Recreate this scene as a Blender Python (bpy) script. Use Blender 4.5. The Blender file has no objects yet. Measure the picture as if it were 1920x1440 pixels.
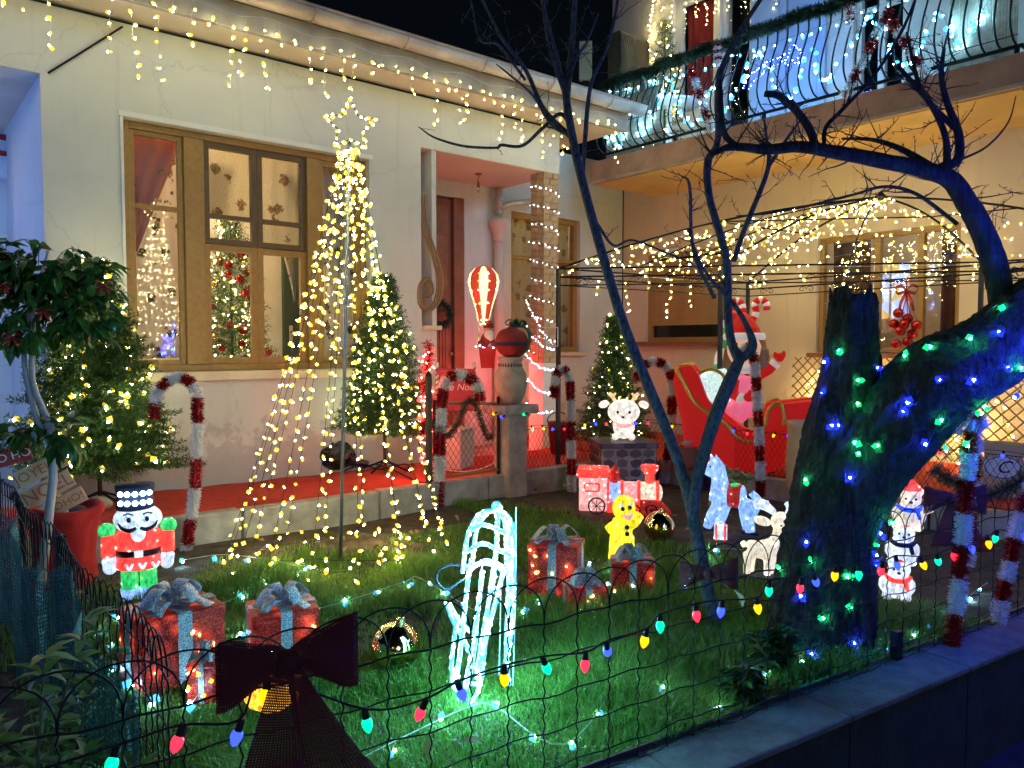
import bpy, math, random
import numpy as np
from mathutils import Vector, Matrix, Euler
random.seed(7); RNG = np.random.default_rng(7)
S = bpy.context.scene
R = math.radians
# ---------------------------------------------------------------- camera
FPX = 1443.0                      # focal length in photograph pixels (1920 wide)
HEAD, PITCH = R(50.3), R(2.7)     # heading from +X, downward pitch
EYE = Vector((0, 0, 1.22))
cam = bpy.data.cameras.new('camera'); camo = bpy.data.objects.new('camera', cam)
S.collection.objects.link(camo); S.camera = camo
cam.sensor_width = 36; cam.lens = FPX / 1920 * 36; cam.clip_start = .05; cam.clip_end = 600
camo.location = EYE; camo.rotation_euler = (math.pi/2 - PITCH, 0, HEAD - math.pi/2)
# ---------------------------------------------------------------- sky, sun, exposure
W = bpy.data.worlds.new('World'); S.world = W; W.use_nodes = True
wn = W.node_tree.nodes; wl = W.node_tree.links
sky = wn.new('ShaderNodeTexSky'); sky.sky_type = 'NISHITA'; sky.sun_disc = False
SUN_EL, SUN_DIR = 14.0, Vector((.30, .95))
sky.sun_elevation = R(SUN_EL); sky.sun_rotation = math.atan2(-SUN_DIR.x, -SUN_DIR.y)
bg = wn['Background']; bg.inputs['Strength'].default_value = .0005
wl.new(sky.outputs[0], bg.inputs['Color'])
sl = bpy.data.lights.new('sun', 'SUN'); so = bpy.data.objects.new('sun', sl); S.collection.objects.link(so)
sl.energy = .30; sl.angle = R(14); sl.color = (.38, .60, 1.0)
sd = Vector((SUN_DIR.x, SUN_DIR.y, -math.tan(R(SUN_EL)) * SUN_DIR.length))
so.rotation_euler = sd.to_track_quat('-Z', 'Y').to_euler()
S.view_settings.view_transform = 'Standard'; S.view_settings.look = 'None'
S.view_settings.exposure = 0.85; S.view_settings.gamma = 1; S.view_settings.use_curve_mapping = False
S.render.engine = 'CYCLES'
cy = S.cycles; cy.use_denoising = True; cy.use_adaptive_sampling = True; cy.adaptive_threshold = .03; cy.max_bounces = 4; cy.diffuse_bounces = 2; cy.glossy_bounces = 2
cy.transparent_max_bounces = 12; cy.transmission_bounces = 3; cy.sample_clamp_indirect = 4; cy.sample_clamp_direct = 0
cy.use_light_tree = True; cy.caustics_reflective = False; cy.caustics_refractive = False
try: cy.denoiser = 'OPENIMAGEDENOISE'; cy.denoising_prefilter = 'ACCURATE'
except Exception: pass

# ---------------------------------------------------------------- pixel of the photograph -> point of the place
FW = Vector((math.cos(HEAD)*math.cos(PITCH), math.sin(HEAD)*math.cos(PITCH), -math.sin(PITCH)))
RT = Vector((math.sin(HEAD), -math.cos(HEAD), 0)); UP = RT.cross(FW)
def ray(u, v): return FW + RT*((u-960)/FPX) - UP*((v-720)/FPX)
def P(u, v, X=None, Y=None, Z=None, d=None):
    r = ray(u, v)
    if d is not None: t = d
    elif X is not None: t = (X-EYE.x)/r.x
    elif Y is not None: t = (Y-EYE.y)/r.y
    else: t = (Z-EYE.z)/r.z
    return EYE + r*t
FA = Vector((1.84, 1.41, 0)); FD = Vector((math.cos(R(-7.5)), math.sin(R(-7.5)), 0)); FN = Vector((FD.y, -FD.x, 0))
def PF(u, v):                                  # on the vertical plane of the street fence
    r = ray(u, v); return EYE + r*((FA-EYE).dot(FN)/r.dot(FN))
def fy(x): return FA.y + (x-FA.x)*FD.y/FD.x
def depth(p): return (Vector(p)-EYE).dot(FW)
def facing(p): return math.atan2(-p[0], p[1])

# ---------------------------------------------------------------- objects
COL = S.collection
def link(o, parent=None):
    COL.objects.link(o)
    if parent is not None: o.parent = parent
    return o
def tag(o, label, cat, group=None, kind=None):
    o['label'] = label; o['category'] = cat
    if group: o['group'] = group
    if kind: o['kind'] = kind
    return o
def thing(name, label, cat, loc=(0,0,0), rz=0, group=None):
    o = bpy.data.objects.new(name, None); COL.objects.link(o); o.location = loc; o.rotation_euler = (0,0,rz)
    o.empty_display_size = .1
    return tag(o, label, cat, group)
def struct(o): o['kind'] = 'structure'; return o
def stuff(o): o['kind'] = 'stuff'; return o
def V(*a): return Vector(a[0] if len(a) == 1 else a)

class MB:
    """collects shapes, then builds ONE mesh object"""
    def __init__(s): s.v = []; s.f = []; s.m = []
    def add(s, vs, fs, m=0):
        o = len(s.v); s.v += [tuple(p) for p in vs]
        s.f += [tuple(i+o for i in f) for f in fs]; s.m += [m]*len(fs); return s
    def box(s, c, d, rot=None, m=0, taper=1.0):
        x, y, z = d[0]/2, d[1]/2, d[2]/2; t = taper
        vs = [(-x,-y,-z),(x,-y,-z),(x,y,-z),(-x,y,-z),(-x*t,-y*t,z),(x*t,-y*t,z),(x*t,y*t,z),(-x*t,y*t,z)]
        c = V(c)
        if rot is not None:
            q = Euler(rot).to_matrix() if not isinstance(rot, Matrix) else rot
            vs = [q @ V(p) for p in vs]
        return s.add([V(p)+c for p in vs], [(3,2,1,0),(4,5,6,7),(0,1,5,4),(1,2,6,5),(2,3,7,6),(3,0,4,7)], m)
    def bb(s, a, b, m=0):
        a, b = V(a), V(b); return s.box((a+b)/2, [abs(b[i]-a[i]) for i in range(3)], None, m)
    def tube(s, pts, r, n=6, m=0, cap=True, closed=False):
        pts = [V(p) for p in pts]; N = len(pts)
        rs = [r]*N if isinstance(r, (int, float)) else list(r)
        vs = []; prev = None
        for i in range(N):
            if closed: t = pts[(i+1) % N]-pts[i-1]
            else: t = pts[min(i+1, N-1)]-pts[max(i-1, 0)]
            if t.length < 1e-9: t = V(0,0,1)
            t.normalize()
            if prev is None:
                a = V(0,0,1) if abs(t.z) < .9 else V(1,0,0)
                x = t.cross(a).normalized()
            else:
                x = prev - t*prev.dot(t)
                x = x.normalized() if x.length > 1e-6 else t.orthogonal().normalized()
            prev = x; y = t.cross(x)
            for k in range(n):
                g = 2*math.pi*k/n; vs.append(pts[i]+(x*math.cos(g)+y*math.sin(g))*rs[i])
        fs = []
        for i in range(N if closed else N-1):
            a, b = i*n, ((i+1) % N)*n
            for k in range(n): fs.append((a+k, a+(k+1) % n, b+(k+1) % n, b+k))
        if cap and not closed: fs += [tuple(range(n))[::-1], tuple((N-1)*n+k for k in range(n))]
        return s.add(vs, fs, m)
    def lathe(s, prof, n=24, c=(0,0,0), m=0, rot=None, sc=(1,1)):
        vs = []; c = V(c); q = Euler(rot).to_matrix() if rot is not None else None
        for (r, z) in prof:
            for k in range(n):
                g = 2*math.pi*k/n; p = V(r*math.cos(g)*sc[0], r*math.sin(g)*sc[1], z)
                vs.append((q @ p if q else p)+c)
        fs = []
        for i in range(len(prof)-1):
            for k in range(n): fs.append((i*n+k, i*n+(k+1) % n, (i+1)*n+(k+1) % n, (i+1)*n+k))
        if prof[0][0] > 1e-6: fs.append(tuple(range(n))[::-1])
        if prof[-1][0] > 1e-6: fs.append(tuple((len(prof)-1)*n+k for k in range(n)))
        return s.add(vs, fs, m)
    def ell(s, c, r, nu=14, nv=9, m=0, rot=None):
        if isinstance(r, (int, float)): r = (r, r, r)
        vs = []; q = Euler(rot).to_matrix() if rot is not None else None; c = V(c)
        def put(x, y, z):
            p = V(x*r[0], y*r[1], z*r[2]); vs.append((q @ p if q else p)+c)
        put(0, 0, -1)
        for i in range(1, nv):
            b = -math.pi/2+math.pi*i/nv
            for k in range(nu): put(math.cos(b)*math.cos(2*math.pi*k/nu), math.cos(b)*math.sin(2*math.pi*k/nu), math.sin(b))
        put(0, 0, 1); e = len(vs)-1; fs = []
        for k in range(nu):
            fs.append((0, 1+(k+1) % nu, 1+k)); fs.append((e, e-nu+k, e-nu+(k+1) % nu))
        for i in range(nv-2):
            for k in range(nu): a = 1+i*nu; fs.append((a+k, a+(k+1) % nu, a+nu+(k+1) % nu, a+nu+k))
        return s.add(vs, fs, m)
    def prism(s, poly, y0, y1, m=0, fr=lambda x, y, z: (x, y, z)):
        n = len(poly); ar = sum(poly[i][0]*poly[(i+1) % n][1]-poly[(i+1) % n][0]*poly[i][1] for i in range(n))
        if ar < 0: poly = poly[::-1]
        vs = [fr(x, y0, z) for x, z in poly]+[fr(x, y1, z) for x, z in poly]
        fs = [tuple(range(n)), tuple(range(2*n-1, n-1, -1))]
        fs += [(i, i+n, (i+1) % n+n, (i+1) % n) for i in range(n)]
        return s.add(vs, fs, m)
    def mesh(s, name, mats, smooth=False):
        me = bpy.data.meshes.new(name); me.from_pydata(s.v, [], s.f)
        for mt in (mats if isinstance(mats, (list, tuple)) else [mats]): me.materials.append(mt)
        if any(s.m): me.polygons.foreach_set('material_index', s.m)
        if smooth: me.polygons.foreach_set('use_smooth', [True]*len(s.f))
        me.update(); return me
    def build(s, name, mats, parent=None, smooth=False, bevel=0, seg=2):
        o = link(bpy.data.objects.new(name, s.mesh(name, mats, smooth)), parent)
        if bevel:
            b = o.modifiers.new('b', 'BEVEL'); b.width = bevel; b.segments = seg; b.limit_method = 'ANGLE'; b.angle_limit = R(40)
        return o
def blob(name, mb, mat, parent, vox=.008, it=6):
    o = mb.build(name, mat, parent, True)
    a = o.modifiers.new('r', 'REMESH'); a.mode = 'VOXEL'; a.voxel_size = vox; a.use_smooth_shade = True
    b = o.modifiers.new('s', 'SMOOTH'); b.iterations = it; b.factor = .5
    return o
def arrmesh(name, v, f, mats, mi=None, smooth=False):
    """numpy verts + same-size faces"""
    me = bpy.data.meshes.new(name); n = f.shape[1]
    me.vertices.add(len(v)); me.vertices.foreach_set('co', v.astype(np.float32).ravel())
    me.loops.add(f.size); me.loops.foreach_set('vertex_index', f.astype(np.int32).ravel())
    me.polygons.add(len(f)); me.polygons.foreach_set('loop_start', np.arange(0, f.size, n, dtype=np.int32))
    for mt in (mats if isinstance(mats, (list, tuple)) else [mats]): me.materials.append(mt)
    if mi is not None: me.polygons.foreach_set('material_index', mi.astype(np.int32))
    if smooth: me.polygons.foreach_set('use_smooth', np.ones(len(f), bool))
    me.update(calc_edges=True); me.validate(); return me
def curve(pts, n=8):
    """Catmull-Rom through points"""
    pts = [V(p) for p in pts]; q = [pts[0]*2-pts[1]]+pts+[pts[-1]*2-pts[-2]]; out = []
    for i in range(1, len(q)-2):
        for k in range(n):
            t = k/n; a, b, c, d = q[i-1], q[i], q[i+1], q[i+2]
            out.append(.5*((2*b)+(c-a)*t+(2*a-5*b+4*c-d)*t*t+(3*b-a-3*c+d)*t**3))
    return out+[pts[-1]]
def lerps(vals, n):
    out = []
    for i in range(len(vals)-1):
        for k in range(n): out.append(vals[i]+(vals[i+1]-vals[i])*k/n)
    return out+[vals[-1]]
def resample(pts, step):
    pts = [V(p) for p in pts]; out = [pts[0].copy()]; acc = 0
    for a, b in zip(pts, pts[1:]):
        L = (b-a).length; pos = step-acc
        while pos <= L: out.append(a.lerp(b, pos/L)); pos += step
        acc = L-(pos-step)
    return out
def sag(a, b, s, n=10):
    a, b = V(a), V(b); return [a.lerp(b, i/n)-V(0, 0, s*4*(i/n)*(1-i/n)) for i in range(n+1)]

# ---------------------------------------------------------------- materials
MT = {}
def nodes(name):
    m = bpy.data.materials.new(name); m.use_nodes = True; MT[name] = m
    nt = m.node_tree; return m, nt, nt.nodes['Principled BSDF'], nt.nodes, nt.links
def obj_co(nt, sc=1):
    t = nt.nodes.new('ShaderNodeTexCoord'); mp = nt.nodes.new('ShaderNodeMapping')
    sc = (sc,)*3 if isinstance(sc, (int, float)) else sc
    mp.inputs['Scale'].default_value = sc; nt.links.new(t.outputs['Object'], mp.inputs[0]); return mp.outputs[0]
def ntex(nt, co, scale, detail=3, rough=.55):
    n = nt.nodes.new('ShaderNodeTexNoise'); n.inputs['Scale'].default_value = scale
    n.inputs['Detail'].default_value = detail; n.inputs['Roughness'].default_value = rough
    nt.links.new(co, n.inputs['Vector']); return n
def ramp(nt, fac, stops):
    r = nt.nodes.new('ShaderNodeValToRGB'); e = r.color_ramp.elements
    while len(e) < len(stops): e.new(.5)
    for k, (p, c) in enumerate(stops): e[k].position = p; e[k].color = (*c, 1) if len(c) == 3 else c
    nt.links.new(fac, r.inputs[0]); return r.outputs[0]
def mixc(nt, fac, a, b, mode='MIX'):
    x = nt.nodes.new('ShaderNodeMix'); x.data_type = 'RGBA'; x.blend_type = mode
    for s, val in ((0, fac), (6, a), (7, b)):
        if isinstance(val, (int, float)): x.inputs[s].default_value = val
        elif isinstance(val, tuple): x.inputs[s].default_value = (*val, 1)
        else: nt.links.new(val, x.inputs[s])
    return x.outputs[2]
def bumpn(nt, b, h, st, dist=.01):
    n = nt.nodes.new('ShaderNodeBump'); n.inputs['Strength'].default_value = st; n.inputs['Distance'].default_value = dist
    nt.links.new(h, n.inputs['Height']); nt.links.new(n.outputs[0], b.inputs['Normal'])
def mk(name, col, rough=.6, metal=0, var=.18, vs=6, bump=0, bs=40, em=None, ems=1, spec=.5, col2=None, sheen=0):
    if name in MT: return MT[name]
    m, nt, b, N, L = nodes(name)
    b.inputs['Roughness'].default_value = rough; b.inputs['Metallic'].default_value = metal
    b.inputs['Specular IOR Level'].default_value = spec
    if var:
        co = obj_co(nt); n = ntex(nt, co, vs, 5)
        lo = tuple(c*(1-var) for c in col); hi = col2 or tuple(min(1, c*(1+var)) for c in col)
        L.new(ramp(nt, n.outputs[0], [(.3, lo), (.7, hi)]), b.inputs['Base Color'])
        if bump: bumpn(nt, b, ntex(nt, co, bs, 4).outputs[0], bump)
    else: b.inputs['Base Color'].default_value = (*col, 1)
    if em: b.inputs['Emission Color'].default_value = (*em, 1); b.inputs['Emission Strength'].default_value = ems
    return m
def emit(name, col, st, sample=True):
    if name in MT: return MT[name]
    m, nt, b, N, L = nodes(name)
    b.inputs['Base Color'].default_value = (*[min(1, c*.6) for c in col], 1); b.inputs['Roughness'].default_value = .35
    b.inputs['Emission Color'].default_value = (*col, 1); b.inputs['Emission Strength'].default_value = st
    if not sample: m.cycles.emission_sampling = 'NONE'
    return m
def acrylic(name, col, em=.5, spot=5, spc=None, sc=22, thr=.16):
    """lit clear-acrylic strands with LEDs inside"""
    if name in MT: return MT[name]
    m, nt, b, N, L = nodes(name); co = obj_co(nt)
    b.inputs['Roughness'].default_value = .22
    fine = ntex(nt, obj_co(nt, (1, 1, .45)), 85, 4, .75); vor = N.new('ShaderNodeTexVoronoi'); vor.inputs['Scale'].default_value = sc
    L.new(co, vor.inputs['Vector'])
    L.new(mixc(nt, fine.outputs[0], tuple(c*.45 for c in col), tuple(min(1, c*1.15) for c in col)), b.inputs['Base Color'])
    g = ramp(nt, vor.outputs['Distance'], [(0, (1,1,1)), (thr*.6, (.75,.75,.75)), (thr*1.1, (.10,.10,.10)), (thr*2.0, (.03,.03,.03)), (thr*3.6, (0,0,0))])
    L.new(mixc(nt, g, col, spc or tuple(min(1, c*.5+.55) for c in col)), b.inputs['Emission Color'])
    f2 = N.new('ShaderNodeMath'); f2.operation = 'MULTIPLY_ADD'; f2.inputs[1].default_value = em*1.25; f2.inputs[2].default_value = em*.18
    L.new(ramp(nt, fine.outputs[0], [(.34, (0,0,0)), (.68, (1,1,1))]), f2.inputs[0])
    a = N.new('ShaderNodeMath'); a.operation = 'MULTIPLY_ADD'; a.inputs[1].default_value = spot
    L.new(g, a.inputs[0]); L.new(f2.outputs[0], a.inputs[2]); L.new(a.outputs[0], b.inputs['Emission Strength'])
    bumpn(nt, b, fine.outputs[0], .9, .004); m.cycles.emission_sampling = 'NONE'
    return m
def glitter(name, col, col2, metal=.6, sc=330, em=0, spots=0, emc=(1,.35,.08)):
    if name in MT: return MT[name]
    m, nt, b, N, L = nodes(name); co = obj_co(nt)
    vor = N.new('ShaderNodeTexVoronoi'); vor.inputs['Scale'].default_value = sc; L.new(co, vor.inputs['Vector'])
    sep = N.new('ShaderNodeSeparateColor'); L.new(vor.outputs['Color'], sep.inputs[0])
    L.new(ramp(nt, sep.outputs[0], [(.1, tuple(c*.35 for c in col)), (.55, col), (.93, col2)]), b.inputs['Base Color'])
    b.inputs['Metallic'].default_value = metal; b.inputs['Roughness'].default_value = .38
    bumpn(nt, b, sep.outputs[1], 1.0, .004)
    if spots:
        v2 = N.new('ShaderNodeTexVoronoi'); v2.inputs['Scale'].default_value = 13; L.new(co, v2.inputs['Vector'])
        g = ramp(nt, v2.outputs['Distance'], [(0, (1,1,1)), (.06, (.9,.9,.9)), (.11, (.1,.1,.1)), (.45, (0,0,0))])
        a = N.new('ShaderNodeMath'); a.operation = 'MULTIPLY_ADD'; a.inputs[1].default_value = spots
        mu = N.new('ShaderNodeMath'); mu.operation = 'MULTIPLY'; mu.inputs[1].default_value = em
        L.new(sep.outputs[0], mu.inputs[0]); L.new(g, a.inputs[0]); L.new(mu.outputs[0], a.inputs[2]); L.new(a.outputs[0], b.inputs['Emission Strength'])
        L.new(mixc(nt, g, col, emc), b.inputs['Emission Color'])
    return m
def island(name, stops, rough=.6, trans=0, spec=.3):
    if name in MT: return MT[name]
    m, nt, b, N, L = nodes(name); g = N.new('ShaderNodeNewGeometry')
    c = ramp(nt, g.outputs['Random Per Island'], stops); L.new(c, b.inputs['Base Color'])
    b.inputs['Roughness'].default_value = rough; b.inputs['Specular IOR Level'].default_value = spec
    if trans:
        t = N.new('ShaderNodeBsdfTranslucent'); L.new(c, t.inputs[0]); mx = N.new('ShaderNodeMixShader'); mx.inputs[0].default_value = trans
        L.new(b.outputs[0], mx.inputs[1]); L.new(t.outputs[0], mx.inputs[2]); L.new(mx.outputs[0], N['Material Output'].inputs[0])
    return m
def glass(name, refl=.07, tint=(1,1,1)):
    if name in MT: return MT[name]
    m, nt, b, N, L = nodes(name)
    t = N.new('ShaderNodeBsdfTransparent'); t.inputs[0].default_value = (*tint, 1); g = N.new('ShaderNodeBsdfGlossy'); g.inputs['Roughness'].default_value = .03
    mx = N.new('ShaderNodeMixShader'); mx.inputs[0].default_value = refl
    L.new(t.outputs[0], mx.inputs[1]); L.new(g.outputs[0], mx.inputs[2]); L.new(mx.outputs[0], N['Material Output'].inputs[0]); return m
def lace(name, base, prints, trans=.55, psc=7, pr=.33, wave=False, alpha=None):
    """printed sheer curtain"""
    if name in MT: return MT[name]
    m, nt, b, N, L = nodes(name); co = obj_co(nt)
    vor = N.new('ShaderNodeTexVoronoi'); vor.inputs['Scale'].default_value = psc
    nz = ntex(nt, co, 26, 2); add = N.new('ShaderNodeVectorMath'); add.operation = 'MULTIPLY_ADD'; add.inputs[1].default_value = (.16/psc*4,)*3
    L.new(nz.outputs['Color'], add.inputs[0]); L.new(co, add.inputs[2]); L.new(add.outputs[0], vor.inputs['Vector'])
    spot = ramp(nt, vor.outputs['Distance'], [(pr*.85, (1,1,1)), (pr, (0,0,0))])
    n2 = ntex(nt, co, 60, 2, .6); pc = ramp(nt, n2.outputs[0], prints)
    c = base
    if wave:
        wv = N.new('ShaderNodeTexWave'); wv.inputs['Scale'].default_value = 26; wv.inputs['Distortion'].default_value = 16
        wv.inputs['Detail'].default_value = 1; wv.inputs['Detail Scale'].default_value = .8; L.new(co, wv.inputs[0])
        c = mixc(nt, ramp(nt, wv.outputs[0], [(.3, (0,0,0)), (.8, (1,1,1))]), tuple(x*.80 for x in base), base)
    c = mixc(nt, spot, c, pc); L.new(c, b.inputs['Base Color']); b.inputs['Roughness'].default_value = .9
    t = N.new('ShaderNodeBsdfTranslucent'); L.new(c, t.inputs[0]); mx = N.new('ShaderNodeMixShader'); mx.inputs[0].default_value = trans
    L.new(b.outputs[0], mx.inputs[1]); L.new(t.outputs[0], mx.inputs[2]); L.new(mx.outputs[0], N['Material Output'].inputs[0])
    return m
def weave(name, col, sc=260, hole=.45, rough=.8):
    """open-weave cloth: threads with holes between"""
    if name in MT: return MT[name]
    m, nt, b, N, L = nodes(name)
    b.inputs['Base Color'].default_value = (*col, 1); b.inputs['Roughness'].default_value = rough
    uv = N.new('ShaderNodeUVMap'); sp = N.new('ShaderNodeSeparateXYZ'); L.new(uv.outputs[0], sp.inputs[0]); ps = []
    for ax in (0, 1):
        a = N.new('ShaderNodeMath'); a.operation = 'MULTIPLY'; a.inputs[1].default_value = sc; L.new(sp.outputs[ax], a.inputs[0])
        f = N.new('ShaderNodeMath'); f.operation = 'FRACT'; L.new(a.outputs[0], f.inputs[0])
        g = N.new('ShaderNodeMath'); g.operation = 'GREATER_THAN'; g.inputs[1].default_value = hole; L.new(f.outputs[0], g.inputs[0]); ps.append(g)
    mx = N.new('ShaderNodeMath'); mx.operation = 'MAXIMUM'; L.new(ps[0].outputs[0], mx.inputs[0]); L.new(ps[1].outputs[0], mx.inputs[1])
    L.new(mx.outputs[0], b.inputs['Alpha']); return m
def sheet(name, grid, mat, parent=None, thick=.0015, smooth=True):
    """grid[i][j] of points, with UVs, solidified"""
    n, k = len(grid), len(grid[0]); vs = [tuple(p) for r in grid for p in r]
    fs = [(i*k+j, i*k+j+1, (i+1)*k+j+1, (i+1)*k+j) for i in range(n-1) for j in range(k-1)]
    me = bpy.data.meshes.new(name); me.from_pydata(vs, [], fs); me.materials.append(mat)
    uv = me.uv_layers.new(); acc_u = [0.0]; acc_v = [0.0]
    for j in range(1, k): acc_u.append(acc_u[-1]+(V(grid[n//2][j])-V(grid[n//2][j-1])).length)
    for i in range(1, n): acc_v.append(acc_v[-1]+(V(grid[i][k//2])-V(grid[i-1][k//2])).length)
    for l in me.loops: i, j = divmod(l.vertex_index, k); uv.data[l.index].uv = (acc_u[j], acc_v[i])
    if smooth: me.polygons.foreach_set('use_smooth', [True]*len(fs))
    o = link(bpy.data.objects.new(name, me), parent)
    if thick: s = o.modifiers.new('s', 'SOLIDIFY'); s.thickness = thick
    return o
def letters(body, size, mat, parent, loc, rot, name='lettering', extrude=.0015, shear=0, spacing=1):
    c = bpy.data.curves.new(name, 'FONT'); c.body = body; c.size = size; c.extrude = extrude; c.align_x = 'CENTER'; c.align_y = 'CENTER'
    c.shear = shear; c.space_character = spacing; c.materials.append(mat)
    f = link(bpy.data.objects.new(name, c)); bpy.context.view_layer.update(); dg = bpy.context.evaluated_depsgraph_get()
    me = bpy.data.meshes.new_from_object(f.evaluated_get(dg)); bpy.data.objects.remove(f); bpy.data.curves.remove(c)
    o = link(bpy.data.objects.new(name, me), parent); o.location = loc; o.rotation_euler = rot; return o

# ---------------------------------------------------------------- light strings
OCT = np.array([(0,0,-1),(1,0,0),(0,1,0),(-1,0,0),(0,-1,0),(0,0,1)], float)
OCF = np.array([(0,2,1),(0,3,2),(0,4,3),(0,1,4),(5,1,2),(5,2,3),(5,3,4),(5,4,1)])
GLOW = {}
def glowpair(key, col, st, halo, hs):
    GLOW[key] = (emit(key+'_led', col, st), emit(key+'_painted_halo', halo, hs, False))  # outer shell's emission paints a bloom around each bright core
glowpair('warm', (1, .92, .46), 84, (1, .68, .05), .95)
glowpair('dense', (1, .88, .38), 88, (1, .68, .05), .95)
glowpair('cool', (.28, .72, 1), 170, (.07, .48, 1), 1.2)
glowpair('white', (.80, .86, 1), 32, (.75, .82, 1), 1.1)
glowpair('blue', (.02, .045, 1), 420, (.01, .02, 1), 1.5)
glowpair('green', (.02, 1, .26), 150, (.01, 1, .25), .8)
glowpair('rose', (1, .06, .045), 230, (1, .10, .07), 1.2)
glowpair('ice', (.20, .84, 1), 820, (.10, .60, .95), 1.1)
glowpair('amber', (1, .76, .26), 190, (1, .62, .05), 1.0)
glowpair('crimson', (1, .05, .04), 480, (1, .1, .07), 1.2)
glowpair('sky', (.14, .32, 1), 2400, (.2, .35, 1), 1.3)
WIRE = mk('dark_green_wire', (.012, .02, .014), .5, var=0); WIREW = mk('clear_wire', (.55, .55, .5), .4, var=0)
def bulbs(pts, key, parent, r=.0068, halo=2.2, name='bulbs', jit=.3, down=False):
    pts = np.array([tuple(p) for p in pts], float); n = len(pts)
    if n == 0: return None
    d = RNG.normal(size=(n, 3)); d[:, 2] -= 1.2 if down else 0; d /= np.linalg.norm(d, axis=1)[:, None]
    a = np.cross(d, RNG.normal(size=(n, 3))); a /= np.linalg.norm(a, axis=1)[:, None]; b = np.cross(d, a)
    sz = r*(1+jit*RNG.uniform(-1, 1, n))
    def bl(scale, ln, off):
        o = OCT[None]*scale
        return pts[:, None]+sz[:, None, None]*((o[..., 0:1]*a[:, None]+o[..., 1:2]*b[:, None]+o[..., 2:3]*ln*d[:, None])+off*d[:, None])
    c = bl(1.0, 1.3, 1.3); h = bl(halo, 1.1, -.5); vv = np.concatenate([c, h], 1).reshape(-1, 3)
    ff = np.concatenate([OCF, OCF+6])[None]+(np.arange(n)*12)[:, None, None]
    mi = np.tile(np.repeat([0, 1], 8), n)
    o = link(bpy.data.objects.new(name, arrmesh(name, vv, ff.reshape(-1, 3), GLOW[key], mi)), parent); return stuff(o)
def string(name, label, cat, path, step, key, group=None, wire=WIRE, wr=.0016, r=.0065, off=.012, down=False, parent=None, halo=2.2, jit=.3):
    t = thing(name, label, cat, group=group) if parent is None else parent
    MB().tube(path, wr, 4, cap=False).build('wire', wire, t)
    pts = [p+V(random.uniform(-1, 1), random.uniform(-1, 1), random.uniform(-1.4, .4))*off for p in resample(path, step)]
    bulbs(pts, key, t, r, down=down, halo=halo, jit=jit); return t
# ---------------------------------------------------------------- surfaces
def stucco(name, col, stain=(.30,.29,.27), dirt=.5, zbase=.18):
    m, nt, b, N, L = nodes(name); co = obj_co(nt)
    big = ntex(nt, co, 1.3, 6, .6); fine = ntex(nt, co, 120, 3, .6); mid = ntex(nt, co, 9, 5, .65)
    c = ramp(nt, big.outputs[0], [(.3, tuple(x*.86 for x in col)), (.7, col)])
    c = mixc(nt, ramp(nt, mid.outputs[0], [(.62, (0,0,0)), (.78, (.35,.35,.35))]), c, tuple(x*.72 for x in col))
    sep = N.new('ShaderNodeSeparateXYZ'); L.new(co, sep.inputs[0])
    hz = N.new('ShaderNodeMapRange'); hz.inputs[1].default_value = zbase; hz.inputs[2].default_value = zbase+.75; hz.inputs[3].default_value = .62; hz.inputs[4].default_value = .0
    L.new(sep.outputs[2], hz.inputs[0]); n3 = ntex(nt, co, 5.5, 6, .62)
    ad = N.new('ShaderNodeMath'); ad.operation = 'ADD'; L.new(hz.outputs[0], ad.inputs[0]); L.new(n3.outputs[0], ad.inputs[1])
    c = mixc(nt, ramp(nt, ad.outputs[0], [(.80, (0,0,0)), (.84, (.75*dirt,)*3), (1.1, (dirt,)*3)]), c, stain)
    stk = ntex(nt, obj_co(nt, (5, 5, .22)), 2.2, 6, .65); c = mixc(nt, ramp(nt, stk.outputs[0], [(.56, (0,0,0)), (.74, (.42,.42,.42))]), c, tuple(x*.62 for x in col))
    crk = N.new('ShaderNodeTexVoronoi'); crk.feature = 'DISTANCE_TO_EDGE'; crk.inputs['Scale'].default_value = .9; dv = N.new('ShaderNodeVectorMath'); dv.operation = 'MULTIPLY_ADD'; dv.inputs[1].default_value = (.16,)*3
    L.new(mid.outputs['Color'], dv.inputs[0]); L.new(co, dv.inputs[2]); L.new(dv.outputs[0], crk.inputs['Vector'])
    c = mixc(nt, ramp(nt, crk.outputs['Distance'], [(.0015, (.28,.28,.28)), (.005, (0,0,0))]), c, tuple(x*.45 for x in col))
    L.new(c, b.inputs['Base Color']); b.inputs['Roughness'].default_value = .9; b.inputs['Specular IOR Level'].default_value = .2
    bumpn(nt, b, fine.outputs[0], .5, .006); return m
M_wall = stucco('white_stucco', (.71, .72, .67)); M_wall2 = stucco('cream_stucco', (.76, .64, .52), dirt=.35)
M_pinkpaint = mk('salmon_paint', (.74, .50, .44), .8, var=.06, vs=2); M_cream = mk('cream_soffit', (.72, .62, .50), .8, var=.08, vs=2, bump=.1)
M_ochre = mk('ochre_soffit', (.68, .45, .18), .8, var=.14, vs=2.5, bump=.15, bs=60)
M_slab = mk('stained_slab', (.46, .30, .24), .9, var=.3, vs=3, bump=.3, bs=60)
M_zinc = mk('weathered_gutter', (.50, .42, .36), .55, .3, var=.28, vs=4, bump=.15, bs=50); M_greyb = mk('grey_fascia', (.36, .33, .30), .8, var=.2, vs=5)
M_wood = mk('ochre_window_wood', (.36, .21, .06), .45, var=.12, vs=28, bump=.1, bs=60); M_dwood = mk('dark_window_wood', (.13, .085, .038), .45, var=.12, vs=28)
M_rwood = mk('red_brown_wood', (.25, .095, .05), .45, var=.25, vs=7, bump=.15); M_sill = mk('painted_sill', (.70, .60, .42), .7, var=.12)
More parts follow.
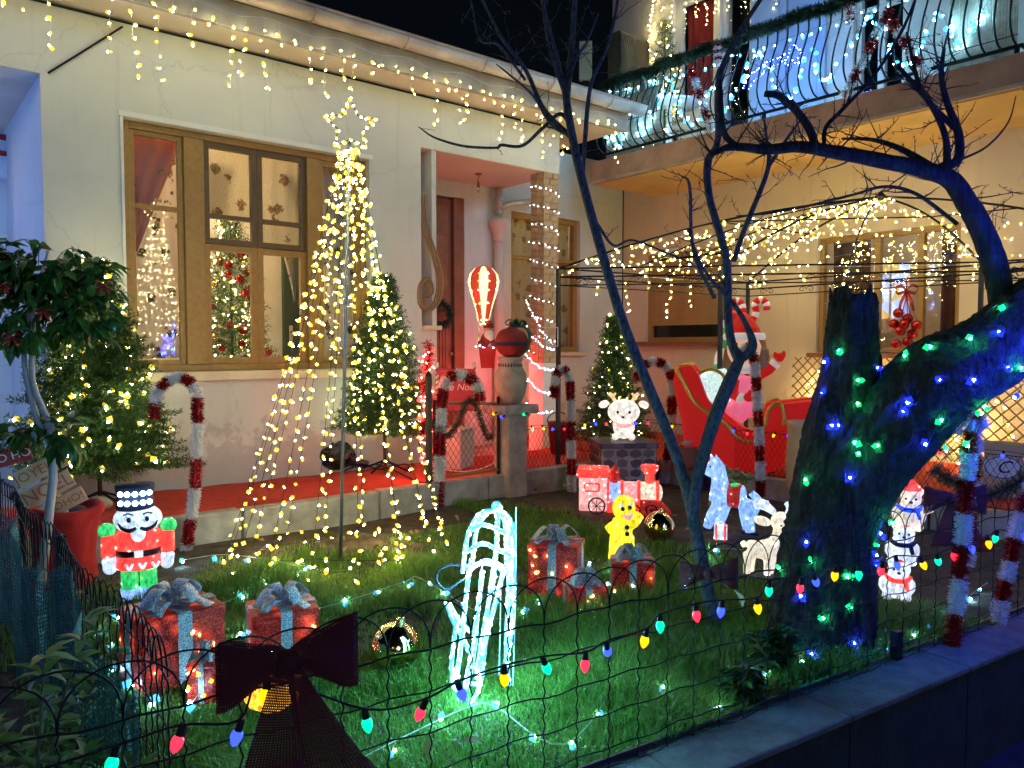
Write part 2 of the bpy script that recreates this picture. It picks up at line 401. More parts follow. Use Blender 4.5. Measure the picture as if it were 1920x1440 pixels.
M_whitep = mk('white_paint', (.78, .77, .74), .5, var=.06); M_concrete = mk('concrete', (.34, .32, .29), .9, var=.35, vs=7, bump=.6, bs=55)
M_soil = mk('garden_soil', (.045, .034, .022), .95, var=.5, vs=9, bump=.9, bs=70, col2=(.085, .066, .04)); M_asphalt = mk('street_asphalt', (.045, .045, .05), .9, var=.3, vs=8, bump=.7, bs=160)
M_carpet = mk('red_carpet', (.50, .035, .02), .95, var=.2, vs=14, bump=.5, bs=220); M_pave = mk('paving', (.30, .27, .24), .9, var=.25, vs=5, bump=.4)
M_glass = glass('window_glass', .05); M_room = mk('room_wallpaper', (.70, .60, .46), .9, var=.06)
M_iron = mk('black_iron', (.008, .009, .013), .6, 0, var=0, spec=.25); M_blueiron = mk('painted_post', (.03, .035, .05), .4, .4, var=.2)
M_tile = mk('roof_tile', (.30, .12, .07), .8, var=.3, vs=8)

def wall_boxes(mb, a0, a1, z0, z1, holes, fr, t0, t1):
    """wall from a0..a1, z0..z1 between depths t0..t1 with rectangular holes (a,b,zlo,zhi)"""
    cuts = sorted({a0, a1} | {h[0] for h in holes} | {h[1] for h in holes})
    for a, b in zip(cuts, cuts[1:]):
        hs = sorted((h[2], h[3]) for h in holes if h[0] <= a+1e-6 and h[1] >= b-1e-6); z = z0
        for lo, hi in hs+[(z1, z1)]:
            if lo > z+1e-6: mb.bb(fr(a, t0, z), fr(b, t1, lo))
            z = hi
frY = lambda Y: (lambda a, t, z: (a, Y+t, z))
frX = lambda X: (lambda a, t, z: (X+t, a, z))

# ---------------------------------------------------------------- ground
struct(MB().add([(-200,-200,-.36),(200,-200,-.36),(200,200,-.36),(-200,200,-.36)], [(0,1,2,3)]).build('street', M_asphalt))
N_ = 60; gx = np.linspace(-3, 5.62, N_); gv = []
for j in range(N_):
    for i in range(N_):
        x = gx[i]; y = fy(x)-.02+(4.86-fy(x)+.02)*j/(N_-1)
        gv.append((x, y, .018*math.sin(3*x+1.3*y)*math.sin(2.1*y)-.01))
gf = [(j*N_+i, j*N_+i+1, (j+1)*N_+i+1, (j+1)*N_+i) for j in range(N_-1) for i in range(N_-1)]
struct(MB().add(gv, gf).build('garden_ground', M_soil, None, True))
ck = MB().prism([(-3, -.5), (7.72, -.5), (7.72, .1), (-3, .1)], 4.97, 7.8); ck.prism([(5.62, -.5), (7.72, -.5), (7.72, .1), (5.62, .1)], -1, 4.97)
path = struct(ck.build('courtyard_paving', M_pave))
carp = MB(); nx = 46
def carpet_sheet(x0, x1, y0, y1, nx, ny):
    vs = []; fs = []
    for j in range(ny+1):
        for i in range(nx+1):
            x = x0+(x1-x0)*i/nx; y = y0+(y1-y0)*j/ny
            vs.append((x, y, .165+.010*math.sin(5*x+2*y)*math.sin(3.3*y+x)+.006*math.sin(13*x)))
    fs = [(j*(nx+1)+i, j*(nx+1)+i+1, (j+1)*(nx+1)+i+1, (j+1)*(nx+1)+i) for j in range(ny) for i in range(nx)]
    return vs, fs
o = MB().add(*carpet_sheet(-1.2, 5.6, 4.99, 5.95, 60, 8)).build('red_carpet', M_carpet, None, True)
o.modifiers.new('s', 'SOLIDIFY').thickness = .012; tag(o, 'long red carpet runner laid along the foot of the white house', 'carpet')
o = MB().add(*carpet_sheet(5.66, 7.6, 1.2, 6.9, 16, 40)).build('red_carpet', M_carpet, None, True)
o.modifiers.new('s', 'SOLIDIFY').thickness = .012; tag(o, 'red carpet spread under the sleigh in the courtyard', 'carpet')
kb = MB()
x = -1.2
while x < 5.5: kb.bb((x, 4.855, -.1), (min(x+.985, 5.6), 4.965, .185+random.uniform(-.006, .006))); x += 1.0
struct(kb.build('garden_kerb', M_concrete, None, bevel=.012))
kb = MB(); y = 1.2
while y < 4.7: kb.bb((5.52, y, -.1), (5.615, y+.985, .17)); y += 1.0
struct(kb.build('garden_kerb', M_concrete, None, bevel=.012))
# low street wall that carries the fence
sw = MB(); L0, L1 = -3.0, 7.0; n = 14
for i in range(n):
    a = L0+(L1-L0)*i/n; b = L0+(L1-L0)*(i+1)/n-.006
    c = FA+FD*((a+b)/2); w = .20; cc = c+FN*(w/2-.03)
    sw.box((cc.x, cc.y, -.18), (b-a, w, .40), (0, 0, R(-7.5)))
swo = struct(sw.build('street_wall', mk('shade_painted_wall', (.022, .022, .026), .95, var=.3, vs=10, bump=.6, bs=90), None))  # near-black colour stands in for the shade on the wall's street face
for i in range(n):
    a = L0+(L1-L0)*i/n; b = L0+(L1-L0)*(i+1)/n-.004; c = FA+FD*((a+b)/2); cc = c+FN*(w/2-.03)
    MB().box((cc.x, cc.y, .031), (b-a, w+.02, .02), (0, 0, R(-7.5))).build('coping_slab', mk('coping_concrete', (.12, .12, .13), .9, var=.35, vs=12, bump=.9, bs=90), swo, bevel=.006)

# ---------------------------------------------------------------- white single-storey house
house = thing('bungalow', 'white stucco single-storey house with long gutter and wooden window', 'house')
wx0, wx1, wz0, wz1 = 1.41, 3.37, 1.04, 2.85
wb = MB(); wall_boxes(wb, .91, 3.9, 0, 3.52, [(wx0, wx1, wz0, wz1)], frY(6.0), 0, .25)
wb.bb((3.9, 6.0, 3.05), (5.63, 6.25, 3.52)); wb.bb((-3, 6.0, 3.04), (.91, 6.25, 3.52))
wb.bb((.91, 6.25, 0), (1.12, 7.8, 3.52)); wall_boxes(wb, -3, 1.12, 0, 3.52, [(-.9, .78, 1.0, 2.95)], frY(7.8), 0, .2)
wb.bb((3.7, 6.25, 0), (3.9, 7.0, 3.05)); wb.bb((3.9, 6.02, 0), (4.08, 6.22, 1.40)); wb.bb((4.03, 6.02, 1.40), (4.08, 6.2, 3.05))
wall_boxes(wb, 3.7, 7.72, 0, 3.62, [(4.62, 5.12, .17, 2.88), (5.80, 6.93, 1.17, 2.82)], frY(7.0), 0, .22)
wb.build('wall', M_wall, house)
MB().bb((3.9, 6.25, 3.05), (5.63, 7.0, 3.12)).build('porch_ceiling', M_pinkpaint, house)
MB().bb((3.902, 6.004, 3.044), (5.626, 6.98, 3.049)).build('porch_ceiling', M_pinkpaint, house)
MB().bb((-3, 6.25, 3.04), (.91, 7.8, 3.1)).build('porch_ceiling', M_cream, house)
MB().bb((-3, 5.62, 3.525), (6.22, 7.2, 3.56)).build('soffit', M_cream, house)
MB().bb((-3, 5.57, 3.50), (6.22, 5.618, 3.68)).build('fascia_board', M_greyb, house)
MB().tube([(-2, 5.99, 3.505), (5.6, 5.99, 3.505)], .009, 5).build('cable', M_iron, house)
cb = [P(90, 137, Y=5.985), P(150, 100, Y=5.985), P(230, 50, Y=5.985)]
MB().tube(curve(cb, 6), .007, 5).build('cable', M_iron, house)
rf = MB().add([(-3, 5.5, 3.70), (6.3, 5.5, 3.70), (6.3, 9.5, 4.6), (-3, 9.5, 4.6), (-3, 5.5, 3.76), (6.3, 5.5, 3.76), (6.3, 9.5, 4.66), (-3, 9.5, 4.66)],
              [(3,2,1,0), (4,5,6,7), (0,1,5,4), (1,2,6,5), (2,3,7,6), (3,0,4,7)]).build('roof', M_tile, house)
prof = [(math.cos(a)*.085, math.sin(a)*.085) for a in np.linspace(math.pi, 2*math.pi, 11)]
prof2 = [(x*.93, z*.93+.002) for x, z in prof[::-1]]
poly = prof+prof2
g = MB(); yc, zc = 5.478, 3.74
vs = [(-3, yc+a, zc+b) for a, b in poly]+[(6.32, yc+a, zc+b) for a, b in poly]; n = len(poly)
g.add(vs, [(i, (i+1) % n, (i+1) % n+n, i+n) for i in range(n)]+[tuple(range(n))[::-1], tuple(range(n, 2*n))])
gut = g.build('gutter', M_zinc, house, True)
for x in np.arange(.2, 6.3, .8):
    MB().tube([(x, yc+a*1.03, zc+b*1.03) for a, b in prof], .007, 5).build('gutter_bracket', M_zinc, gut)
MB().tube([(-3, yc-.086, zc+.004), (6.32, yc-.086, zc+.004)], .010, 6).build('gutter_bead', M_zinc, gut)

# main window -----------------------------------------------------
win = link(bpy.data.objects.new('window', None), house)
fm = MB(); Yw = 6.09
def xu(u, v=470, Y=Yw): return P(u, v, Y=Y).x
def zu(u, v, Y=Yw): return P(u, v, Y=Y).z
m1a, m1b, m2a, m2b = xu(345), xu(382), xu(574), xu(596)
def rect_frame(mb, a0, a1, z0, z1, w, y0, y1, fr):
    mb.bb(fr(a0, y0, z0), fr(a0+w, y1, z1)); mb.bb(fr(a1-w, y0, z0), fr(a1, y1, z1))
    mb.bb(fr(a0+w, y0, z0), fr(a1-w, y1, z0+w)); mb.bb(fr(a0+w, y0, z1-w), fr(a1-w, y1, z1))
F0 = frY(0)
rect_frame(fm, wx0+.002, wx1-.002, wz0+.002, wz1-.002, .05, 6.06, 6.16, F0)
fm.bb((m1a, 6.05, wz0+.054), (m1b, 6.17, wz1-.054)); fm.bb((m2a, 6.05, wz0+.054), (m2b, 6.17, wz1-.054))
fm.build('frame', M_wood, win, bevel=.006)
lt0, lt1 = zu(290, 397), zu(290, 381)
def sash(a0, a1, z0, z1, w, mat, bars=(), vb=(), y=6.10, name='sash'):
    mb = MB(); rect_frame(mb, a0, a1, z0, z1, w, y, y+.045, F0)
    for b in bars: mb.bb((a0+w, y, b-.018), (a1-w, y+.045, b+.018))
    for b in vb: mb.bb((b-.016, y+.002, z0+w), (b+.016, y+.043, z1-w))
    s = mb.build(name, mat, win, bevel=.004)
    zs = [z0+w]+[q for b in bars for q in (b-.018, b+.018)]+[z1-w]; xs = [a0+w]+[q for b in vb for q in (b-.016, b+.016)]+[a1-w]
    for i in range(0, len(zs), 2):
        for j in range(0, len(xs), 2):
            MB().bb((xs[j]-.004, y+.018, zs[i]-.004), (xs[j+1]+.004, y+.023, zs[i+1]+.004)).build('pane', M_glass, s)
    return s
sash(wx0+.052, m1a-.002, wz0+.054, wz1-.054, .035, M_wood, bars=[(lt0+lt1)/2], y=6.08)
sash(m2b+.002, wx1-.052, wz0+.054, wz1-.054, .045, M_wood, bars=[(lt0+lt1)/2], y=6.08)
mz = zu(470, 464); mid = (m1b+m2a)/2
sash(m1b+.002, mid-.001, wz0+.054, mz, .05, M_wood, y=6.085); sash(mid+.001, m2a-.002, wz0+.054, mz, .05, M_wood, y=6.085)
tz = zu(470, 413)
sash(m1b+.002, mid-.001, mz+.003, wz1-.054, .045, M_dwood, bars=[tz], y=6.075, name='upper_sash'); sash(mid+.001, m2a-.002, mz+.003, wz1-.054, .045, M_dwood, bars=[tz], y=6.075, name='upper_sash')
MB().bb((wx0-.03, 5.93, wz0-.07), (wx1+.05, 6.06, wz0-.002)).build('window_sill', M_sill, win, bevel=.008)
MB().bb((wx0-.03, 5.985, wz1+.002), (wx1+.03, 5.998, wz1+.04)).build('lintel_strip', M_whitep, win)
MB().bb((wx0-.022, 5.988, wz0), (wx0-.002, 5.998, wz1)).build('jamb_strip', M_whitep, win)
# lit room behind it
def room(name, x0, x1, y0, y1, z0, z1, mat, par, open_='y0'):
    mb = MB(); t = .03
    F = {'x0': ((x0-t, y0, z0), (x0, y1, z1)), 'x1': ((x1, y0, z0), (x1+t, y1, z1)), 'y0': ((x0-t, y0-t, z0), (x1+t, y0, z1)), 'y1': ((x0-t, y1, z0), (x1+t, y1+t, z1)),
         'z0': ((x0-t, y0, z0-t), (x1+t, y1, z0)), 'z1': ((x0-t, y0, z1), (x1+t, y1, z1+t))}
    for k, (a, b) in F.items():
        if k != open_: mb.bb(a, b)
    return mb.build(name, mat, par)
room('room_interior', 1.2, 3.66, 6.26, 7.72, .3, 3.4, M_room, house)
def lamp(name, label, p, r, st, col=(1, .80, .50)):
    t = thing(name, label, 'lamp', p); MB().ell((0,0,0), r, 16, 10).build('globe', emit('lamp_%s_%g' % (name, st), col, st), t, True)
    MB().tube([(0,0,r*.95), (0,0,r+.25)], .008, 5).build('stem', M_whitep, t); return t
lamp('ceiling_lamp', 'glowing ceiling globe inside the room behind the wooden window', (2.0, 6.85, 3.05), .10, 130)
M_curt = lace('printed_lace', (.86, .76, .66), [(.35, (.45,.04,.04)), (.5, (.06,.16,.05)), (.62, (.75,.70,.62)), (.72, (.5,.08,.10))], psc=6.5, pr=.30)
M_curtr = lace('pink_drape', (.78, .42, .38), [(.35, (.45,.05,.05)), (.5, (.7,.62,.55)), (.7, (.4,.08,.1))], psc=6.5, pr=.24)
M_moire = lace('screened_lace', (.86, .78, .62), [(.35, (.40,.18,.10)), (.5, (.30,.28,.15)), (.7, (.62,.45,.32))], trans=.75, psc=6, pr=.26, wave=True)
def drape(name, label, mat, x0, x1, z0, z1, y, folds=9, amp=.018, cut=None, flip=False, fr=None):
    rows, cols = 14, folds*6; grid = []; fr = fr or (lambda a, t, z: (a, y+t, z))
    for i in range(rows+1):
        f = i/rows; z = z1-(z1-z0)*f; row = []
        e = cut(f) if cut else 1
        for j in range(cols+1):
            s = j/cols; a = x0+(x1-x0)*s*e if not flip else x1-(x1-x0)*s*e
            row.append(fr(a, amp*math.sin(2*math.pi*folds*s+1.2*math.sin(3*f)), z))
        grid.append(row)
    return tag(sheet(name, grid, mat, None, .001), label, 'curtain')
drape('lace_curtain', 'sheer lace curtain with christmas prints behind the left sash', M_curt, wx0+.03, m1a+.02, wz0+.1, wz1-.02, 6.30, 4)
drape('drape', 'pink drape falling in a diagonal behind the left sash lace', M_curtr, wx0+.02, m1a+.06, wz0+.9, wz1-.02, 6.25, 3, cut=lambda f: 1-.75*f)
drape('lace_curtain', 'sheer printed curtain behind the right sash beside the light cone', M_curt, m2b-.06, wx1-.02, wz0+.1, wz1-.02, 6.26, 4)
drape('drape', 'pink drape tied back behind the right sash', M_curtr, m2b-.05, wx1-.02, wz0+.7, wz1-.02, 6.30, 3, cut=lambda f: 1-.6*f, flip=True)
drape('cafe_curtain', 'grey screened lace in the upper left centre pane', M_moire, m1b+.01, mid-.012, tz-.0, wz1-.03, 6.19, 3, .006)
drape('cafe_curtain', 'grey screened lace in the upper right centre pane', M_moire, mid+.012, m2a-.01, mz+.01, wz1-.03, 6.19, 3, .006)
drape('side_curtain', 'white voile swept aside in the lower left centre pane', M_curt, m1b-.02, mid-.02, zu(470, 560), wz1-.1, 6.36, 3, cut=lambda f: .55*(1-f)**1.4+.03)
drape('side_curtain', 'white voile swept aside in the lower right centre pane', M_curt, mid+.02, m2a+.02, zu(520, 560), wz1-.1, 6.36, 3, cut=lambda f: .8*(1-f)**1.3+.03, flip=True)
d = thing('interior_door', 'dark green interior door with steel handle seen through the window', 'door', (3.48, 7.68, .3))
MB().bb((-.19, -.03, 0), (.17, .03, 2.1)).build('panel', mk('green_door', (.03, .05, .035), .5, var=.1), d)
MB().bb((-.15, -.05, .95), (-.11, -.031, 1.15)).tube([(-.13, -.05, 1.08), (-.13, -.09, 1.08), (-.03, -.09, 1.08)], .009, 6).build('handle', mk('steel', (.6,.6,.6), .25, 1, var=0), d)
# porch ------------------------------------------------------------
door = link(bpy.data.objects.new('door', None), house)
MB().bb((4.622, 7.05, .17), (4.98, 7.10, 2.86)).build('leaf', M_rwood, door, bevel=.006)
for z0, z1 in ((.3, 1.5), (1.62, 2.35), (2.46, 2.78)):
    MB().bb((4.70, 7.035, z0), (4.92, 7.049, z1)).build('panel', M_rwood, door, bevel=.006)
for k in range(5): MB().bb((4.72+k*.04, 7.026, .36), (4.745+k*.04, 7.034, 1.45)).build('batten', M_rwood, door)
MB().bb((4.982, 7.0, .17), (5.118, 7.14, 2.878)).build('door_jamb', M_rwood, door, bevel=.006)
MB().ell((4.95, 7.02, 1.15), .022, 10, 8).build('knob', mk('brass', (.6,.4,.12), .3, 1, var=0), door, True)
def spiral(cx, cz, r0, r1, turns, a0, n=40, Y=6.1):
    return [(cx+(r0+(r1-r0)*i/n)*math.cos(a0+turns*2*math.pi*i/n), Y, cz+(r0+(r1-r0)*i/n)*math.sin(a0+turns*2*math.pi*i/n)) for i in range(n+1)]
grl = link(bpy.data.objects.new('window_grille', None), house)
M_tan = mk('tan_iron', (.32, .20, .10), .5, .2, var=.1)
for k in range(3):
    q = [P(u-k*5, v, Y=5.99+.012*k) for u, v in ((797, 365), (800, 410), (806, 440), (818, 475), (828, 510), (829, 545), (820, 572), (803, 583), (790, 570), (789, 540), (800, 522), (810, 530), (812, 548), (803, 558))]
    MB().tube(curve(q, 6), .010, 6).build('scroll', M_tan, grl, True)
MB().bb((3.9, 5.96, 1.385), (4.10, 6.24, 1.425)).build('ledge', M_sill, house)
# rain pipe
pl = link(bpy.data.objects.new('rain_pipe', None), house); px = P(935, 400, Y=6.9)
MB().tube([(px.x, 6.9, 3.03), (px.x, 6.9, 2.72)], .045, 12).build('upper_pipe', M_zinc, pl, True)
MB().lathe([(.05, -.22), (.055, -.12), (.10, -.02), (.115, 0), (.115, .05), (.04, .052)], 16, (px.x, 6.9, 2.62)).build('hopper', M_pinkpaint, pl, True)
MB().tube([(px.x, 6.9, 2.42), (px.x, 6.9, .2)], .055, 12).build('lower_pipe', M_pinkpaint, pl, True)
MB().tube([(px.x, 6.88, 2.80), (px.x+.12, 6.86, 2.86), (px.x+.6, 6.84, 2.96)], .035, 10).build('branch_pipe', M_zinc, pl, True)
for z in (2.9, 2.76): MB().lathe([(.046, -.015), (.056, -.013), (.056, .013), (.046, .015)], 14, (px.x, 6.9, z)).build('collar', M_zinc, pl)
# brick pillar
pil = link(bpy.data.objects.new('brick_pillar', None), house)
MB().bb((5.415, 6.005, 1.06), (5.605, 6.195, 3.05)).build('mortar', M_concrete, pil)
M_brick = mk('pale_brick', (.46, .31, .17), .85, var=.3, vs=12, bump=.4, bs=60)
bm = MB().box((0,0,0), (.118, .075, .052)).mesh('brick', M_brick); bm2 = MB().box((0,0,0), (.078, .075, .052)).mesh('brick', M_brick)
zc_ = 1.09; row = 0
while zc_ < 3.03:
    for k, mesh in ((0, bm), (1, bm2)) if row % 2 else ((0, bm2), (1, bm)):
        w = .118 if mesh is bm else .078
        x = 5.408+w/2 if k == 0 else 5.612-w/2
        o = link(bpy.data.objects.new('brick', mesh), pil); o.location = (x, 6.034+random.uniform(-.004, .002), zc_)
    o = link(bpy.data.objects.new('brick', bm), pil); o.rotation_euler = (0, 0, math.pi/2); o.location = (5.441+random.uniform(-.004, .002), 6.137, zc_)
    zc_ += .062; row += 1
MB().bb((5.39, 5.985, 0), (5.625, 6.21, 1.06)).build('plinth', M_whitep, pil, bevel=.006)
# bare bulb under the porch
t = thing('porch_bulb', 'unlit bare bulb hanging under the pink porch ceiling', 'light bulb', P(897, 335, Y=6.5))
t.location.z = 3.04
MB().lathe([(.0,0), (.035,0), (.035,-.012), (0,-.012)], 12).build('rose', M_dwood, t)
MB().tube(curve([(0,0,0), (.012,0,-.03), (-.008,0,-.06), (0,0,-.09)], 4), .004, 5).build('cord', M_dwood, t)
MB().lathe([(.014,-.085), (.016,-.13), (.02,-.14)], 10).build('socket', M_rwood, t); MB().ell((0,0,-.165), (.026,.026,.034), 12, 8).build('bulb', glass('bulb_glass', .25), t, True)

def window_unit(par, fr, a0, a1, z0, z1, mat, verts=(), horiz=(), w=.06, y0=.05, glassy=True, sill=None, name='window'):
    e = link(bpy.data.objects.new(name, None), par); mb = MB()
    rect_frame(mb, a0+.002, a1-.002, z0+.002, z1-.002, w, y0, y0+.07, fr)
    for a in verts: mb.bb(fr(a-w*.6, y0+.003, z0+w), fr(a+w*.6, y0+.066, z1-w))
    xs = [a0+w]+[q for a in verts for q in (a-w*.6, a+w*.6)]+[a1-w]
    for h in horiz:
        for j in range(0, len(xs), 2): mb.bb(fr(xs[j], y0+.006, h-w*.35), fr(xs[j+1], y0+.06, h+w*.35))
    mb.build('frame', mat, e, bevel=.005)
    zs = [z0+w]+[q for h in horiz for q in (h-w*.35, h+w*.35)]+[z1-w]
    if glassy:
        for i in range(0, len(zs), 2):
            for j in range(0, len(xs), 2): MB().bb(fr(xs[j]-.004, y0+.03, zs[i]-.004), fr(xs[j+1]+.004, y0+.035, zs[i+1]+.004)).build('pane', M_glass, e)
    if sill: MB().bb(fr(a0-.06, -.09, z0-.05), fr(a1+.06, .05, z0-.002)).build('window_sill', sill, e, bevel=.006)
    return e
window_unit(house, frY(7.0), 5.80, 6.93, 1.17, 2.82, M_wood, [6.32], [2.3], .06, sill=M_sill)
room('room_interior', 5.4, 7.3, 7.23, 8.4, .6, 3.3, M_room, house)
lamp('ceiling_lamp', 'glowing globe in the room behind the brick pillar', (6.3, 7.9, 2.9), .08, 30)
M_ornc = lace('ornament_lace', (.62, .55, .34), [(.4, (.28,.22,.10)), (.6, (.36,.28,.13))], psc=7, pr=.36)
drape('lace_curtain', 'cream ornament lace behind the window left of the brick pillar', M_ornc, 5.82, 6.30, 1.2, 2.8, 7.2, 5)
drape('lace_curtain', 'cream ornament lace behind the window beside the gazebo post', M_ornc, 6.34, 6.92, 1.2, 2.8, 7.2, 5)
window_unit(house, frY(7.8), -.9, .78, 1.0, 2.95, M_dwood, [-.1], [2.0], .06)
room('room_interior', -1.5, 1.2, 8.01, 9.6, .5, 3.3, M_room, house)
lamp('ceiling_lamp', 'glowing globe in the far left room behind the snowman cling', (.3, 8.9, 2.9), .10, 45)

# ---------------------------------------------------------------- two-storey house with balcony
h2 = thing('two_storey_house', 'cream two-storey house with balcony behind the gazebo', 'house')
XR = 7.72
def yr(u, v=500): return P(u, v, X=XR).y
def zr(u, v): return P(u, v, X=XR).z
sA = (yr(1372), yr(1212), zr(1290, 640), zr(1290, 470)); sB = (yr(1800), yr(1532), zr(1665, 662), zr(1665, 432))
uA = (yr(1345, 60), yr(1262, 60), 3.46, 5.5); uB = (yr(1408, 60), yr(1349, 60), 3.46, 5.5); uC = (yr(1700, 60), yr(1600, 60), 3.46, 5.5)
wb = MB(); wall_boxes(wb, -1.5, 6.98, 0, 7.0, [sA, sB, uA, uB, uC], frX(XR), 0, .25); wb.build('wall', M_wall2, h2)
MB().bb((XR, 6.982, 3.63), (XR+3, 7.2, 7.0)).build('wall', M_wall2, h2)
MB().bb((7.45, 3.0, 5.9), (XR, 7.15, 6.05)).build('cornice', M_cream, h2, bevel=.02); MB().bb((6.9, 6.3, 6.4), (8, 7.3, 6.55)).build('eave', M_cream, h2)
# shuttered window
sh = link(bpy.data.objects.new('shutter_window', None), h2); f = frX(XR)
mb = MB(); rect_frame(mb, sA[0]+.002, sA[1]-.002, sA[2]+.002, sA[3]-.002, .05, .04, .12, f); mb.build('frame', M_wood, sh)
z = sA[2]+.22; slat = MB().bb(f(sA[0]+.052, 0, -.016), f(sA[1]-.052, .016, .016)).mesh('slat', mk('shutter_wood', (.40, .25, .11), .6, var=.15, vs=5)); me0 = slat
for v in slat.vertices: v.co.x -= XR
while z < sA[3]-.07:
    o = link(bpy.data.objects.new('slat', slat), sh); o.location = (XR+.06+random.uniform(-.002, .002), 0, z); z += .0345
MB().bb(f(sA[0]+.05, .10, sA[2]+.05), f(sA[1]-.05, .11, sA[2]+.22)).build('pane', mk('dark_pane', (.01,.012,.012), .1, var=0), sh)
MB().bb(f(sA[0]-.08, -.10, sA[2]-.055), f(sA[1]+.08, .04, sA[2]-.003)).build('window_sill', M_rwood, sh, bevel=.006)
# big window
ww = window_unit(h2, f, *sB, M_wood, [yr(1640), yr(1722)], [], .05, sill=M_rwood)
room('room_interior', XR+.26, XR+2, sB[0]-.3, sB[1]+.3, .6, 3.1, M_room, h2, 'x0')
lamp('ceiling_lamp', 'glowing globe inside the room behind the gazebo window', (XR+1.2, (sB[0]+sB[1])/2, 2.7), .08, 26)
fx = lambda t0: (lambda a, t, z: (XR+t0+t, a, z))
drape('brown_drape', 'dark brown drape at the edge of the gazebo window', mk('brown_cloth', (.10,.045,.03), .9, var=.1), sB[0]+.02, sB[0]+.28, sB[2]+.05, sB[3]-.03, 0, 3, fr=fx(.3))
drape('brown_drape', 'brown drape behind the far side of the gazebo window', mk('brown_cloth', (.10,.045,.03), .9, var=.1), sB[1]-.42, sB[1]-.02, sB[2]+.4, sB[3]-.03, 0, 4, fr=fx(.3))
p0, p1 = P(1638, 645, X=XR+.22), P(1708, 490, X=XR+.22)
def poster_mat():
    m, nt, b, N, L = nodes('blue_lit_poster'); co = obj_co(nt); v = N.new('ShaderNodeTexVoronoi'); v.inputs['Scale'].default_value = 9; L.new(co, v.inputs[0])
    sp = N.new('ShaderNodeSeparateColor'); L.new(v.outputs['Color'], sp.inputs[0])
    c = ramp(nt, sp.outputs[0], [(.0, (.30,.45,.95)), (.45, (.35,.5,1)), (.62, (.75,.8,1)), (.75, (.55,.12,.12)), (.9, (.5,.35,.1))])
    L.new(c, b.inputs['Base Color']); L.new(c, b.inputs['Emission Color']); b.inputs['Emission Strength'].default_value = .75; return m  # blue light on the picture is put into its colour and emission
ps = thing('window_picture', 'blue lit picture panel shining in the gazebo window', 'picture')
MB().bb((XR+.19, p1.y, zr(1670, 596)), (XR+.20, p0.y, zr(1670, 490))).build('panel', poster_mat(), ps)
MB().bb((XR+.18, (p0.y+p1.y)/2-.012, zr(1670, 596)), (XR+.188, (p0.y+p1.y)/2+.012, zr(1670, 490))).build('glazing_bar', M_whitep, ps)
# upper storey doors
window_unit(h2, f, *uA, M_cream, [], [], .09, name='balcony_door'); window_unit(h2, f, *uB, M_cream, [], [], .05, name='balcony_door'); window_unit(h2, f, *uC, M_cream, [(uC[0]+uC[1])/2], [4.6], .06, name='balcony_door')
room('room_interior', XR+.26, XR+1.6, uB[0]-.1, uA[1]+.2, 3.4, 6, mk('dark_room', (.10,.07,.04), .9, var=0), h2, 'x0'); room('room_interior', XR+.26, XR+1.6, uC[0]-.1, uC[1]+.2, 3.4, 6, mk('teal_room', (.03,.07,.08), .9, var=0), h2, 'x0')
drape('red_curtain', 'deep red curtain in the balcony door beside the small tree', mk('red_cloth', (.30,.02,.015), .9, var=.15), uA[0]+.06, uA[1]-.06, 4.32, 5.45, 0, 6, fr=fx(.2))
MB().bb((XR+.06, uA[0]+.09, 3.55), (XR+.10, uA[1]-.09, 4.30)).build('door_panel', M_cream, h2, bevel=.004)
for k, (a, b) in enumerate(((1412, 1478), (1482, 1552))):
    s = link(bpy.data.objects.new('shutter', None), h2); y0, y1 = yr(b, 60), yr(a, 60)
    MB().bb((XR-.05, y0, 3.46), (XR-.005, y1, 5.5)).build('leaf', mk('pale_shutter', (.40,.46,.56), .6, var=.05), s, bevel=.005)
    for z0, z1 in ((3.6, 4.35), (4.5, 5.35)): MB().bb((XR-.062, y0+.08, z0), (XR-.051, y1-.08, z1)).build('panel', mk('pale_shutter', (.62,.68,.76), .6), s, bevel=.004)
# balcony
bal = link(bpy.data.objects.new('balcony', None), h2); XB, YB0, YB1 = 6.55, 2.0, 6.45
MB().bb((XB, YB0, 3.14), (XR, YB1, 3.39)).build('slab', M_slab, bal, bevel=.01)
MB().bb((XB+.05, YB0+.05, 3.130), (XR-.004, YB1-.03, 3.1395)).build('soffit_paint', M_ochre, bal)
MB().bb((XB-.012, YB0, 3.135), (XB-.003, YB1, 3.165)).build('drip_strip', M_zinc, bal)
ral = thing('balcony_railing', 'black iron railing with bellied bars along the balcony edge', 'railing')
zb, zt = 3.47, 4.22; rx = XB+.10
for z in (zb, zt): MB().bb((rx-.012, YB0+.06, z-.012), (rx+.012, YB1-.06, z+.012)).build('rail', M_iron, ral)
for z in (zb, zt): MB().bb((rx+.014, YB1-.08, z-.011), (XR, YB1-.058, z+.011)).build('rail', M_iron, ral); MB().bb((rx+.014, YB0+.058, z-.011), (XR, YB0+.08, z+.011)).build('rail', M_iron, ral)
bp = curve([(0,0,zb), (-.10,0,zb+.04), (-.165,0,zb+.16), (-.13,0,zb+.34), (-.05,0,zb+.52), (0,0,zb+.64), (0,0,zt)], 4)
bar = MB().tube(bp, .0085, 5).mesh('bar', M_iron, True)
y = YB0+.1
while y < YB1-.08: o = link(bpy.data.objects.new('bar', bar), ral); o.location = (rx, y, 0); y += .105
x = rx+.1
while x < XR-.05:
    for yy, rz in ((YB1-.07, -math.pi/2), (YB0+.07, math.pi/2)): o = link(bpy.data.objects.new('bar', bar), ral); o.location = (x, yy, 0); o.rotation_euler = (0, 0, rz)
    x += .105
for y in np.linspace(YB0+.1, YB1-.1, 5): MB().bb((rx-.014, y-.014, 3.39), (rx+.014, y+.014, zb-.012)).build('foot', M_iron, ral)
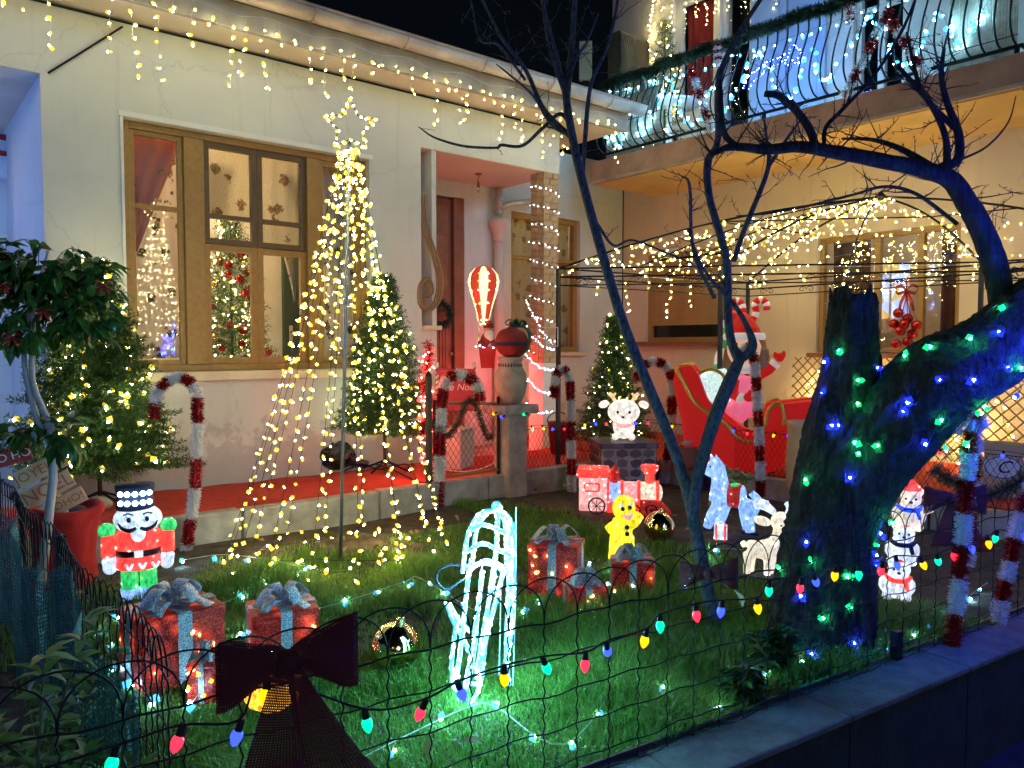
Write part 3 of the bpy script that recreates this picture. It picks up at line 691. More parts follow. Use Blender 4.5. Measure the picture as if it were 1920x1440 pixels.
def reeds(label, pts0, pts1, z0, z1, n, mat):
    t = thing('reed_screen', label, 'screen'); a, b = V(pts0), V(pts1); mb = MB()
    for i in range(n):
        p = a.lerp(b, i/(n-1)); r = (b-a).length/n*.46*random.uniform(.8, 1.1); q = V(random.uniform(-.006,.006), random.uniform(-.006,.006), 0)
        mb.tube([(p.x, p.y, z0), (p.x+q.x, p.y+q.y, z1+random.uniform(-.02, .02))], r, 5)
    stuff(mb.build('reeds', mat, t, True))
    for z in (z0+.15, (z0+z1)/2, z1-.12): MB().tube([a+V(0,0,z)+V(-.012,-.012,0), b+V(0,0,z)+V(-.012,-.012,0)], .004, 4).build('binding_wire', M_iron, t)
M_reed = mk('reed', (.46, .42, .32), .8, var=.3, vs=20)
reeds('reed screen behind the bars at the far corner of the balcony', (rx+.05, YB1-.12, 0), (rx+.05, YB1-.95, 0), 3.42, 4.2, 62, M_reed)
reeds('reed screen closing the far end of the balcony', (rx+.08, YB1-.11, 0), (XR-.05, YB1-.11, 0), 3.42, 4.2, 62, M_reed)
reeds('tall reed screen at the near end of the balcony', (rx+.05, YB0+.12, 0), (rx+.05, YB0+.60, 0), 3.42, 4.6, 44, M_reed)
# ---------------------------------------------------------------- lawn
M_grass = island('grass_blades', [(0, (.07,.18,.022)), (.45, (.12,.29,.035)), (.8, (.19,.36,.06)), (1, (.32,.32,.12))], .5, .35)
def value_noise(x, y, s, seed):
    g = np.random.default_rng(seed).uniform(size=(64, 64)); x = x*s; y = y*s; i = np.floor(x).astype(int); j = np.floor(y).astype(int)
    fx_, fy_ = x-i, y-j; fx_ = fx_*fx_*(3-2*fx_); fy_ = fy_*fy_*(3-2*fy_); a = lambda p, q: g[p % 64, q % 64]
    return (a(i,j)*(1-fx_)+a(i+1,j)*fx_)*(1-fy_)+(a(i,j+1)*(1-fx_)+a(i+1,j+1)*fx_)*fy_
def grass(n):
    x = RNG.uniform(-.5, 5.5, n); y = RNG.uniform(1.0, 4.84, n); ok = y > (FA.y+(x-FA.x)*FD.y/FD.x)+.02
    dens = .65*value_noise(x, y, 1.7, 3)+.35*value_noise(x, y, 6, 5)
    kerbd = np.clip((4.95-y)/1.25, 0, 1); bare = np.where(x < 3.4, kerbd*1.15, 1.0); right = np.clip((4.6-x)/1.6, .25, 1); left = np.clip((x-.1)/.6, .25, 1)
    ok &= dens*bare*right*left > RNG.uniform(.27, .57, n)
    x, y = x[ok], y[ok]; n = len(x); z = .018*np.sin(3*x+1.3*y)*np.sin(2.1*y)-.012
    L = (.022+.125*value_noise(x, y, 2.6, 9)**1.7)*RNG.uniform(.5, 1.35, n)*np.where(y < 2.6, 1.25, 1.0)*np.where(y > 4.2, .6, 1); w = RNG.uniform(.0012, .0026, n)
    a = RNG.uniform(0, 2*np.pi, n); ln = RNG.uniform(.15, .95, n)*L
    dx, dy = np.cos(a), np.sin(a); px_, py_ = -dy*w, dx*w; p = np.stack([x, y, z], 1)
    v = np.zeros((n, 5, 3)); side = np.stack([px_, py_, np.zeros(n)], 1)
    m1 = p+np.stack([dx*ln*.25, dy*ln*.25, L*.55], 1); m2 = p+np.stack([dx*ln, dy*ln, L*(1-.25*ln/L)], 1)
    v[:, 0] = p-side; v[:, 1] = p+side; v[:, 2] = m1-side*.8; v[:, 3] = m1+side*.8; v[:, 4] = m2
    f = np.array([(0,1,3),(0,3,2),(2,3,4)])[None]+(np.arange(n)*5)[:, None, None]
    o = link(bpy.data.objects.new('grass', arrmesh('grass', v.reshape(-1, 3), f.reshape(-1, 3), M_grass)))
    return tag(o, 'tufty green lawn grass filling the fenced garden', 'grass', kind='stuff')
grass(440000)
# ---------------------------------------------------------------- fir trees
M_fir = island('fir_needles', [(0, (.012,.045,.012)), (.5, (.022,.075,.018)), (.85, (.04,.11,.025)), (1, (.07,.13,.03))], .5, .12)
M_bark = mk('fir_bark', (.05, .03, .018), .9, var=.3, vs=14)
def fir_segments(h, rad, z0, nb, rs, droop=-.05, power=.85, tw=.034):
    segs = []; tips = []
    for i in range(nb):
        f = (i+rs.uniform(0, 1))/nb; f = 1-(1-f)**1.25; z = z0+(h-z0-.04)*f
        L = rad*(1-f)**power*rs.uniform(.72, 1.12)+.035; a = i*2.39996+rs.uniform(-.3, .3)
        d = np.array([math.cos(a), math.sin(a), .18+.55*f+droop]); d /= np.linalg.norm(d); side = np.array([-math.sin(a), math.cos(a), 0.])
        p = np.array([0, 0, z]); n = max(2, int(L/tw)); prev = p
        for k in range(1, n+1):
            s = k/n; q = p+d*L*s+np.array([0, 0, -.10*L*s*s+rs.normal(0, .004)]); segs.append((prev, q)); prev = q
            if s > .22:
                for sg in (-1, 1):
                    tl = (.055+.26*L*(1.05-s))*rs.uniform(.7, 1.2); td = d*.75+side*sg*rs.uniform(.6, .95)+np.array([0, 0, rs.uniform(-.15, .3)])
                    e = q+td/np.linalg.norm(td)*tl; segs.append((q, e)); tips.append(e)
        tips.append(prev)
    segs.append((np.array([0, 0, h-.16]), np.array([0, 0, h])))
    return np.array([s[0] for s in segs]), np.array([s[1] for s in segs]), np.array(tips)
def needles(a, b, rs, sp=.0055, ln=.024, w=.0016):
    L = np.linalg.norm(b-a, axis=1); cnt = np.maximum(2, (L/sp).astype(int)); idx = np.repeat(np.arange(len(a)), cnt); n = len(idx)
    t = rs.uniform(0, 1, n)[:, None]; p = a[idx]*(1-t)+b[idx]*t; d = (b-a)[idx]/L[idx][:, None]
    r = rs.normal(size=(n, 3)); r -= d*(r*d).sum(1)[:, None]; r /= np.linalg.norm(r, axis=1)[:, None]
    q = d*.55+r*.85; q /= np.linalg.norm(q, axis=1)[:, None]; s = np.cross(q, rs.normal(size=(n, 3))); s /= np.linalg.norm(s, axis=1)[:, None]
    l = ln*rs.uniform(.6, 1.2, n)[:, None]; v = np.zeros((n, 4, 3)); v[:, 0] = p-s*w*.6; v[:, 1] = p+q*l*.5+s*w; v[:, 2] = p+q*l; v[:, 3] = p+q*l*.5-s*w
    return v.reshape(-1, 3), (np.array([(0,1,2),(0,2,3)])[None]+(np.arange(n)*4)[:, None, None]).reshape(-1, 3)
def fir(label, loc, h, rad, seed, nb=230, z0=.14, key='warm', nbulb=120, llabel='', stand=True, br=.0072, sp=.0042, off=.02, wn=.0028, ln=.030, name='christmas_tree', inner=.25):
    rs = np.random.default_rng(seed); t = thing(name, label, 'christmas tree', loc)
    a, b, tips = fir_segments(h, rad, z0, nb, rs); v, f = needles(a, b, rs, sp, ln, wn)
    stuff(link(bpy.data.objects.new('foliage', arrmesh('foliage', v, f, M_fir)), t))
    MB().tube([(0,0,.0), (0,0,h*.5), (0,0,h-.05)], [.016, .011, .004], 7).build('trunk', M_bark, t)
    if stand:
        for k in range(4):
            g = k*math.pi/2+.5; MB().tube([(0,0,.09), (.10*math.cos(g),.10*math.sin(g),.05), (.22*math.cos(g),.22*math.sin(g),.008)], .009, 5).build('stand_leg', M_iron, t)
    if nbulb:
        s = thing('tree_lights', llabel, 'string lights', loc)
        order = tips[np.argsort(tips[:, 2]+.06*np.arctan2(tips[:, 1], tips[:, 0]))]; c = order[np.linspace(0, len(order)-1, nbulb).astype(int)]
        c = c*np.concatenate([1-inner*rs.uniform(0, 1, (nbulb, 2)), np.ones((nbulb, 1))], 1)+rs.normal(0, off*.4, (nbulb, 3))
        m = MB()
        o = np.argsort(np.floor(c[:, 2]/(h/14))*10+np.arctan2(c[:, 1], c[:, 0])); c = c[o]
        m.tube([c[i]*np.array([.8,.8,1]) for i in range(len(c))], .0013, 3, cap=False); m.build('wire', WIRE, s); bulbs(c, key, s, br)
    return t
CZ = .175
pL = P(188, 946, Z=CZ); fir('christmas tree with yellow lights in the corner behind the nutcracker', pL, 1.62, .54, 1, 420, .20, 'warm', 170, 'yellow lights wound round the tree behind the nutcracker', br=.0088, inner=.02)
pM = P(722, 882, Z=CZ); fir('tall narrow christmas tree thick with yellow lights beside the light cone', pM, 1.66, .38, 2, 360, .30, 'warm', 190, 'dense yellow lights on the narrow tree beside the light cone')
pR = P(1150, 805, d=7.6); pR.z = CZ; fir('christmas tree with yellow lights behind the reindeer pedestal', pR, 1.36, .35, 3, 260, .12, 'warm', 110, 'yellow lights on the tree behind the reindeer pedestal', br=.0055)
pI = P(436, 700, Y=6.85); pI.z = .32; fir('indoor christmas tree with red baubles behind the centre window panes', pI, 2.15, .46, 4, 260, .35, 'warm', 210, 'yellow lights on the indoor tree behind the window', sp=.008, br=.0062)
M_bred = mk('red_bauble', (.42, .02, .02), .12, .6, var=0); M_bgold = mk('gold_bauble', (.75, .55, .25), .15, .8, var=0)
rs = np.random.default_rng(11)
for k in range(34):
    z = .5+1.35*k/34; r = .44*(1-(z-.35)/1.8)*rs.uniform(.85, 1.05); g = rs.uniform(-math.pi, .3)
    b = thing('bauble', 'round red bauble among those hung on the indoor christmas tree' if k % 6 else 'pale gold bauble among those hung on the indoor christmas tree', 'bauble', pI+V(r*math.cos(g), r*math.sin(g), z), group='red baubles on the indoor tree' if k % 6 else 'gold baubles on the indoor tree')
    MB().ell((0,0,0), rs.uniform(.028, .045), 14, 9).build('ball', M_bred if k % 6 else M_bgold, b, True)
    MB().lathe([(.008,.03), (.008,.048), (0,.05)], 8).build('cap', M_bgold, b)
pB = P(1246, 165, X=7.2); pB.z = 3.395; fir('small christmas tree standing on the balcony', pB, 1.62, .32, 5, 120, .15, 'warm', 70, 'sparkling lights on the balcony tree', sp=.009, stand=False)
# ---------------------------------------------------------------- bare trees
def bark_mat(name, a, b, sc=16, bp=.9):
    m, nt, bs, N, L = nodes(name); co = obj_co(nt, (1, 1, .28)); n = ntex(nt, co, sc, 6, .7); vo = N.new('ShaderNodeTexVoronoi'); vo.inputs['Scale'].default_value = sc*2.2
    vo.feature = 'DISTANCE_TO_EDGE'; L.new(co, vo.inputs[0])
    c = mixc(nt, ramp(nt, vo.outputs['Distance'], [(0, (0,0,0)), (.22, (1,1,1))]), tuple(x*.45 for x in a), ramp(nt, n.outputs[0], [(.3, a), (.7, b)]))
    L.new(c, bs.inputs['Base Color']); bs.inputs['Roughness'].default_value = .85
    ad = N.new('ShaderNodeMath'); ad.operation = 'ADD'; L.new(n.outputs[0], ad.inputs[0]); L.new(vo.outputs['Distance'], ad.inputs[1]); bumpn(nt, bs, ad.outputs[0], bp, .03); return m
def fissured(name, a, b, sc, st, bp, dist):
    m, nt, bs, N, L = nodes(name); co = obj_co(nt, st); n = ntex(nt, co, sc, 7, .68); n2 = ntex(nt, obj_co(nt), sc*.5, 4, .6)
    c = mixc(nt, ramp(nt, n.outputs[0], [(.38, (0,0,0)), (.58, (1,1,1))]), tuple(x*.35 for x in a), ramp(nt, n2.outputs[0], [(.3, a), (.7, b)])); L.new(c, bs.inputs['Base Color'])
    bs.inputs['Roughness'].default_value = .85; bumpn(nt, bs, n.outputs[0], bp, dist); return m
M_oldbark = fissured('old_bark', (.020, .022, .025), (.058, .060, .060), 34, (1, 1, .14), 1.0, .10); M_thinbark = fissured('smooth_bark', (.050, .056, .080), (.095, .105, .14), 70, (1, 1, .4), .7, .012)
def limb(path, rads, d0, d1=None, n=7, sides=8):
    d1 = d0 if d1 is None else d1; N = len(path)
    pts = [P(u, v, d=d0+(d1-d0)*i/(N-1)) for i, (u, v) in enumerate(path)]
    k = FPX; rr = [r*(d0+(d1-d0)*i/(N-1))/k for i, r in enumerate(rads)]
    return curve(pts, n), lerps(rr, n)
def rough_tube(mb, pts, rr, sides, amp, seed):
    st = len(mb.v); mb.tube(pts, rr, sides); rs = random.Random(seed)
    ph = [rs.uniform(0, 6.28) for _ in range(6)]
    for i in range(st, len(mb.v)):
        v = V(mb.v[i]); j = (i-st)//sides; k = (i-st) % sides
        if j < len(pts):
            c = V(pts[j]); g = 2*math.pi*k/sides
            rg = sum(math.sin(nj*g+aj*c.z+bj*math.sin(7*c.z+nj)+ph[nj % 6])*wj for nj, aj, bj, wj in ((13,4,1.2,.5), (19,-6,1.5,.45), (29,9,1.8,.4), (37,-13,2,.3))) if sides > 20 else 0
            f = 1+.030*abs(rg)+amp*(.5*math.sin(3*g+ph[0]+v.z*3)+.35*math.sin(7*g+ph[1]+v.z*2)+.5*math.sin(v.z*9+ph[2]+2*g)+rs.uniform(-.35, .35)); mb.v[i] = tuple(c+(v-c)*f)
def twigs(mb, pts, rr, rs, n, ln, r0, up=.25, spurs=True, depth=1):
    for _ in range(n):
        i = rs.randrange(max(1, len(pts)//8), len(pts)-1); p = V(pts[i]); t = (V(pts[i+1])-V(pts[i])).normalized()
        q = V(rs.gauss(0, 1), rs.gauss(0, 1), rs.gauss(0, 1)); q -= FW*q.dot(FW)*.6; q = (q.normalized()+t*.5+V(0, 0, up)).normalized(); L = ln*rs.uniform(.35, 1.25); m = max(4, int(L/.035)); path = [p]
        d = q
        for k in range(m): d = (d+V(rs.gauss(0, .14), rs.gauss(0, .14), rs.gauss(.03, .14))).normalized(); path.append(path[-1]+d*L/m)
        r = min(r0, rr[i]*.55)*rs.uniform(.7, 1.1); mb.tube(path, [max(.0011, r*(1-.8*k/m)) for k in range(m+1)], 4)
        if spurs:
            for k in range(1, m+1):
                if rs.random() < .55: s = V(rs.gauss(0, 1), rs.gauss(0, 1), rs.gauss(.4, 1)).normalized()*rs.uniform(.008, .028); mb.tube([path[k], path[k]+s], [.0018, .0011], 3)
        if depth and L > .16 and rs.random() < .6: twigs(mb, path, [r]*len(path), rs, 2, L*.55, r*.6, up, spurs, depth-1)
TREE_MESH = []
def bare_tree(label, name, trunk, limbs, mat, seed, amp=.0, tsides=10, twn=0, twl=.2, twr=.004, base=None):
    rs = random.Random(seed); t = thing(name, label, 'tree', base)
    inv = -V(base); mb = MB()
    for path, rads, d0, d1 in trunk:
        pts, rr = limb(path, rads, d0, d1, n=18 if amp else 7); pts = [p+inv for p in pts]
        if not amp: mb.tube(pts, rr, tsides); continue
        rough_tube(mb, pts, rr, tsides, amp, seed); top = len(pts)*tsides; jr = random.Random(seed)
        for q_ in range(3):
            for kk in range(tsides):
                ix = top-tsides*(q_+1)+kk; vv = V(mb.v[ix]); mb.v[ix] = tuple(vv+V(jr.uniform(-.003,.003), jr.uniform(-.003,.003), (.022*math.sin(kk*.35+1)+.018*math.sin(kk*.9)+jr.uniform(-.006,.006))*(1-q_*.3)))
        for (uu, vv_, dd_, rr_) in ((1562,650,-.02,15), (1636,625,-.02,13), (1642,680,-.02,12)):
            mb.ell(P(uu, vv_, d=D2+.09+dd_)+inv, (rr_*.0022, rr_*.0022, rr_*.0045), 9, 7)
    tk = mb.build('trunk', mat, t, True); TREE_MESH.append(([V(v)-inv for v in mb.v], mb.f))
    for path, rads, d0, d1, n, ln in limbs:
        b = MB(); pts, rr = limb(path, rads, d0, d1, n=18 if amp and max(rads) > 25 and n == 0 else 7); pts = [p+inv for p in pts]
        if amp and max(rads) > 25: rough_tube(b, pts, rr, 72 if n == 0 else 24, amp, seed+1)
        else: b.tube(pts, rr, 7)
        TREE_MESH.append(([V(v)-inv for v in b.v], b.f)); o = b.build('branch', mat, t, True); tw = MB(); twigs(tw, pts, rr, rs, n, ln, twr)
        if n: stuff(tw.build('twigs', mat, o))
    return t
b1 = P(1345, 1195, Z=0); D1 = depth(b1)
bare_tree('thin bluish bare sapling with two stems leaning over the garden', 'bare_tree',
  [([(1347,1205),(1328,1110),(1308,1010),(1286,910),(1255,820),(1212,715),(1170,610),(1136,500),(1105,390),(1080,290),(1066,215),(1060,165)], [13.5,12.5,12,11,10.5,10,9.5,9,8.5,8,7.5,7], D1, 3.7)],
  [([(1298,990),(1307,900),(1338,790),(1366,720),(1386,676)], [11.5,11,13,13,10], 3.3, 3.45, 0, .1),
   ([(1386,678),(1371,640),(1365,590),(1363,500),(1350,440),(1330,370),(1327,305),(1346,262),(1348,150),(1386,62),(1432,-10)], [9.5,8.5,8,7.5,7.5,7,7.5,6,6,5,4], 3.45, 3.6, 18, .18),
   ([(1385,677),(1411,650),(1397,605),(1368,560),(1338,530),(1312,490),(1290,430)], [9,9,5,4,3.5,3,2], 3.45, 3.5, 2, .12),
   ([(1376,490),(1392,440),(1408,400),(1440,316),(1437,262),(1432,215)], [5,5,5,4.5,3,1.5], 3.5, 3.5, 13, .15),
   ([(1440,314),(1480,254),(1512,210)], [4,3,1], 3.5, 3.5, 5, .1),
   ([(1340,560),(1300,470),(1293,350),(1278,330)], [4,3.5,3,1.5], 3.5, 3.5, 13, .15),
   ([(1062,180),(1072,95),(1078,0),(1082,-90)], [8,6,5,4], 3.7, 3.8, 7, .22),
   ([(1061,175),(1035,70),(1016,0),(1000,-60)], [5,3.5,3,2], 3.7, 3.8, 8, .22),
   ([(1060,180),(1030,90),(1018,0),(1017,-60)], [4,3,2.5,2], 3.7, 3.75, 7, .2),
   ([(1068,255),(1020,205),(985,130),(940,70),(905,0),(880,-40)], [5,4.5,4,3,2.5,1.5], 3.7, 3.8, 10, .22),
   ([(985,150),(935,85),(900,75),(885,10),(875,-20)], [3,2.5,2,2,1], 3.75, 3.8, 6, .16),
   ([(1080,258),(1035,235),(1000,180),(955,140),(930,120)], [4,3,2.5,2,1], 3.7, 3.75, 3, .1),
   ([(1085,280),(1055,215),(1020,238),(980,273),(940,272),(930,277),(870,274),(815,258),(785,238)], [3,4,3.5,3,3,2.5,2.5,2,1], 3.7, 3.9, 2, .08),
   ([(1062,170),(1080,110),(1100,80),(1122,25)], [4,3,2.5,1.5], 3.7, 3.7, 9, .16),
   ([(1093,330),(1098,250),(1108,160),(1138,90),(1155,20),(1160,-30)], [3.5,4.5,4,3.5,3,2], 3.65, 3.6, 9, .18),
   ([(1120,420),(1150,460),(1185,450),(1240,470),(1300,495)], [3,2.5,2,2,1], 3.6, 3.55, 3, .1),
   ], M_thinbark, 21, base=b1, twr=.003)
TREE_MESH.clear(); b2 = P(1530, 1215, Z=0); D2 = depth(b2)
bare_tree('thick old tree trunk with sawn stump and heavy limb wrapped in lights', 'old_tree',
  [([(1525,1262),(1538,1180),(1548,1050),(1568,930),(1590,800),(1597,700),(1598,620),(1600,553)], [112,88,80,78,66,52,46,40], D2, D2+.1)],
  [([(1562,1010),(1606,905),(1680,800),(1760,712),(1860,660),(1960,585),(2150,470),(2400,330)], [64,70,78,78,72,68,60,40], D2+.05, D2-.35, 0, .1),
   ([(1885,640),(1878,560),(1866,500),(1842,432),(1812,378),(1780,336),(1720,316),(1650,302),(1580,289),(1500,276),(1440,281),(1370,276),(1330,292)], [26,21,20,19,18,17,15,14,13,11,9.5,7,4], D2-.15, D2-.1, 70, .17),
   ([(1790,345),(1762,318),(1795,300),(1797,250),(1775,190),(1765,140),(1770,90)], [12,10,9,8,6,5,3], D2-.1, D2-.1, 26, .14),
   ([(1775,330),(1773,260),(1748,200),(1715,160),(1680,120)], [8,6,5.5,5,3], D2-.1, D2-.1, 20, .14),
   ([(1790,240),(1740,190),(1720,150),(1700,60)], [6,5,4,2], D2-.1, D2-.05, 16, .14),
   ([(1530,278),(1516,240),(1490,205),(1460,180),(1434,176)], [8,8,7.5,7,6], D2-.1, D2-.1, 6, .12),
   ([(1545,280),(1548,240),(1580,205),(1640,140),(1690,60),(1720,-10)], [4,4,4,3,3,2], D2-.1, D2-.05, 16, .14),
   ([(1765,325),(1700,285),(1640,263),(1578,260)], [8,6,4,2], D2-.1, D2-.05, 14, .12),
   ([(1382,276),(1358,250),(1352,200),(1350,150)], [6,6,5,4], D2-.1, D2-.1, 7, .12),
   ([(1795,420),(1720,365),(1660,350),(1600,365),(1520,385),(1440,400),(1380,405)], [4,3.5,3,2.5,2.5,2,1], D2-.05, D2, 20, .12),
   ([(1800,300),(1850,275),(1890,230),(1905,180)], [2.5,2,1.6,1], D2-.1, D2-.1, 0, .1)],
  M_oldbark, 33, amp=.10, tsides=80, base=b2, twr=.004)
# ---------------------------------------------------------------- leafy plants
M_leaf = island('glossy_leaves', [(0, (.02,.09,.018)), (.5, (.035,.14,.025)), (.85, (.06,.19,.035)), (1, (.12,.26,.05))], .28, .2, .5)
M_varleaf = island('variegated_leaves', [(0, (.10,.22,.06)), (.5, (.20,.36,.10)), (.8, (.38,.48,.18)), (1, (.65,.66,.38))], .5, .2)
def leaves(pts, dirs, ln, w, rs, fold=.18):
    """pointed folded leaves with a curved midrib; eight triangles each"""
    pts = np.array(pts, float); d = np.array(dirs, float); d /= np.linalg.norm(d, axis=1)[:, None]; n = len(pts); s = np.cross(d, np.array([0, 0, 1.])+rs.normal(0, .35, (n, 3))); s /= np.linalg.norm(s, axis=1)[:, None]
    u = np.cross(s, d); l = (ln*rs.uniform(.65, 1.2, n))[:, None]; ww = (w*rs.uniform(.75, 1.15, n))[:, None]; v = np.zeros((n, 8, 3))
    def at(t, sd, z): return pts+d*l*t+s*ww*sd+u*l*(z-.35*t*t)
    v[:, 0] = at(0, 0, 0); v[:, 1] = at(.3, .42, fold*.4); v[:, 2] = at(.3, 0, 0); v[:, 3] = at(.3, -.42, fold*.4); v[:, 4] = at(.65, .38, fold*.4); v[:, 5] = at(.65, 0, 0); v[:, 6] = at(.65, -.38, fold*.4); v[:, 7] = at(1.05, 0, 0)
    f = np.array([(0,2,1),(0,3,2),(1,2,5),(1,5,4),(2,3,6),(2,6,5),(4,5,7),(5,6,7)])[None]+(np.arange(n)*8)[:, None, None]; return v.reshape(-1, 3), f.reshape(-1, 3)
rs = np.random.default_rng(51)
pf = P(72, 1085, d=3.75); pf.z = 0; fic = thing('weeping_fig', 'leafy fig tree with slim pale twin stems and red bows', 'tree', pf); kf = 3.75/FPX; z0f = P(72, 1085, d=3.75).z
def fl(u, v, y=0): p = P(u, v, d=3.75+y)-pf; return p
for st in ([(95,800),(72,790),(52,720),(45,660),(52,600),(70,540),(90,470)], [(95,800),(82,770),(62,720),(60,660),(62,600),(48,540),(30,470)]):
    MB().tube(curve([fl(u, v) for u, v in st], 6), lerps([.016,.015,.014,.013,.011,.008,.005], 6), 7).build('stem', mk('pale_stem', (.42,.42,.44), .6, var=.15), fic, True)
MB().tube([(0, 0, 0), fl(100, 900), fl(95, 800)], [.024, .02, .018], 8).build('trunk', mk('pale_stem', (.42,.42,.44), .6), fic, True)
lp, ld = [], []; br = MB()
for (cu, cv, ru, rv, n) in ((70,500,85,75,26), (120,540,95,70,30), (20,580,60,80,20), (160,600,60,60,18), (90,620,110,40,22), (180,520,35,45,10), (55,810,60,35,13), (120,810,35,45,9), (5,480,30,40,8)):
    c = fl(cu, cv)
    for _ in range(n):
        g = rs.normal(size=3); g /= np.linalg.norm(g); r_ = rs.uniform(.35, 1)**.6
        e = c+RT*float(g[0]*ru*1.15*kf*r_)+V(0, 0, 1)*float(g[2]*rv*kf*r_)+FW*float(g[1]*ru*kf*.9*r_); base = c.lerp(e, .35)-V(0, 0, .03)
        pth = curve([base, base.lerp(e, .6)+V(0, 0, .02), e], 4); br.tube(pth, .0016, 4, cap=False)
        for k in range(6):
            q = pth[min(len(pth)-1, 1+int(k*1.4))]; dd = (e-base).normalized()*.55+V(rs.normal(0, .5), rs.normal(0, .5), -.55+rs.normal(0, .25)); lp.append(tuple(q)); ld.append(tuple(dd))
stuff(br.build('twigs', M_bark, fic)); v, f = leaves(lp, ld, .092, .050, rs)
stuff(link(bpy.data.objects.new('foliage', arrmesh('foliage', v, f, M_leaf, smooth=True)), fic))
def var_plant(label, u, v, d, h, n, seed, name='shrub', mat=None):
    rs = np.random.default_rng(seed); b = P(u, v, d=d); b.z = -.02; t = thing(name, label, 'plant', b); lp, ld = [], []; m = MB()
    for k in range(n):
        a = rs.uniform(0, 6.28); tip = V(math.cos(a)*h*.45*rs.uniform(.2, 1), math.sin(a)*h*.45*rs.uniform(.2, 1), h*rs.uniform(.55, 1.05)); pth = curve([(0,0,0), (tip.x*.35, tip.y*.35, tip.z*.55), tip], 6); m.tube(pth, [.006*(1-.6*i/12) for i in range(13)], 5)
        for j in range(4, 13):
            for _ in range(2 if j < 11 else 6):
                g = rs.uniform(0, 6.28); lp.append(tuple(pth[j])); ld.append((math.cos(g), math.sin(g), rs.uniform(.0, .9)))
    m.build('stems', mk('green_stem', (.10,.12,.06), .6, var=.1), t, True); v_, f_ = leaves(lp, ld, .065, .03, rs, .25)
    stuff(link(bpy.data.objects.new('leaves', arrmesh('leaves', v_, f_, mat or M_varleaf, smooth=True)), t)); return t
var_plant('tall variegated leafy shrub in the near left corner by the fence', 62, 1420, 1.75, .60, 7, 61)
var_plant('low variegated shrub at the bottom of the frame left of the bow', 150, 1440, 1.55, .34, 6, 62)
var_plant('small variegated seedling beside the teal net', 128, 1400, 1.95, .42, 4, 63)
var_plant('dark low weed tuft at the foot of the old trunk', 1450, 1230, 2.85, .20, 9, 64, 'weed', M_fir)
var_plant('dark weed clump under the street fence beneath the sapling', 1395, 1275, 2.62, .16, 8, 65, 'weed', M_fir)
var_plant('green sprig growing behind the white horse at the inner fence', 1378, 925, 5.9, .30, 8, 66, 'weed')

rs = np.random.default_rng(77); n = 150; x = rs.uniform(.6, 5.3, n); y = rs.uniform(1.6, 4.8, n); v, f = leaves(np.stack([x, y, rs.uniform(.015, .05, n)], 1), np.stack([rs.normal(size=n), rs.normal(size=n), rs.normal(0, .25, n)], 1), .055, .035, rs)
tag(link(bpy.data.objects.new('fallen_leaves', arrmesh('fallen_leaves', v, f, island('dead_leaves', [(0, (.10,.05,.02)), (.6, (.22,.12,.05)), (1, (.36,.25,.12))], .8, .1)))), 'dry brown leaves scattered over the lawn and soil', 'leaves', kind='stuff')
# ---------------------------------------------------------------- street fence with hooped top
sf = thing('street_fence', 'black hooped wire fence along the street in front of the lawn', 'fence')
def ff(s, z, o=0): p = FA+FD*s+FN*o; return V(p.x, p.y, z)
def crimp(a, b, amp=.0035, pitch=.045, ax=None):
    a, b = V(a), V(b); L = (b-a).length; n = max(4, int(L/pitch*4)); ax = ax or FD
    return [a.lerp(b, i/n)+ax*amp*math.sin(2*math.pi*i/4) for i in range(n+1)]
s0, s1, st = -2.6, 5.2, .11; k = 0; s = s0; ztop, zbot = .50, .03
NV = int((s1-s0)/st)
vm = MB().tube(crimp((0,0,zbot), (0,0,ztop)), .0021, 4, cap=False).mesh('upright', M_iron, True)
arch = []
for i in range(17):
    g = math.pi*i/16; arch.append(V(st-st*math.cos(g), 0, ztop+.115*math.sin(g)**.8 if 0 < i < 16 else ztop))
am = MB().tube(arch, .0022, 4).mesh('hoop', M_iron, True)
for i in range(NV):
    for nm, mesh in (('upright', vm), ('hoop', am)):
        o = link(bpy.data.objects.new(nm, mesh), sf); o.location = ff(s0+i*st, random.uniform(-.004, .004), .002*(i % 2)); o.rotation_euler = (0, 0, R(-7.5))
        if nm == 'hoop': o.scale = (1, 1, 1)
for z in (.50, .40, .30, .20, .10, .045):
    pts = [ff(s0+(s1-s0)*i/160, z+.004*math.sin(i*1.7)+.0025*math.sin(i*.6+z*9), .004*math.sin(i*.9)) for i in range(161)]
    MB().tube(pts, .0022 if z < .45 else .0027, 4, cap=False).build('rail_wire', M_iron, sf, True)
for s in (1.12, 4.0): MB().box(ff(s, .06, -.012), (.035, .03, .18), (0, 0, R(-7.5))).build('post', M_iron, sf)
MB().tube([ff(s0, .045, -.03), ff(s1, .045, -.03)], .010, 6).build('bottom_tube', M_blueiron, sf)
# big bulbs on it
C9 = {}
for nm, c, st_ in (('red', (1,.02,.05), 1.6), ('blue', (.02,.04,1), 2.6), ('amber', (1,.42,.0), 1.8), ('green', (.0,.85,.28), 1.4)):
    C9[nm] = emit('painted_bulb_'+nm, c, st_)
def c9mesh(nm, r): return MB().lathe([(r*.55,0), (r*.85,-r*.35), (r,-r*.95), (r*.86,-r*1.7), (r*.5,-r*2.35), (r*.12,-r*2.75), (0,-r*2.8)], 14).mesh('bulb', C9[nm], True)
C9M = {n: c9mesh(n, .0125) for n in C9}; C9C = MB().lathe([(.0062,.024), (.0075,.022), (.0085,.0), (.0078,-.004), (0,-.004)], 10).mesh('socket', M_iron, True)
def c9(par, p, nm, tilt=(0,0,0), sc=1):
    b = link(bpy.data.objects.new('bulb', C9M[nm]), par); b.location = p; b.rotation_euler = tilt; b.scale = (sc,)*3
    c = link(bpy.data.objects.new('socket', C9C), b); return b
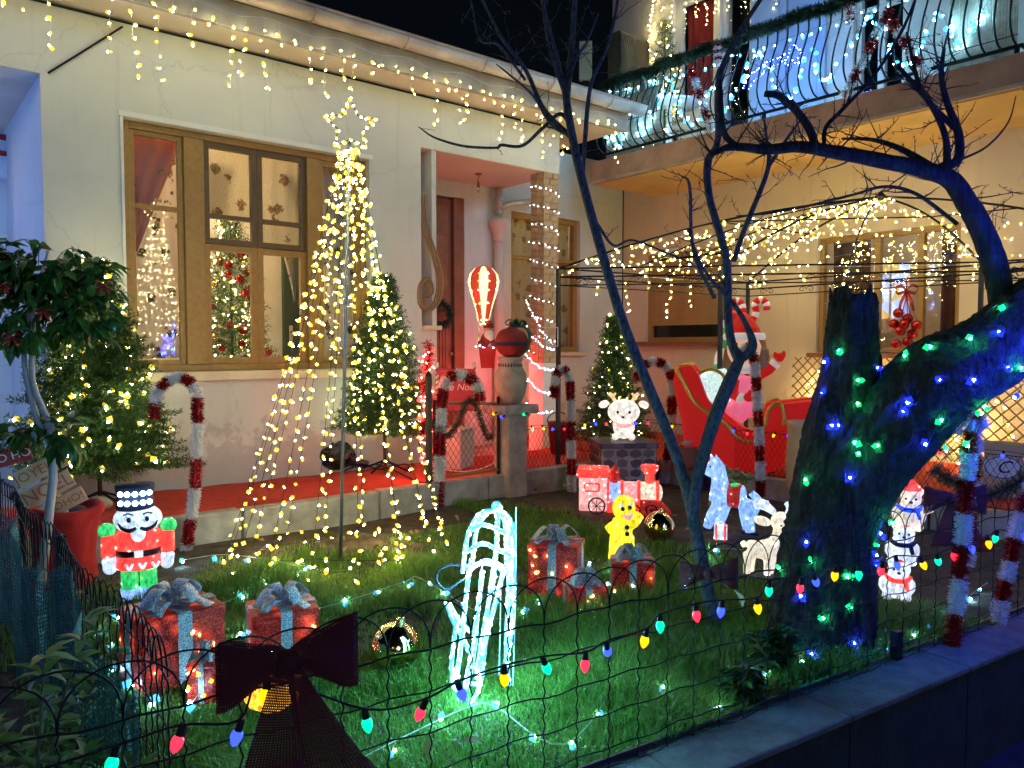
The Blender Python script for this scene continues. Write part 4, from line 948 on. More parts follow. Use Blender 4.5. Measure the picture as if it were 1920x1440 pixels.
cs = thing('bulb_string', 'string of big coloured bulbs clipped along the street fence', 'string lights')
CL = [(213,1425,'green'),(335,1385,'red'),(445,1375,'blue'),(497,1298,'amber'),(683,1352,'green'),(788,1333,'red'),(858,1297,'blue'),(941,1268,'amber'),(1017,1250,'green'),(1092,1242,'red'),(1133,1220,'blue'),(1205,1198,'amber'),(1232,1170,'green'),(1299,1150,'red'),(1347,1143,'blue'),(1414,1137,'amber'),(1436,1105,'green'),(1495,1100,'red'),(1522,1090,'blue'),(1560,1077,'amber'),(1604,1075,'green'),(1647,1068,'red'),(1675,1057,'blue'),(1723,1058,'amber'),(1752,1051,'green'),(1783,1040,'red'),(1815,1027,'blue'),(1847,1018,'amber'),(1862,1008,'green'),(1893,1008,'red'),(1915,1003,'blue')]
wp = [PF(-40, 1480)]
for i, (u, v, nm) in enumerate(CL):
    p = PF(u, v)-FN*(-.012)+V(0, 0, .012); t = (random.uniform(-.35, .35), random.uniform(-.5, .5), 0)
    c9(cs, p, nm, t); wp.append(p+V(0, 0, .022)+FN*.003)
wp.append(PF(1990, 985)); MB().tube(curve(wp, 5), .0028, 5, cap=False).build('cord', M_iron, cs, True)
# ---------------------------------------------------------------- side fence on the left with net
lf = thing('side_fence', 'crimped wire side fence running back from the street on the left', 'fence')
ya, yb = 1.62, 4.9; n = int((yb-ya)/.055)
sm = MB().tube(crimp((0,0,.0), (0,0,.55), .006, .05, V(0,1,0)), .0022, 4, cap=False).mesh('upright', M_iron, True)
hp = MB().tube([(0, .055-.055*math.cos(math.pi*i/10), .55+.07*math.sin(math.pi*i/10)) for i in range(11)], .0022, 4).mesh('hoop', M_iron, True)
for i in range(n):
    for nm, mesh in (('upright', sm), ('hoop', hp)):
        o = link(bpy.data.objects.new(nm, mesh), lf); o.location = (.44+.012*math.sin(i*.35), ya+i*.055, random.uniform(-.006, .006))
for z in (.08, .2, .32, .44, .545): MB().tube([(.44+.012*math.sin(j*.35*.5), ya+(yb-ya)*j/110, z+.004*math.sin(j)) for j in range(111)], .0022, 4, cap=False).build('rail_wire', M_iron, lf)
for y in (2.9, 4.6): MB().bb((.445, y-.016, -.1), (.475, y+.016, .6)).build('post', M_iron, lf)
M_net = weave('teal_net', (.05, .24, .25), 75, .72)
grid = [[(.405+.02*math.sin(j*.55)+.012*math.sin(j*1.7+i), 1.75+3.1*j/60, .50-.05*math.sin(j*.3)-.03*math.sin(j*.71)-(.50)*i/8) for j in range(61)] for i in range(9)]
tag(sheet('garden_net', grid, M_net, None, .002), 'teal plastic net draped along the left side fence', 'net')
# ---------------------------------------------------------------- chain-link fences of the courtyard
def chain(label, pts, z0, z1, cell, name='chain_link_fence', mat=M_iron, posts=True, r=.0018):
    t = thing(name, label, 'fence'); mb = MB(); pts = [V(p) for p in pts]; L = [0]
    for a, b in zip(pts, pts[1:]): L.append(L[-1]+(b-a).length)
    def at(s):
        s = min(max(s, 0), L[-1]-1e-6)
        for i in range(len(pts)-1):
            if s <= L[i+1]: return pts[i].lerp(pts[i+1], (s-L[i])/(L[i+1]-L[i]))
        return pts[-1]
    h = z1-z0; s = -h*.6
    while s < L[-1]:
        for sg in (1, -1):
            a, b = (s, s+h*.6) if sg == 1 else (s+h*.6, s); q = []
            for k in range(9):
                x = a+(b-a)*k/8
                if 0 <= x <= L[-1]: p = at(x); q.append((p.x, p.y, z0+h*k/8))
            if len(q) > 1: mb.tube(q, r, 3, cap=False)
        s += cell
    stuff(mb.build('mesh_wire', mat, t))
    for z in (z0, z1): MB().tube([V(p.x, p.y, z) for p in pts], r*1.6, 4).build('rail_wire', mat, t)
    if posts:
        for p in pts: MB().tube([(p.x, p.y, z0-.15), (p.x, p.y, z1+.04)], .012, 6).build('post', mat, t)
    return t, at, L[-1]
gp0, gp1 = P(822, 890, Y=4.91), P(1000, 885, Y=4.91)
tf, at1, L1_ = chain('low chain-link fence between the courtyard and the garden', [(4.16, 4.91, 0), (4.75, 4.91, 0), (5.46, 4.86, 0), (5.57, 4.1, 0), (5.57, 2.9, 0), (5.57, 1.35, 0)], .18, .53, .045)
gate = thing('garden_gate', 'chain-link garden gate with brass top rail between tall posts', 'gate'); mg = MB(); x0, x1 = 3.30, 3.93
for z in (.22, .80): MB().tube([(x0, 4.91, z), (x1, 4.91, z+(.0 if z < .5 else -.04))], .012, 7).build('rail', mk('brass_rail', (.35,.25,.08), .4, .7, var=0), gate)
for x in (x0, x1): MB().tube([(x, 4.91, .16), (x, 4.91, .82)], .014, 7).build('upright', M_iron, gate)
s = -.5
while s < .63:
    for sg in (0, 1):
        q = [(x0+(s+.4*k/8 if sg else s+.4-.4*k/8), 4.905, .22+.56*k/8) for k in range(9)]; q = [p for p in q if x0 <= p[0] <= x1]
        if len(q) > 1: mg.tube(q, .0018, 3, cap=False)
    s += .05
stuff(mg.build('mesh_wire', M_iron, gate))
gpost = thing('gate_post', 'dark square gate post beside the candy cane and narrow tree', 'post', (3.25, 4.91, .0)); MB().bb((-.02, -.02, 0), (.02, .02, 1.0)).build('shaft', mk('olive_post', (.06,.05,.03), .6, var=.2), gpost, bevel=.004); MB().lathe([(.03,1.0), (.03,1.015), (0,1.05)], 4).build('cap', M_iron, gpost)
# big coloured bulbs along the courtyard fence
cs2 = thing('bulb_string', 'string of small coloured bulbs along the courtyard chain-link fence', 'string lights'); cyc = ['red', 'green', 'amber', 'blue']; pts = []; s = .02; k = 0
while s < L1_:
    p = at1(s); p = V(p.x-.02, p.y-.012, .53+.012*math.sin(s*9)); pts.append(p+V(0, 0, .018)); c9(cs2, p, cyc[k % 4], (random.uniform(-.5,.5), random.uniform(-.5,.5), 0), .92); s += .125; k += 1
MB().tube(curve(pts, 3), .0022, 4, cap=False).build('cord', WIRE, cs2, True)
for u, v, nm in ((928,775,'amber'), (943,781,'blue'), (985,776,'green')): c9(cs2, P(u, v, Y=4.70), nm, (1.2, .3, 0), .95)
# wooden trellis against the right-hand house
def trellis(label, a, b, z0, z1, cell, mat):
    t = thing('trellis', label, 'trellis'); a, b = V(a), V(b); L = (b-a).length; h = z1-z0; d = (b-a)/L; nrm = V(d.y, -d.x, 0); s = -h; k = 0
    while s < L:
        for sg in (0, 1):
            e0, e1 = (s, s+h) if sg else (s+h, s); k0 = max(0, (0-e0)/(e1-e0) if (e0 < 0) else ((L-e0)/(e1-e0) if e0 > L else 0)); k1 = min(1, (L-e0)/(e1-e0) if e1 > L else ((0-e0)/(e1-e0) if e1 < 0 else 1))
            if k1-k0 > .03:
                p = a+d*(e0+(e1-e0)*k0)+V(0, 0, z0+h*k0)+nrm*(.006 if sg else -.006); q = a+d*(e0+(e1-e0)*k1)+V(0, 0, z0+h*k1)+nrm*(.006 if sg else -.006); MB().tube([p, q], .0065, 4).build('slat', mat, t)
        s += cell
    return t
M_lath = mk('trellis_lath', (.20, .13, .05), .7, var=.2)
trellis('willow trellis behind the sleigh lit from behind by yellow lights', (7.45, 4.35, 0), (7.45, 2.6, 0), .2, 1.12, .105, M_lath)
trellis('willow trellis at the right edge of the courtyard', (7.0, 2.5, 0), (7.0, 1.0, 0), .2, 1.05, .105, M_lath)
string('trellis_lights', 'yellow lights glowing behind the trellis beside the sleigh', 'string lights', curve([(7.55, 4.3-.175*i, .60+.40*math.sin(i*1.9)) for i in range(11)], 5), .085, 'amber', off=.03, r=.0095)
string('trellis_lights', 'yellow lights glowing behind the trellis at the right edge', 'string lights', curve([(7.12, 2.5-.15*i, .60+.38*math.sin(i*1.9)) for i in range(10)], 5), .095, 'amber', off=.03, r=.0095)
# ---------------------------------------------------------------- gazebo
gz = thing('gazebo', 'dark metal gazebo frame with scrollwork ring and arched roof ribs', 'gazebo')
GA, GB, GC, GD, GE = V(4.76, 5.08, 0), V(5.70, 4.02, 0), V(7.12, 2.46, 0), V(7.36, 4.84, 0), V(7.35, 1.2, 0); ZR = 1.93; AP = P(1652, 369, d=6.75)
for p in (GA, GB, GC, GD): MB().bb((p.x-.016, p.y-.016, .1), (p.x+.016, p.y+.016, ZR)).build('post', M_blueiron, gz)
ring = [(GA, GB), (GB, GC), (GC, GE), (GA, GD), (GD, GE)]
for a, b in ring:
    for dz in (0, -.075, -.15): MB().tube([a+V(0,0,ZR+dz), b+V(0,0,ZR+dz)], .0085 if dz > -.1 else .006, 6).build('ring_bar', M_iron, gz)
    n = max(2, int((b-a).length/.45)); u_ = (b-a).normalized()
    for i in range(n):
        c = a.lerp(b, (i+.5)/n)+V(0, 0, ZR-.112)
        for sg in (-1, 1): MB().tube([c+u_*sg*(.045-.045*math.cos(g)*(1-g/9))+V(0, 0, .032*math.sin(g)*(1-g/9)) for g in np.linspace(0, 7, 22)], .003, 4).build('scroll', M_iron, gz, True)
def rib(p, n=14, lift=.10): a = p+V(0, 0, ZR); return [a.lerp(AP, i/n)+V(0, 0, lift*math.sin(math.pi*i/n)) for i in range(n+1)]
mids = [GA.lerp(GB, .5), GB.lerp(GC, .5), GA.lerp(GD, .5)]
for p in (GA, GB, GC, GD, GE): MB().tube(rib(p), .010, 6).build('rib', M_iron, gz, True)
for p in mids: MB().tube(rib(p), .007, 6).build('rib', M_iron, gz, True)
for f in (.5,):
    q = [rib(p)[int(14*f)] for p in (GA, mids[0], GB, mids[1], GC, GE)]; MB().tube(q, .006, 5).build('purlin', M_iron, gz)
    q = [rib(p)[int(14*f)] for p in (GA, mids[2], GD)]; MB().tube(q, .006, 5).build('purlin', M_iron, gz)
MB().lathe([(.03,-.03), (.05,0), (.02,.03), (0,.06)], 10, AP).build('finial', M_iron, gz)
rr = random.Random(5); srcs = [GA, mids[0], GB, mids[1], GC, GD, mids[2]]; names = ['from the left corner', 'over the left front bay', 'over the front post', 'over the right front bay', 'towards the right post', 'over the back corner', 'over the back bay']
for p, nm in zip(srcs, names):
    path = [q+V(rr.uniform(-.03,.03), rr.uniform(-.03,.03), rr.uniform(-.05,-.01)) for q in rib(p, 22)]
    string('gazebo_lights', 'yellow roof lights strung up to the gazebo peak '+nm, 'string lights', path, .042, 'dense', wire=WIREW, off=.06, wr=.0012, r=.0055)
for i, f in enumerate((.12, .26, .42, .62)):
    rg = [rib(p, 30)[int(30*f)] for p in (GD, mids[2], GA, mids[0], GB, mids[1], GC, GE)]; path = []
    for a, b in zip(rg, rg[1:]): path += sag(a, b, .05, 8)[:-1]
    nmr = ['lowest', 'second lowest', 'third', 'topmost'][i]
    string('gazebo_lights', 'yellow lights looped round the gazebo roof, %s ring' % nmr, 'string lights', path, .075, 'dense', wire=WIREW, off=.04, wr=.0012, r=.0055)
def drops(label, path, step, lo, hi, key, wire, seed, bstep=.07, r=.0058, group=None, sway=.02):
    t = thing('icicle_lights', label, 'string lights'); rs = random.Random(seed); MB().tube(path, .0022, 4, cap=False).build('main_wire', wire, t, True)
    for p in resample(path, step):
        L = rs.choice([lo, lo*1.5, (lo+hi)/2, hi*.8, hi])*rs.uniform(.8, 1.15); n = max(2, int(L/.03)); q = [p]
        for k in range(n): q.append(q[-1]+V(rs.gauss(0, sway*.35), rs.gauss(0, sway*.35), -L/n))
        w = MB().tube(q, .0011, 3, cap=False).build('drop_wire', wire, t)
        bulbs([x+V(rs.uniform(-.02,.02), rs.uniform(-.012,.012), rs.uniform(-.01,.01)) for x in resample(q, bstep)[1:]+[q[-1]]], key, w, r, down=True)
    return t
drops('short icicle lights hanging from the gazebo ring near the shutter', sag(GA+V(.5,-.05,ZR-.02), GD+V(-.1,0,ZR-.02), .0), .30, .12, .42, 'dense', WIREW, 3)
drops('short icicle lights hanging along the gazebo right front side', sag(GB+V(0,0,ZR-.02), GC+V(0,0,ZR-.02), .0), .34, .08, .22, 'dense', WIREW, 4)
# ---------------------------------------------------------------- icicle lights on the gutter
pth = []; xs = np.linspace(-.6, 6.05, 24)
for i, x in enumerate(xs): pth.append(V(x, 5.50, 3.60-(.045 if i % 2 else 0)))
drops('white wire icicle lights hanging from the house gutter', curve(pth, 4), .125, .10, .50, 'warm', WIREW, 8, .085, r=.0062)
# ---------------------------------------------------------------- light cone tree
cb = P(638, 1045, Z=0); ct = P(655, 268, d=depth(cb)+.02); cone = thing('light_cone_tree', 'cone of yellow light strings hung from a tall pole topped by a star', 'light tree', cb)
loc = lambda p: V(p)-cb
MB().tube([(0,0,-.05), loc(ct)], .011, 8).build('pole', mk('blue_steel', (.10,.13,.20), .3, .7, var=0), cone, True)
NS = 16
for i in range(NS):
    g = 2*math.pi*(i+.35)/NS; foot = V(.66*math.cos(g), .56*math.sin(g), .012); top = loc(ct)+V(.05*math.cos(g), .05*math.sin(g), -.06)
    path = [top.lerp(foot, j/24)+V(math.cos(g), math.sin(g), 0)*(-.02*math.sin(math.pi*j/24))+V(0, 0, -.05*math.sin(math.pi*j/24)) for j in range(25)]
    w = MB().tube(path, .0018, 4, cap=False).build('light_string', WIRE, cone)
    bulbs([p+V(random.uniform(-1,1), random.uniform(-1,1), random.uniform(-1,1))*.014 for p in resample(path, .078)], 'warm', w, .0056, halo=2.3)
gp_path = [V((.40+.16*math.sin(j*1.7))*math.cos(j*.55), (.36+.14*math.cos(j*1.3))*math.sin(j*.55), .05+.02*math.sin(j)) for j in range(24)]
w = MB().tube(curve(gp_path, 4), .0018, 4, cap=False).build('ground_string', WIRE, cone); bulbs(resample(gp_path, .16), 'amber', w, .0056, halo=2.3)
# extra strings wrapped at the neck
w = MB().tube([loc(ct)+V(.06*math.cos(k*.8), .06*math.sin(k*.8), -.03-k*.012) for k in range(40)], .0016, 4, cap=False).build('light_string', WIRE, cone); bulbs([loc(ct)+V((.05+.0025*k)*math.cos(k*.8), (.05+.0025*k)*math.sin(k*.8), -.03-k*.018) for k in range(48)], 'warm', w, .0056)
sp = []
for k in range(10):
    g = math.pi/2+k*math.pi/5; r_ = .155 if k % 2 == 0 else .075; sp.append((r_*math.cos(g), r_*math.sin(g)))
rz = facing(cb); ex = V(math.cos(rz), math.sin(rz), 0); scn = P(657, 236, d=depth(cb)); spp = [loc(scn)+ex*a+V(0,0,b) for a, b in sp]
star = MB().tube(spp, .0035, 6, closed=True).build('star', M_iron, cone); bulbs([p+V(0,0,-.004) for p in resample(spp+[spp[0]], .040)], 'warm', star, .0056)
MB().tube([loc(ct), spp[5]], .006, 6).build('star_stem', M_iron, cone)
# ---------------------------------------------------------------- lights on the brick pillar, balcony, trunk, lawn
path = [V(5.51+.125*math.cos(a)*1.05, 6.1+.125*math.sin(a)*1.05, 3.0-.0145*k) for k, a in enumerate(np.arange(0, 60, .47))]
path = [V(5.51+max(-.115, min(.115, (p.x-5.51)*1.4)), 6.1+max(-.115, min(.115, (p.y-6.1)*1.4)), p.z) for p in path]
string('pillar_lights', 'small white lights wound round the brick pillar', 'string lights', path, .075, 'white', off=.008, r=.004, wr=.003)
for k, (va, vb) in enumerate(((560, 645), (612, 655), (663, 692), (706, 737), (757, 768))):
    string('trailing_lights', 'white light strand number %s down trailing from pillar to gazebo post' % ['one', 'two', 'three', 'four', 'five'][k], 'string lights', sag(P(986, va, Y=5.93), P(1038, vb, Y=5.12), .05), .05, 'white', off=.01, r=.004)
wr_ = random.Random(9); path = []
for i in range(24): path.append(V(rx+.05-.03*(i % 3), YB0+.15+(YB1-YB0-.3)*i/23, [4.1, 3.85, 3.6, 3.95, 3.55, 3.75][i % 6]))
string('balcony_lights', 'icy blue lights zigzagging across the balcony railing', 'string lights', curve(path, 6), .085, 'cool', off=.03, r=.0125, halo=2.0)
string('balcony_lights', 'icy blue lights along the balcony top rail', 'string lights', sag((rx+.04, YB0+.1, 4.18), (rx+.04, YB1-.1, 4.18), .06, 30), .12, 'cool', off=.03, r=.0085)
from mathutils.bvhtree import BVHTree
BVH = [BVHTree.FromPolygons(v, f) for v, f in TREE_MESH]
def on_tree(pts, key, label, r, nm='trunk_lights', d=D2):
    t = thing(nm, label, 'string lights'); q = []
    for u, v, dd in pts:
        best = None
        for bt in BVH:
            h = bt.ray_cast(EYE, ray(u, v).normalized())
            if h[0] is not None and (best is None or h[3] < best[1]): best = (h[0]+h[1]*.010, h[3])
        q.append(best[0] if best else P(u, v, d=dd+.2))
    MB().tube(curve(q, 4), .0016, 4, cap=False).build('wire', WIRE, t); bulbs(q, key, t, r, jit=.15)
fd = D2-.27
on_tree([(1540,1160,fd),(1594,1080,fd),(1640,1020,fd-.02),(1610,850,fd),(1520,1050,fd),(1463,1065,fd+.05),(1588,1135,fd),(1515,905,fd),(1608,832,fd),(1640,835,fd-.02),(1608,758,fd),(1612,712,fd),(1576,660,fd+.02),(1700,665,fd),(1740,655,fd-.05),(1773,840,fd),(1812,833,fd-.1),(1850,765,fd-.2),(1880,580,fd-.25),(1818,635,fd-.2),(1760,790,fd-.1),(1672,980,fd-.05),(1835,775,fd-.2),(1915,690,fd-.25)], 'green', 'green lights wound over the old trunk and limb', .0062)
on_tree([(1515,1020,fd),(1520,1220,fd),(1595,1205,fd),(1592,1255,fd-.05),(1593,900,fd),(1555,800,fd+.03),(1545,735,fd+.05),(1572,800,fd),(1553,678,fd+.03),(1645,690,fd),(1708,752,fd-.05),(1697,770,fd-.05),(1760,710,fd-.1),(1820,713,fd-.15),(1874,625,fd-.25),(1890,690,fd-.25),(1905,743,fd-.25),(1732,828,fd-.05),(1636,1040,fd-.03),(1655,1005,fd-.03),(1640,1058,fd-.05),(1505,1122,fd),(1950,640,fd-.3),(1990,600,fd-.35),(2040,620,fd-.4)], 'blue', 'deep blue lights wound over the old trunk and limb', .0062)
lr = random.Random(4); lw = [P(u, v, Z=.035) for u, v in ((340,1050),(430,1040),(560,1060),(575,1065),(420,1130),(300,1180),(200,1160),(215,1245),(340,1330),(460,1180),(640,1130),(760,1090),(790,1085),(930,1160),(1020,1120),(1100,1050),(1110,1130),(1190,1035),(1260,1120),(1330,1035),(1395,1030))]
string('lawn_lights', 'icy white lights scattered across the lawn', 'string lights', curve(lw, 6), .20, 'cool', off=.02, r=.007, wire=WIREW)
lw = [P(u, v, Z=.035) for u, v in ((640,1440),(760,1380),(880,1325),(930,1325),(1060,1395),(1170,1260),(1190,1265),(1330,1330),(1450,1250),(1560,1230),(1690,1210),(1840,1100),(1850,1095))]
string('lawn_lights', 'icy white lights on a pale wire in the grass behind the street fence', 'string lights', curve(lw, 6), .20, 'cool', off=.02, r=.006, wire=WIREW, wr=.002)
lim = [P(u, v, d=2.62) for u, v in ((1990,700),(2040,560),(2090,700),(2140,480),(2200,600),(2260,400),(2320,520))]
string('trunk_lights', 'added unseen deep blue lights by the limb beyond the right edge', 'string lights', curve(lim, 6), .045, 'blue', off=.02, r=.0135)  # string added out of view to throw blue light onto the kerb
# unseen blue string, added to turn the recess wall blue
string('recess_fill_lights', 'added unseen blue lights in the porch recess beyond the left edge', 'string lights', [V(-.75, 6.5, 3.04), V(-.75, 6.55, 1.2)], .12, 'sky', r=.009)
string('gate_lights', 'red glowing light string wound up the gate post', 'string lights', [V(3.30+.05*math.cos(k*.9), 5.02+.05*math.sin(k*.9), .30+.022*k) for k in range(42)], .035, 'rose', off=.012, r=.008)
string('gate_lights', 'added red light string tucked out of sight to redden the pillar', 'string lights', [V(5.22-.02*math.sin(k), 6.28, .25+.033*k) for k in range(30)], .04, 'crimson', off=.012, r=.008)  # mostly hidden string, added to cast red on the pillar's side
# ---------------------------------------------------------------- figure helper: photograph pixels -> local metres
def fig(name, label, cat, u0, v0, Z=0.0, d=None, group=None, turn=0):
    p = P(u0, v0, d=d) if d else P(u0, v0, Z=Z); t = thing(name, label, cat, p, facing(p)+turn, group); k = depth(p)/FPX
    return t, k, (lambda u, v, y=0: ((u-u0)*k, y*k, (v0-v)*k))
A_red = acrylic('acrylic_red', (1, .05, .04), .85, 5, (1,.75,.6)); A_green = acrylic('acrylic_green', (.03, .62, .14), .6, 4, (.7,1,.8)); A_white = acrylic('acrylic_white', (.70, .82, 1), .55, 5, (1,1,1))
A_ice = acrylic('acrylic_ice', (.28, .50, 1), .62, 4, (.85,.95,1)); A_yellow = acrylic('acrylic_yellow', (1, .80, .02), .62, 4, (1,.95,.5)); A_blue = acrylic('acrylic_blue', (.03, .12, .9), .5, 3); A_pink = acrylic('acrylic_pink', (1, .42, .42), .6, 4)
A_cream = acrylic('acrylic_cream', (1, .84, .62), .5, 4, (1,1,.95)); A_bears = acrylic('acrylic_snow', (.80, .90, 1), .6, 4, (1,1,1)); A_tan = acrylic('acrylic_tan', (.95, .6, .3), .55, 3)
A_dim = acrylic('acrylic_dim_red', (.7, .03, .02), .22, 1.0); M_black = mk('black_plastic', (.008,.008,.01), .35, var=0); M_navy = mk('navy_felt', (.012,.018,.06), .7, var=.1)
E_hat = emit('hat_led', (.55,.85,1), 9)
# nutcracker -------------------------------------------------------
t, k, q = fig('nutcracker', 'lit acrylic nutcracker soldier in red coat and blue hat on the lawn', 'figurine', 262, 1122)
MB().lathe([(31*k,0), (33*k,4*k), (31*k,24*k), (34*k,44*k), (33*k,47*k), (0,48*k)], 24, q(258,952), sc=(1,.85)).build('hat', M_navy, t, True)
for r_, v in ((0, 937), (1, 920)):
    for j in range(5):
        g = -math.pi/2+(j-2)*.42; c = V(q(258, v)); MB().ell((c.x+32*k*math.cos(g), c.y+29*k*math.sin(g), c.z), (5*k, 4*k, 5*k), 8, 6).build('hat_light', E_hat, t)
m = MB(); m.ell(q(262,970), (42*k,36*k,28*k), 20, 14); blob('head', m, A_white, t, .006, 3)
for sg in (-1, 1):
    MB().ell(q(262+15*sg,966,-33), (4*k,3*k,5*k), 8, 6).build('eye', M_black, t); MB().tube([q(262+8*sg,957,-34), q(262+16*sg,954,-33), q(262+24*sg,957,-29)], 1.6*k, 5).build('eyebrow', M_black, t)
    MB().tube(curve([q(262+3*sg,981,-36), q(262+14*sg,985,-35), q(262+26*sg,981,-30), q(262+33*sg,972,-24)], 5), lerps([3*k,4.2*k,3.4*k,1.2*k], 5), 7).build('moustache', M_black, t, True)
MB().ell(q(262,974,-37), 5*k, 10, 7).build('nose', A_white, t, True); blob('beard', MB().ell(q(262,993,-28), (13*k,10*k,16*k)).ell(q(262,983,-30), (17*k,8*k,8*k)), A_white, t, .005, 3)
m = MB(); m.lathe([(34*k,0), (41*k,6*k), (36*k,22*k), (37*k,40*k), (42*k,60*k), (34*k,74*k), (0,76*k)], 24, q(262,1064), sc=(1,.72)); blob('coat', m, A_red, t, .007, 4)
for sg in (-1, 1):
    MB().ell(q(262+52*sg,988), (15*k,14*k,14*k), 16, 10).build('epaulette', A_green, t, True)
    blob('sleeve', MB().tube([q(262+49*sg,996), q(262+50*sg,1038)], [13*k,13*k], 14), A_red, t, .006, 2); blob('hand', MB().tube([q(262+50*sg,1040), q(262+48*sg,1056)], [13*k,12*k], 14).ell(q(262+48*sg,1058), 12.5*k), A_white, t, .006, 2)
    MB().tube([q(262+16*sg,1066), q(262+16*sg,1101)], [15*k,15*k], 14).build('leg', A_green, t, True); MB().tube([q(262+16*sg,1100), q(262+16*sg,1108), q(262+16*sg,1121,-2)], [16.5*k,16*k,17*k], 14).build('boot', A_ice, t, True)
MB().lathe([(38.5*k,0), (38.5*k,11*k)], 24, q(262,1037), sc=(1,.74)).build('belt', M_black, t, True); MB().box(q(262,1031,-29), (15*k,4*k,12*k)).build('buckle', A_white, t, bevel=.002)
for j in range(3): MB().tube(curve([q(240+j*22,1048,-28), q(246+j*22,1058,-30), q(252+j*22,1048,-28)], 4), 2.4*k, 6).build('coat_trim', A_white, t, True)
# ---------------------------------------------------------------- parcels
M_gift = glitter('red_glitter', (.36,.010,.008), (.75,.07,.05), .25, sc=260, em=.16, spots=10); M_rib = glitter('silver_glitter', (.52,.54,.70), (1,1,1), .15, 380)
def ribbon(pts, side, mat, par, name='ribbon', thick=.0018):
    side = V(side); return sheet(name, [[V(p)-side, V(p)-side*.0, V(p)+side] for p in pts], mat, par, thick)
def gift(label, u, v, w, dp, h, turn, bow=1.0, tall_v=None):
    t, k, q = fig('gift_box', label, 'gift box', u, v, turn=turn); w, dp, h = w*k, dp*k, h*k
    MB().box((0,0,h/2-.006), (w, dp, h+.008)).build('box', M_gift, t, bevel=.012, seg=3)
    MB().box((0,0,h+.004), (w*1.03, dp*1.03, h*.16)).build('lid', M_gift, t, bevel=.010, seg=3); zt_ = h+.004+h*.08; rw = w*.085
    for sg in (-1, 1):
        MB().bb((-rw, sg*(dp/2*1.03+.002)-.0015, 0), (rw, sg*(dp/2*1.03+.002)+.0015, zt_)).build('ribbon', M_rib, t); MB().bb((sg*(w/2*1.03+.002)-.0015, -rw, 0), (sg*(w/2*1.03+.002)+.0015, rw, zt_)).build('ribbon', M_rib, t)
    MB().bb((-rw, -dp/2*1.03, zt_+.001), (rw, dp/2*1.03, zt_+.004)).build('ribbon', M_rib, t); MB().bb((-w/2*1.03, -rw, zt_+.0045), (w/2*1.03, rw, zt_+.007)).build('ribbon', M_rib, t)
    for j in range(4):
        g = j*math.pi/2+.55; L = w*.42*bow*(1.05 if j % 2 == 0 else .8); dx, dy = math.cos(g), math.sin(g); pts = curve([(0,0,zt_+.008), (dx*L*.5,dy*L*.5,zt_+.05*bow+w*.10), (dx*L,dy*L,zt_+w*.13), (dx*L*1.02,dy*L*1.02,zt_+w*.06), (dx*L*.5,dy*L*.5,zt_+.016), (0,0,zt_+.012)], 5)
        ribbon(pts, V(-dy, dx, 0)*rw*1.15, M_rib, t, 'bow_loop')
    for g in (-.9, -2.3): pts = curve([(0,0,zt_+.012), (math.cos(g)*w*.25,math.sin(g)*w*.25,zt_+.03), (math.cos(g)*w*.52,math.sin(g)*w*.52,zt_+.008)], 5); ribbon(pts, V(-math.sin(g), math.cos(g), 0)*rw, M_rib, t, 'bow_tail')
    MB().ell((0,0,zt_+.018), (rw*1.1,rw*1.1,rw*.9), 10, 7).build('knot', M_rib, t, True)
    bulbs([(random.uniform(-.42,.42)*w, -dp/2-.004, random.uniform(.15,.9)*h) for _ in range(5)], 'warm', t, .0042); return t
gift('largest red glitter gift box in front of the nutcracker', 325, 1262, 150, 120, 118, .35, .95)
gift('red glitter gift box with stiff silver bow standing on bare lawn', 530, 1222, 118, 100, 82, .15)
gift('tiny red gift box half hidden behind the burgundy bow', 386, 1308, 56, 50, 66, -.3)
gift('tall red gift box beside the rope light deer', 1043, 1110, 92, 80, 88, -.2)
gift('small orange lit gift box in front of the tall one', 1095, 1147, 72, 62, 48, .3)
gift('red gift box at the feet of the gingerbread man', 1185, 1125, 78, 68, 70, .05)
# gingerbread man --------------------------------------------------
t, k, q = fig('gingerbread_man', 'yellow lit gingerbread man waving with pink mouth', 'figurine', 1168, 1052)
m = MB().ell(q(1169,951), (22*k,12*k,25*k), 18, 12).tube([q(1167,972), q(1166,1000), q(1166,1012)], [19*k,20*k,21*k], 14)
m.tube([q(1172,985), q(1188,978), q(1200,962)], [13*k,11*k,9*k], 12).tube([q(1160,986), q(1146,990), q(1139,996)], [13*k,11*k,10*k], 12).tube([q(1157,1005), q(1153,1050)], [14*k,13*k], 12).tube([q(1175,1005), q(1178,1050)], [14*k,13*k], 12)
blob('body', m, A_yellow, t, .006, 5)
for (u, v, s, nm) in ((1167,951,4,'eye'), (1180,948,4,'eye'), (1175,984,4.5,'button'), (1175,996,4.5,'button')): MB().ell(q(u,v,-18 if nm == 'button' else -13), (s*k,3*k,s*k), 10, 7).build(nm, M_black, t, True)
MB().tube(curve([q(1168,961,-13), q(1177,967,-14), q(1185,958,-12)], 5), lerps([3*k,5*k,3*k], 5), 8).build('mouth', A_pink, t, True)
for u, v in ((1163,945), (1183,942)): MB().ell(q(u,v,-11), (5*k,2.5*k,3*k), 8, 6).build('icing', A_white, t, True)
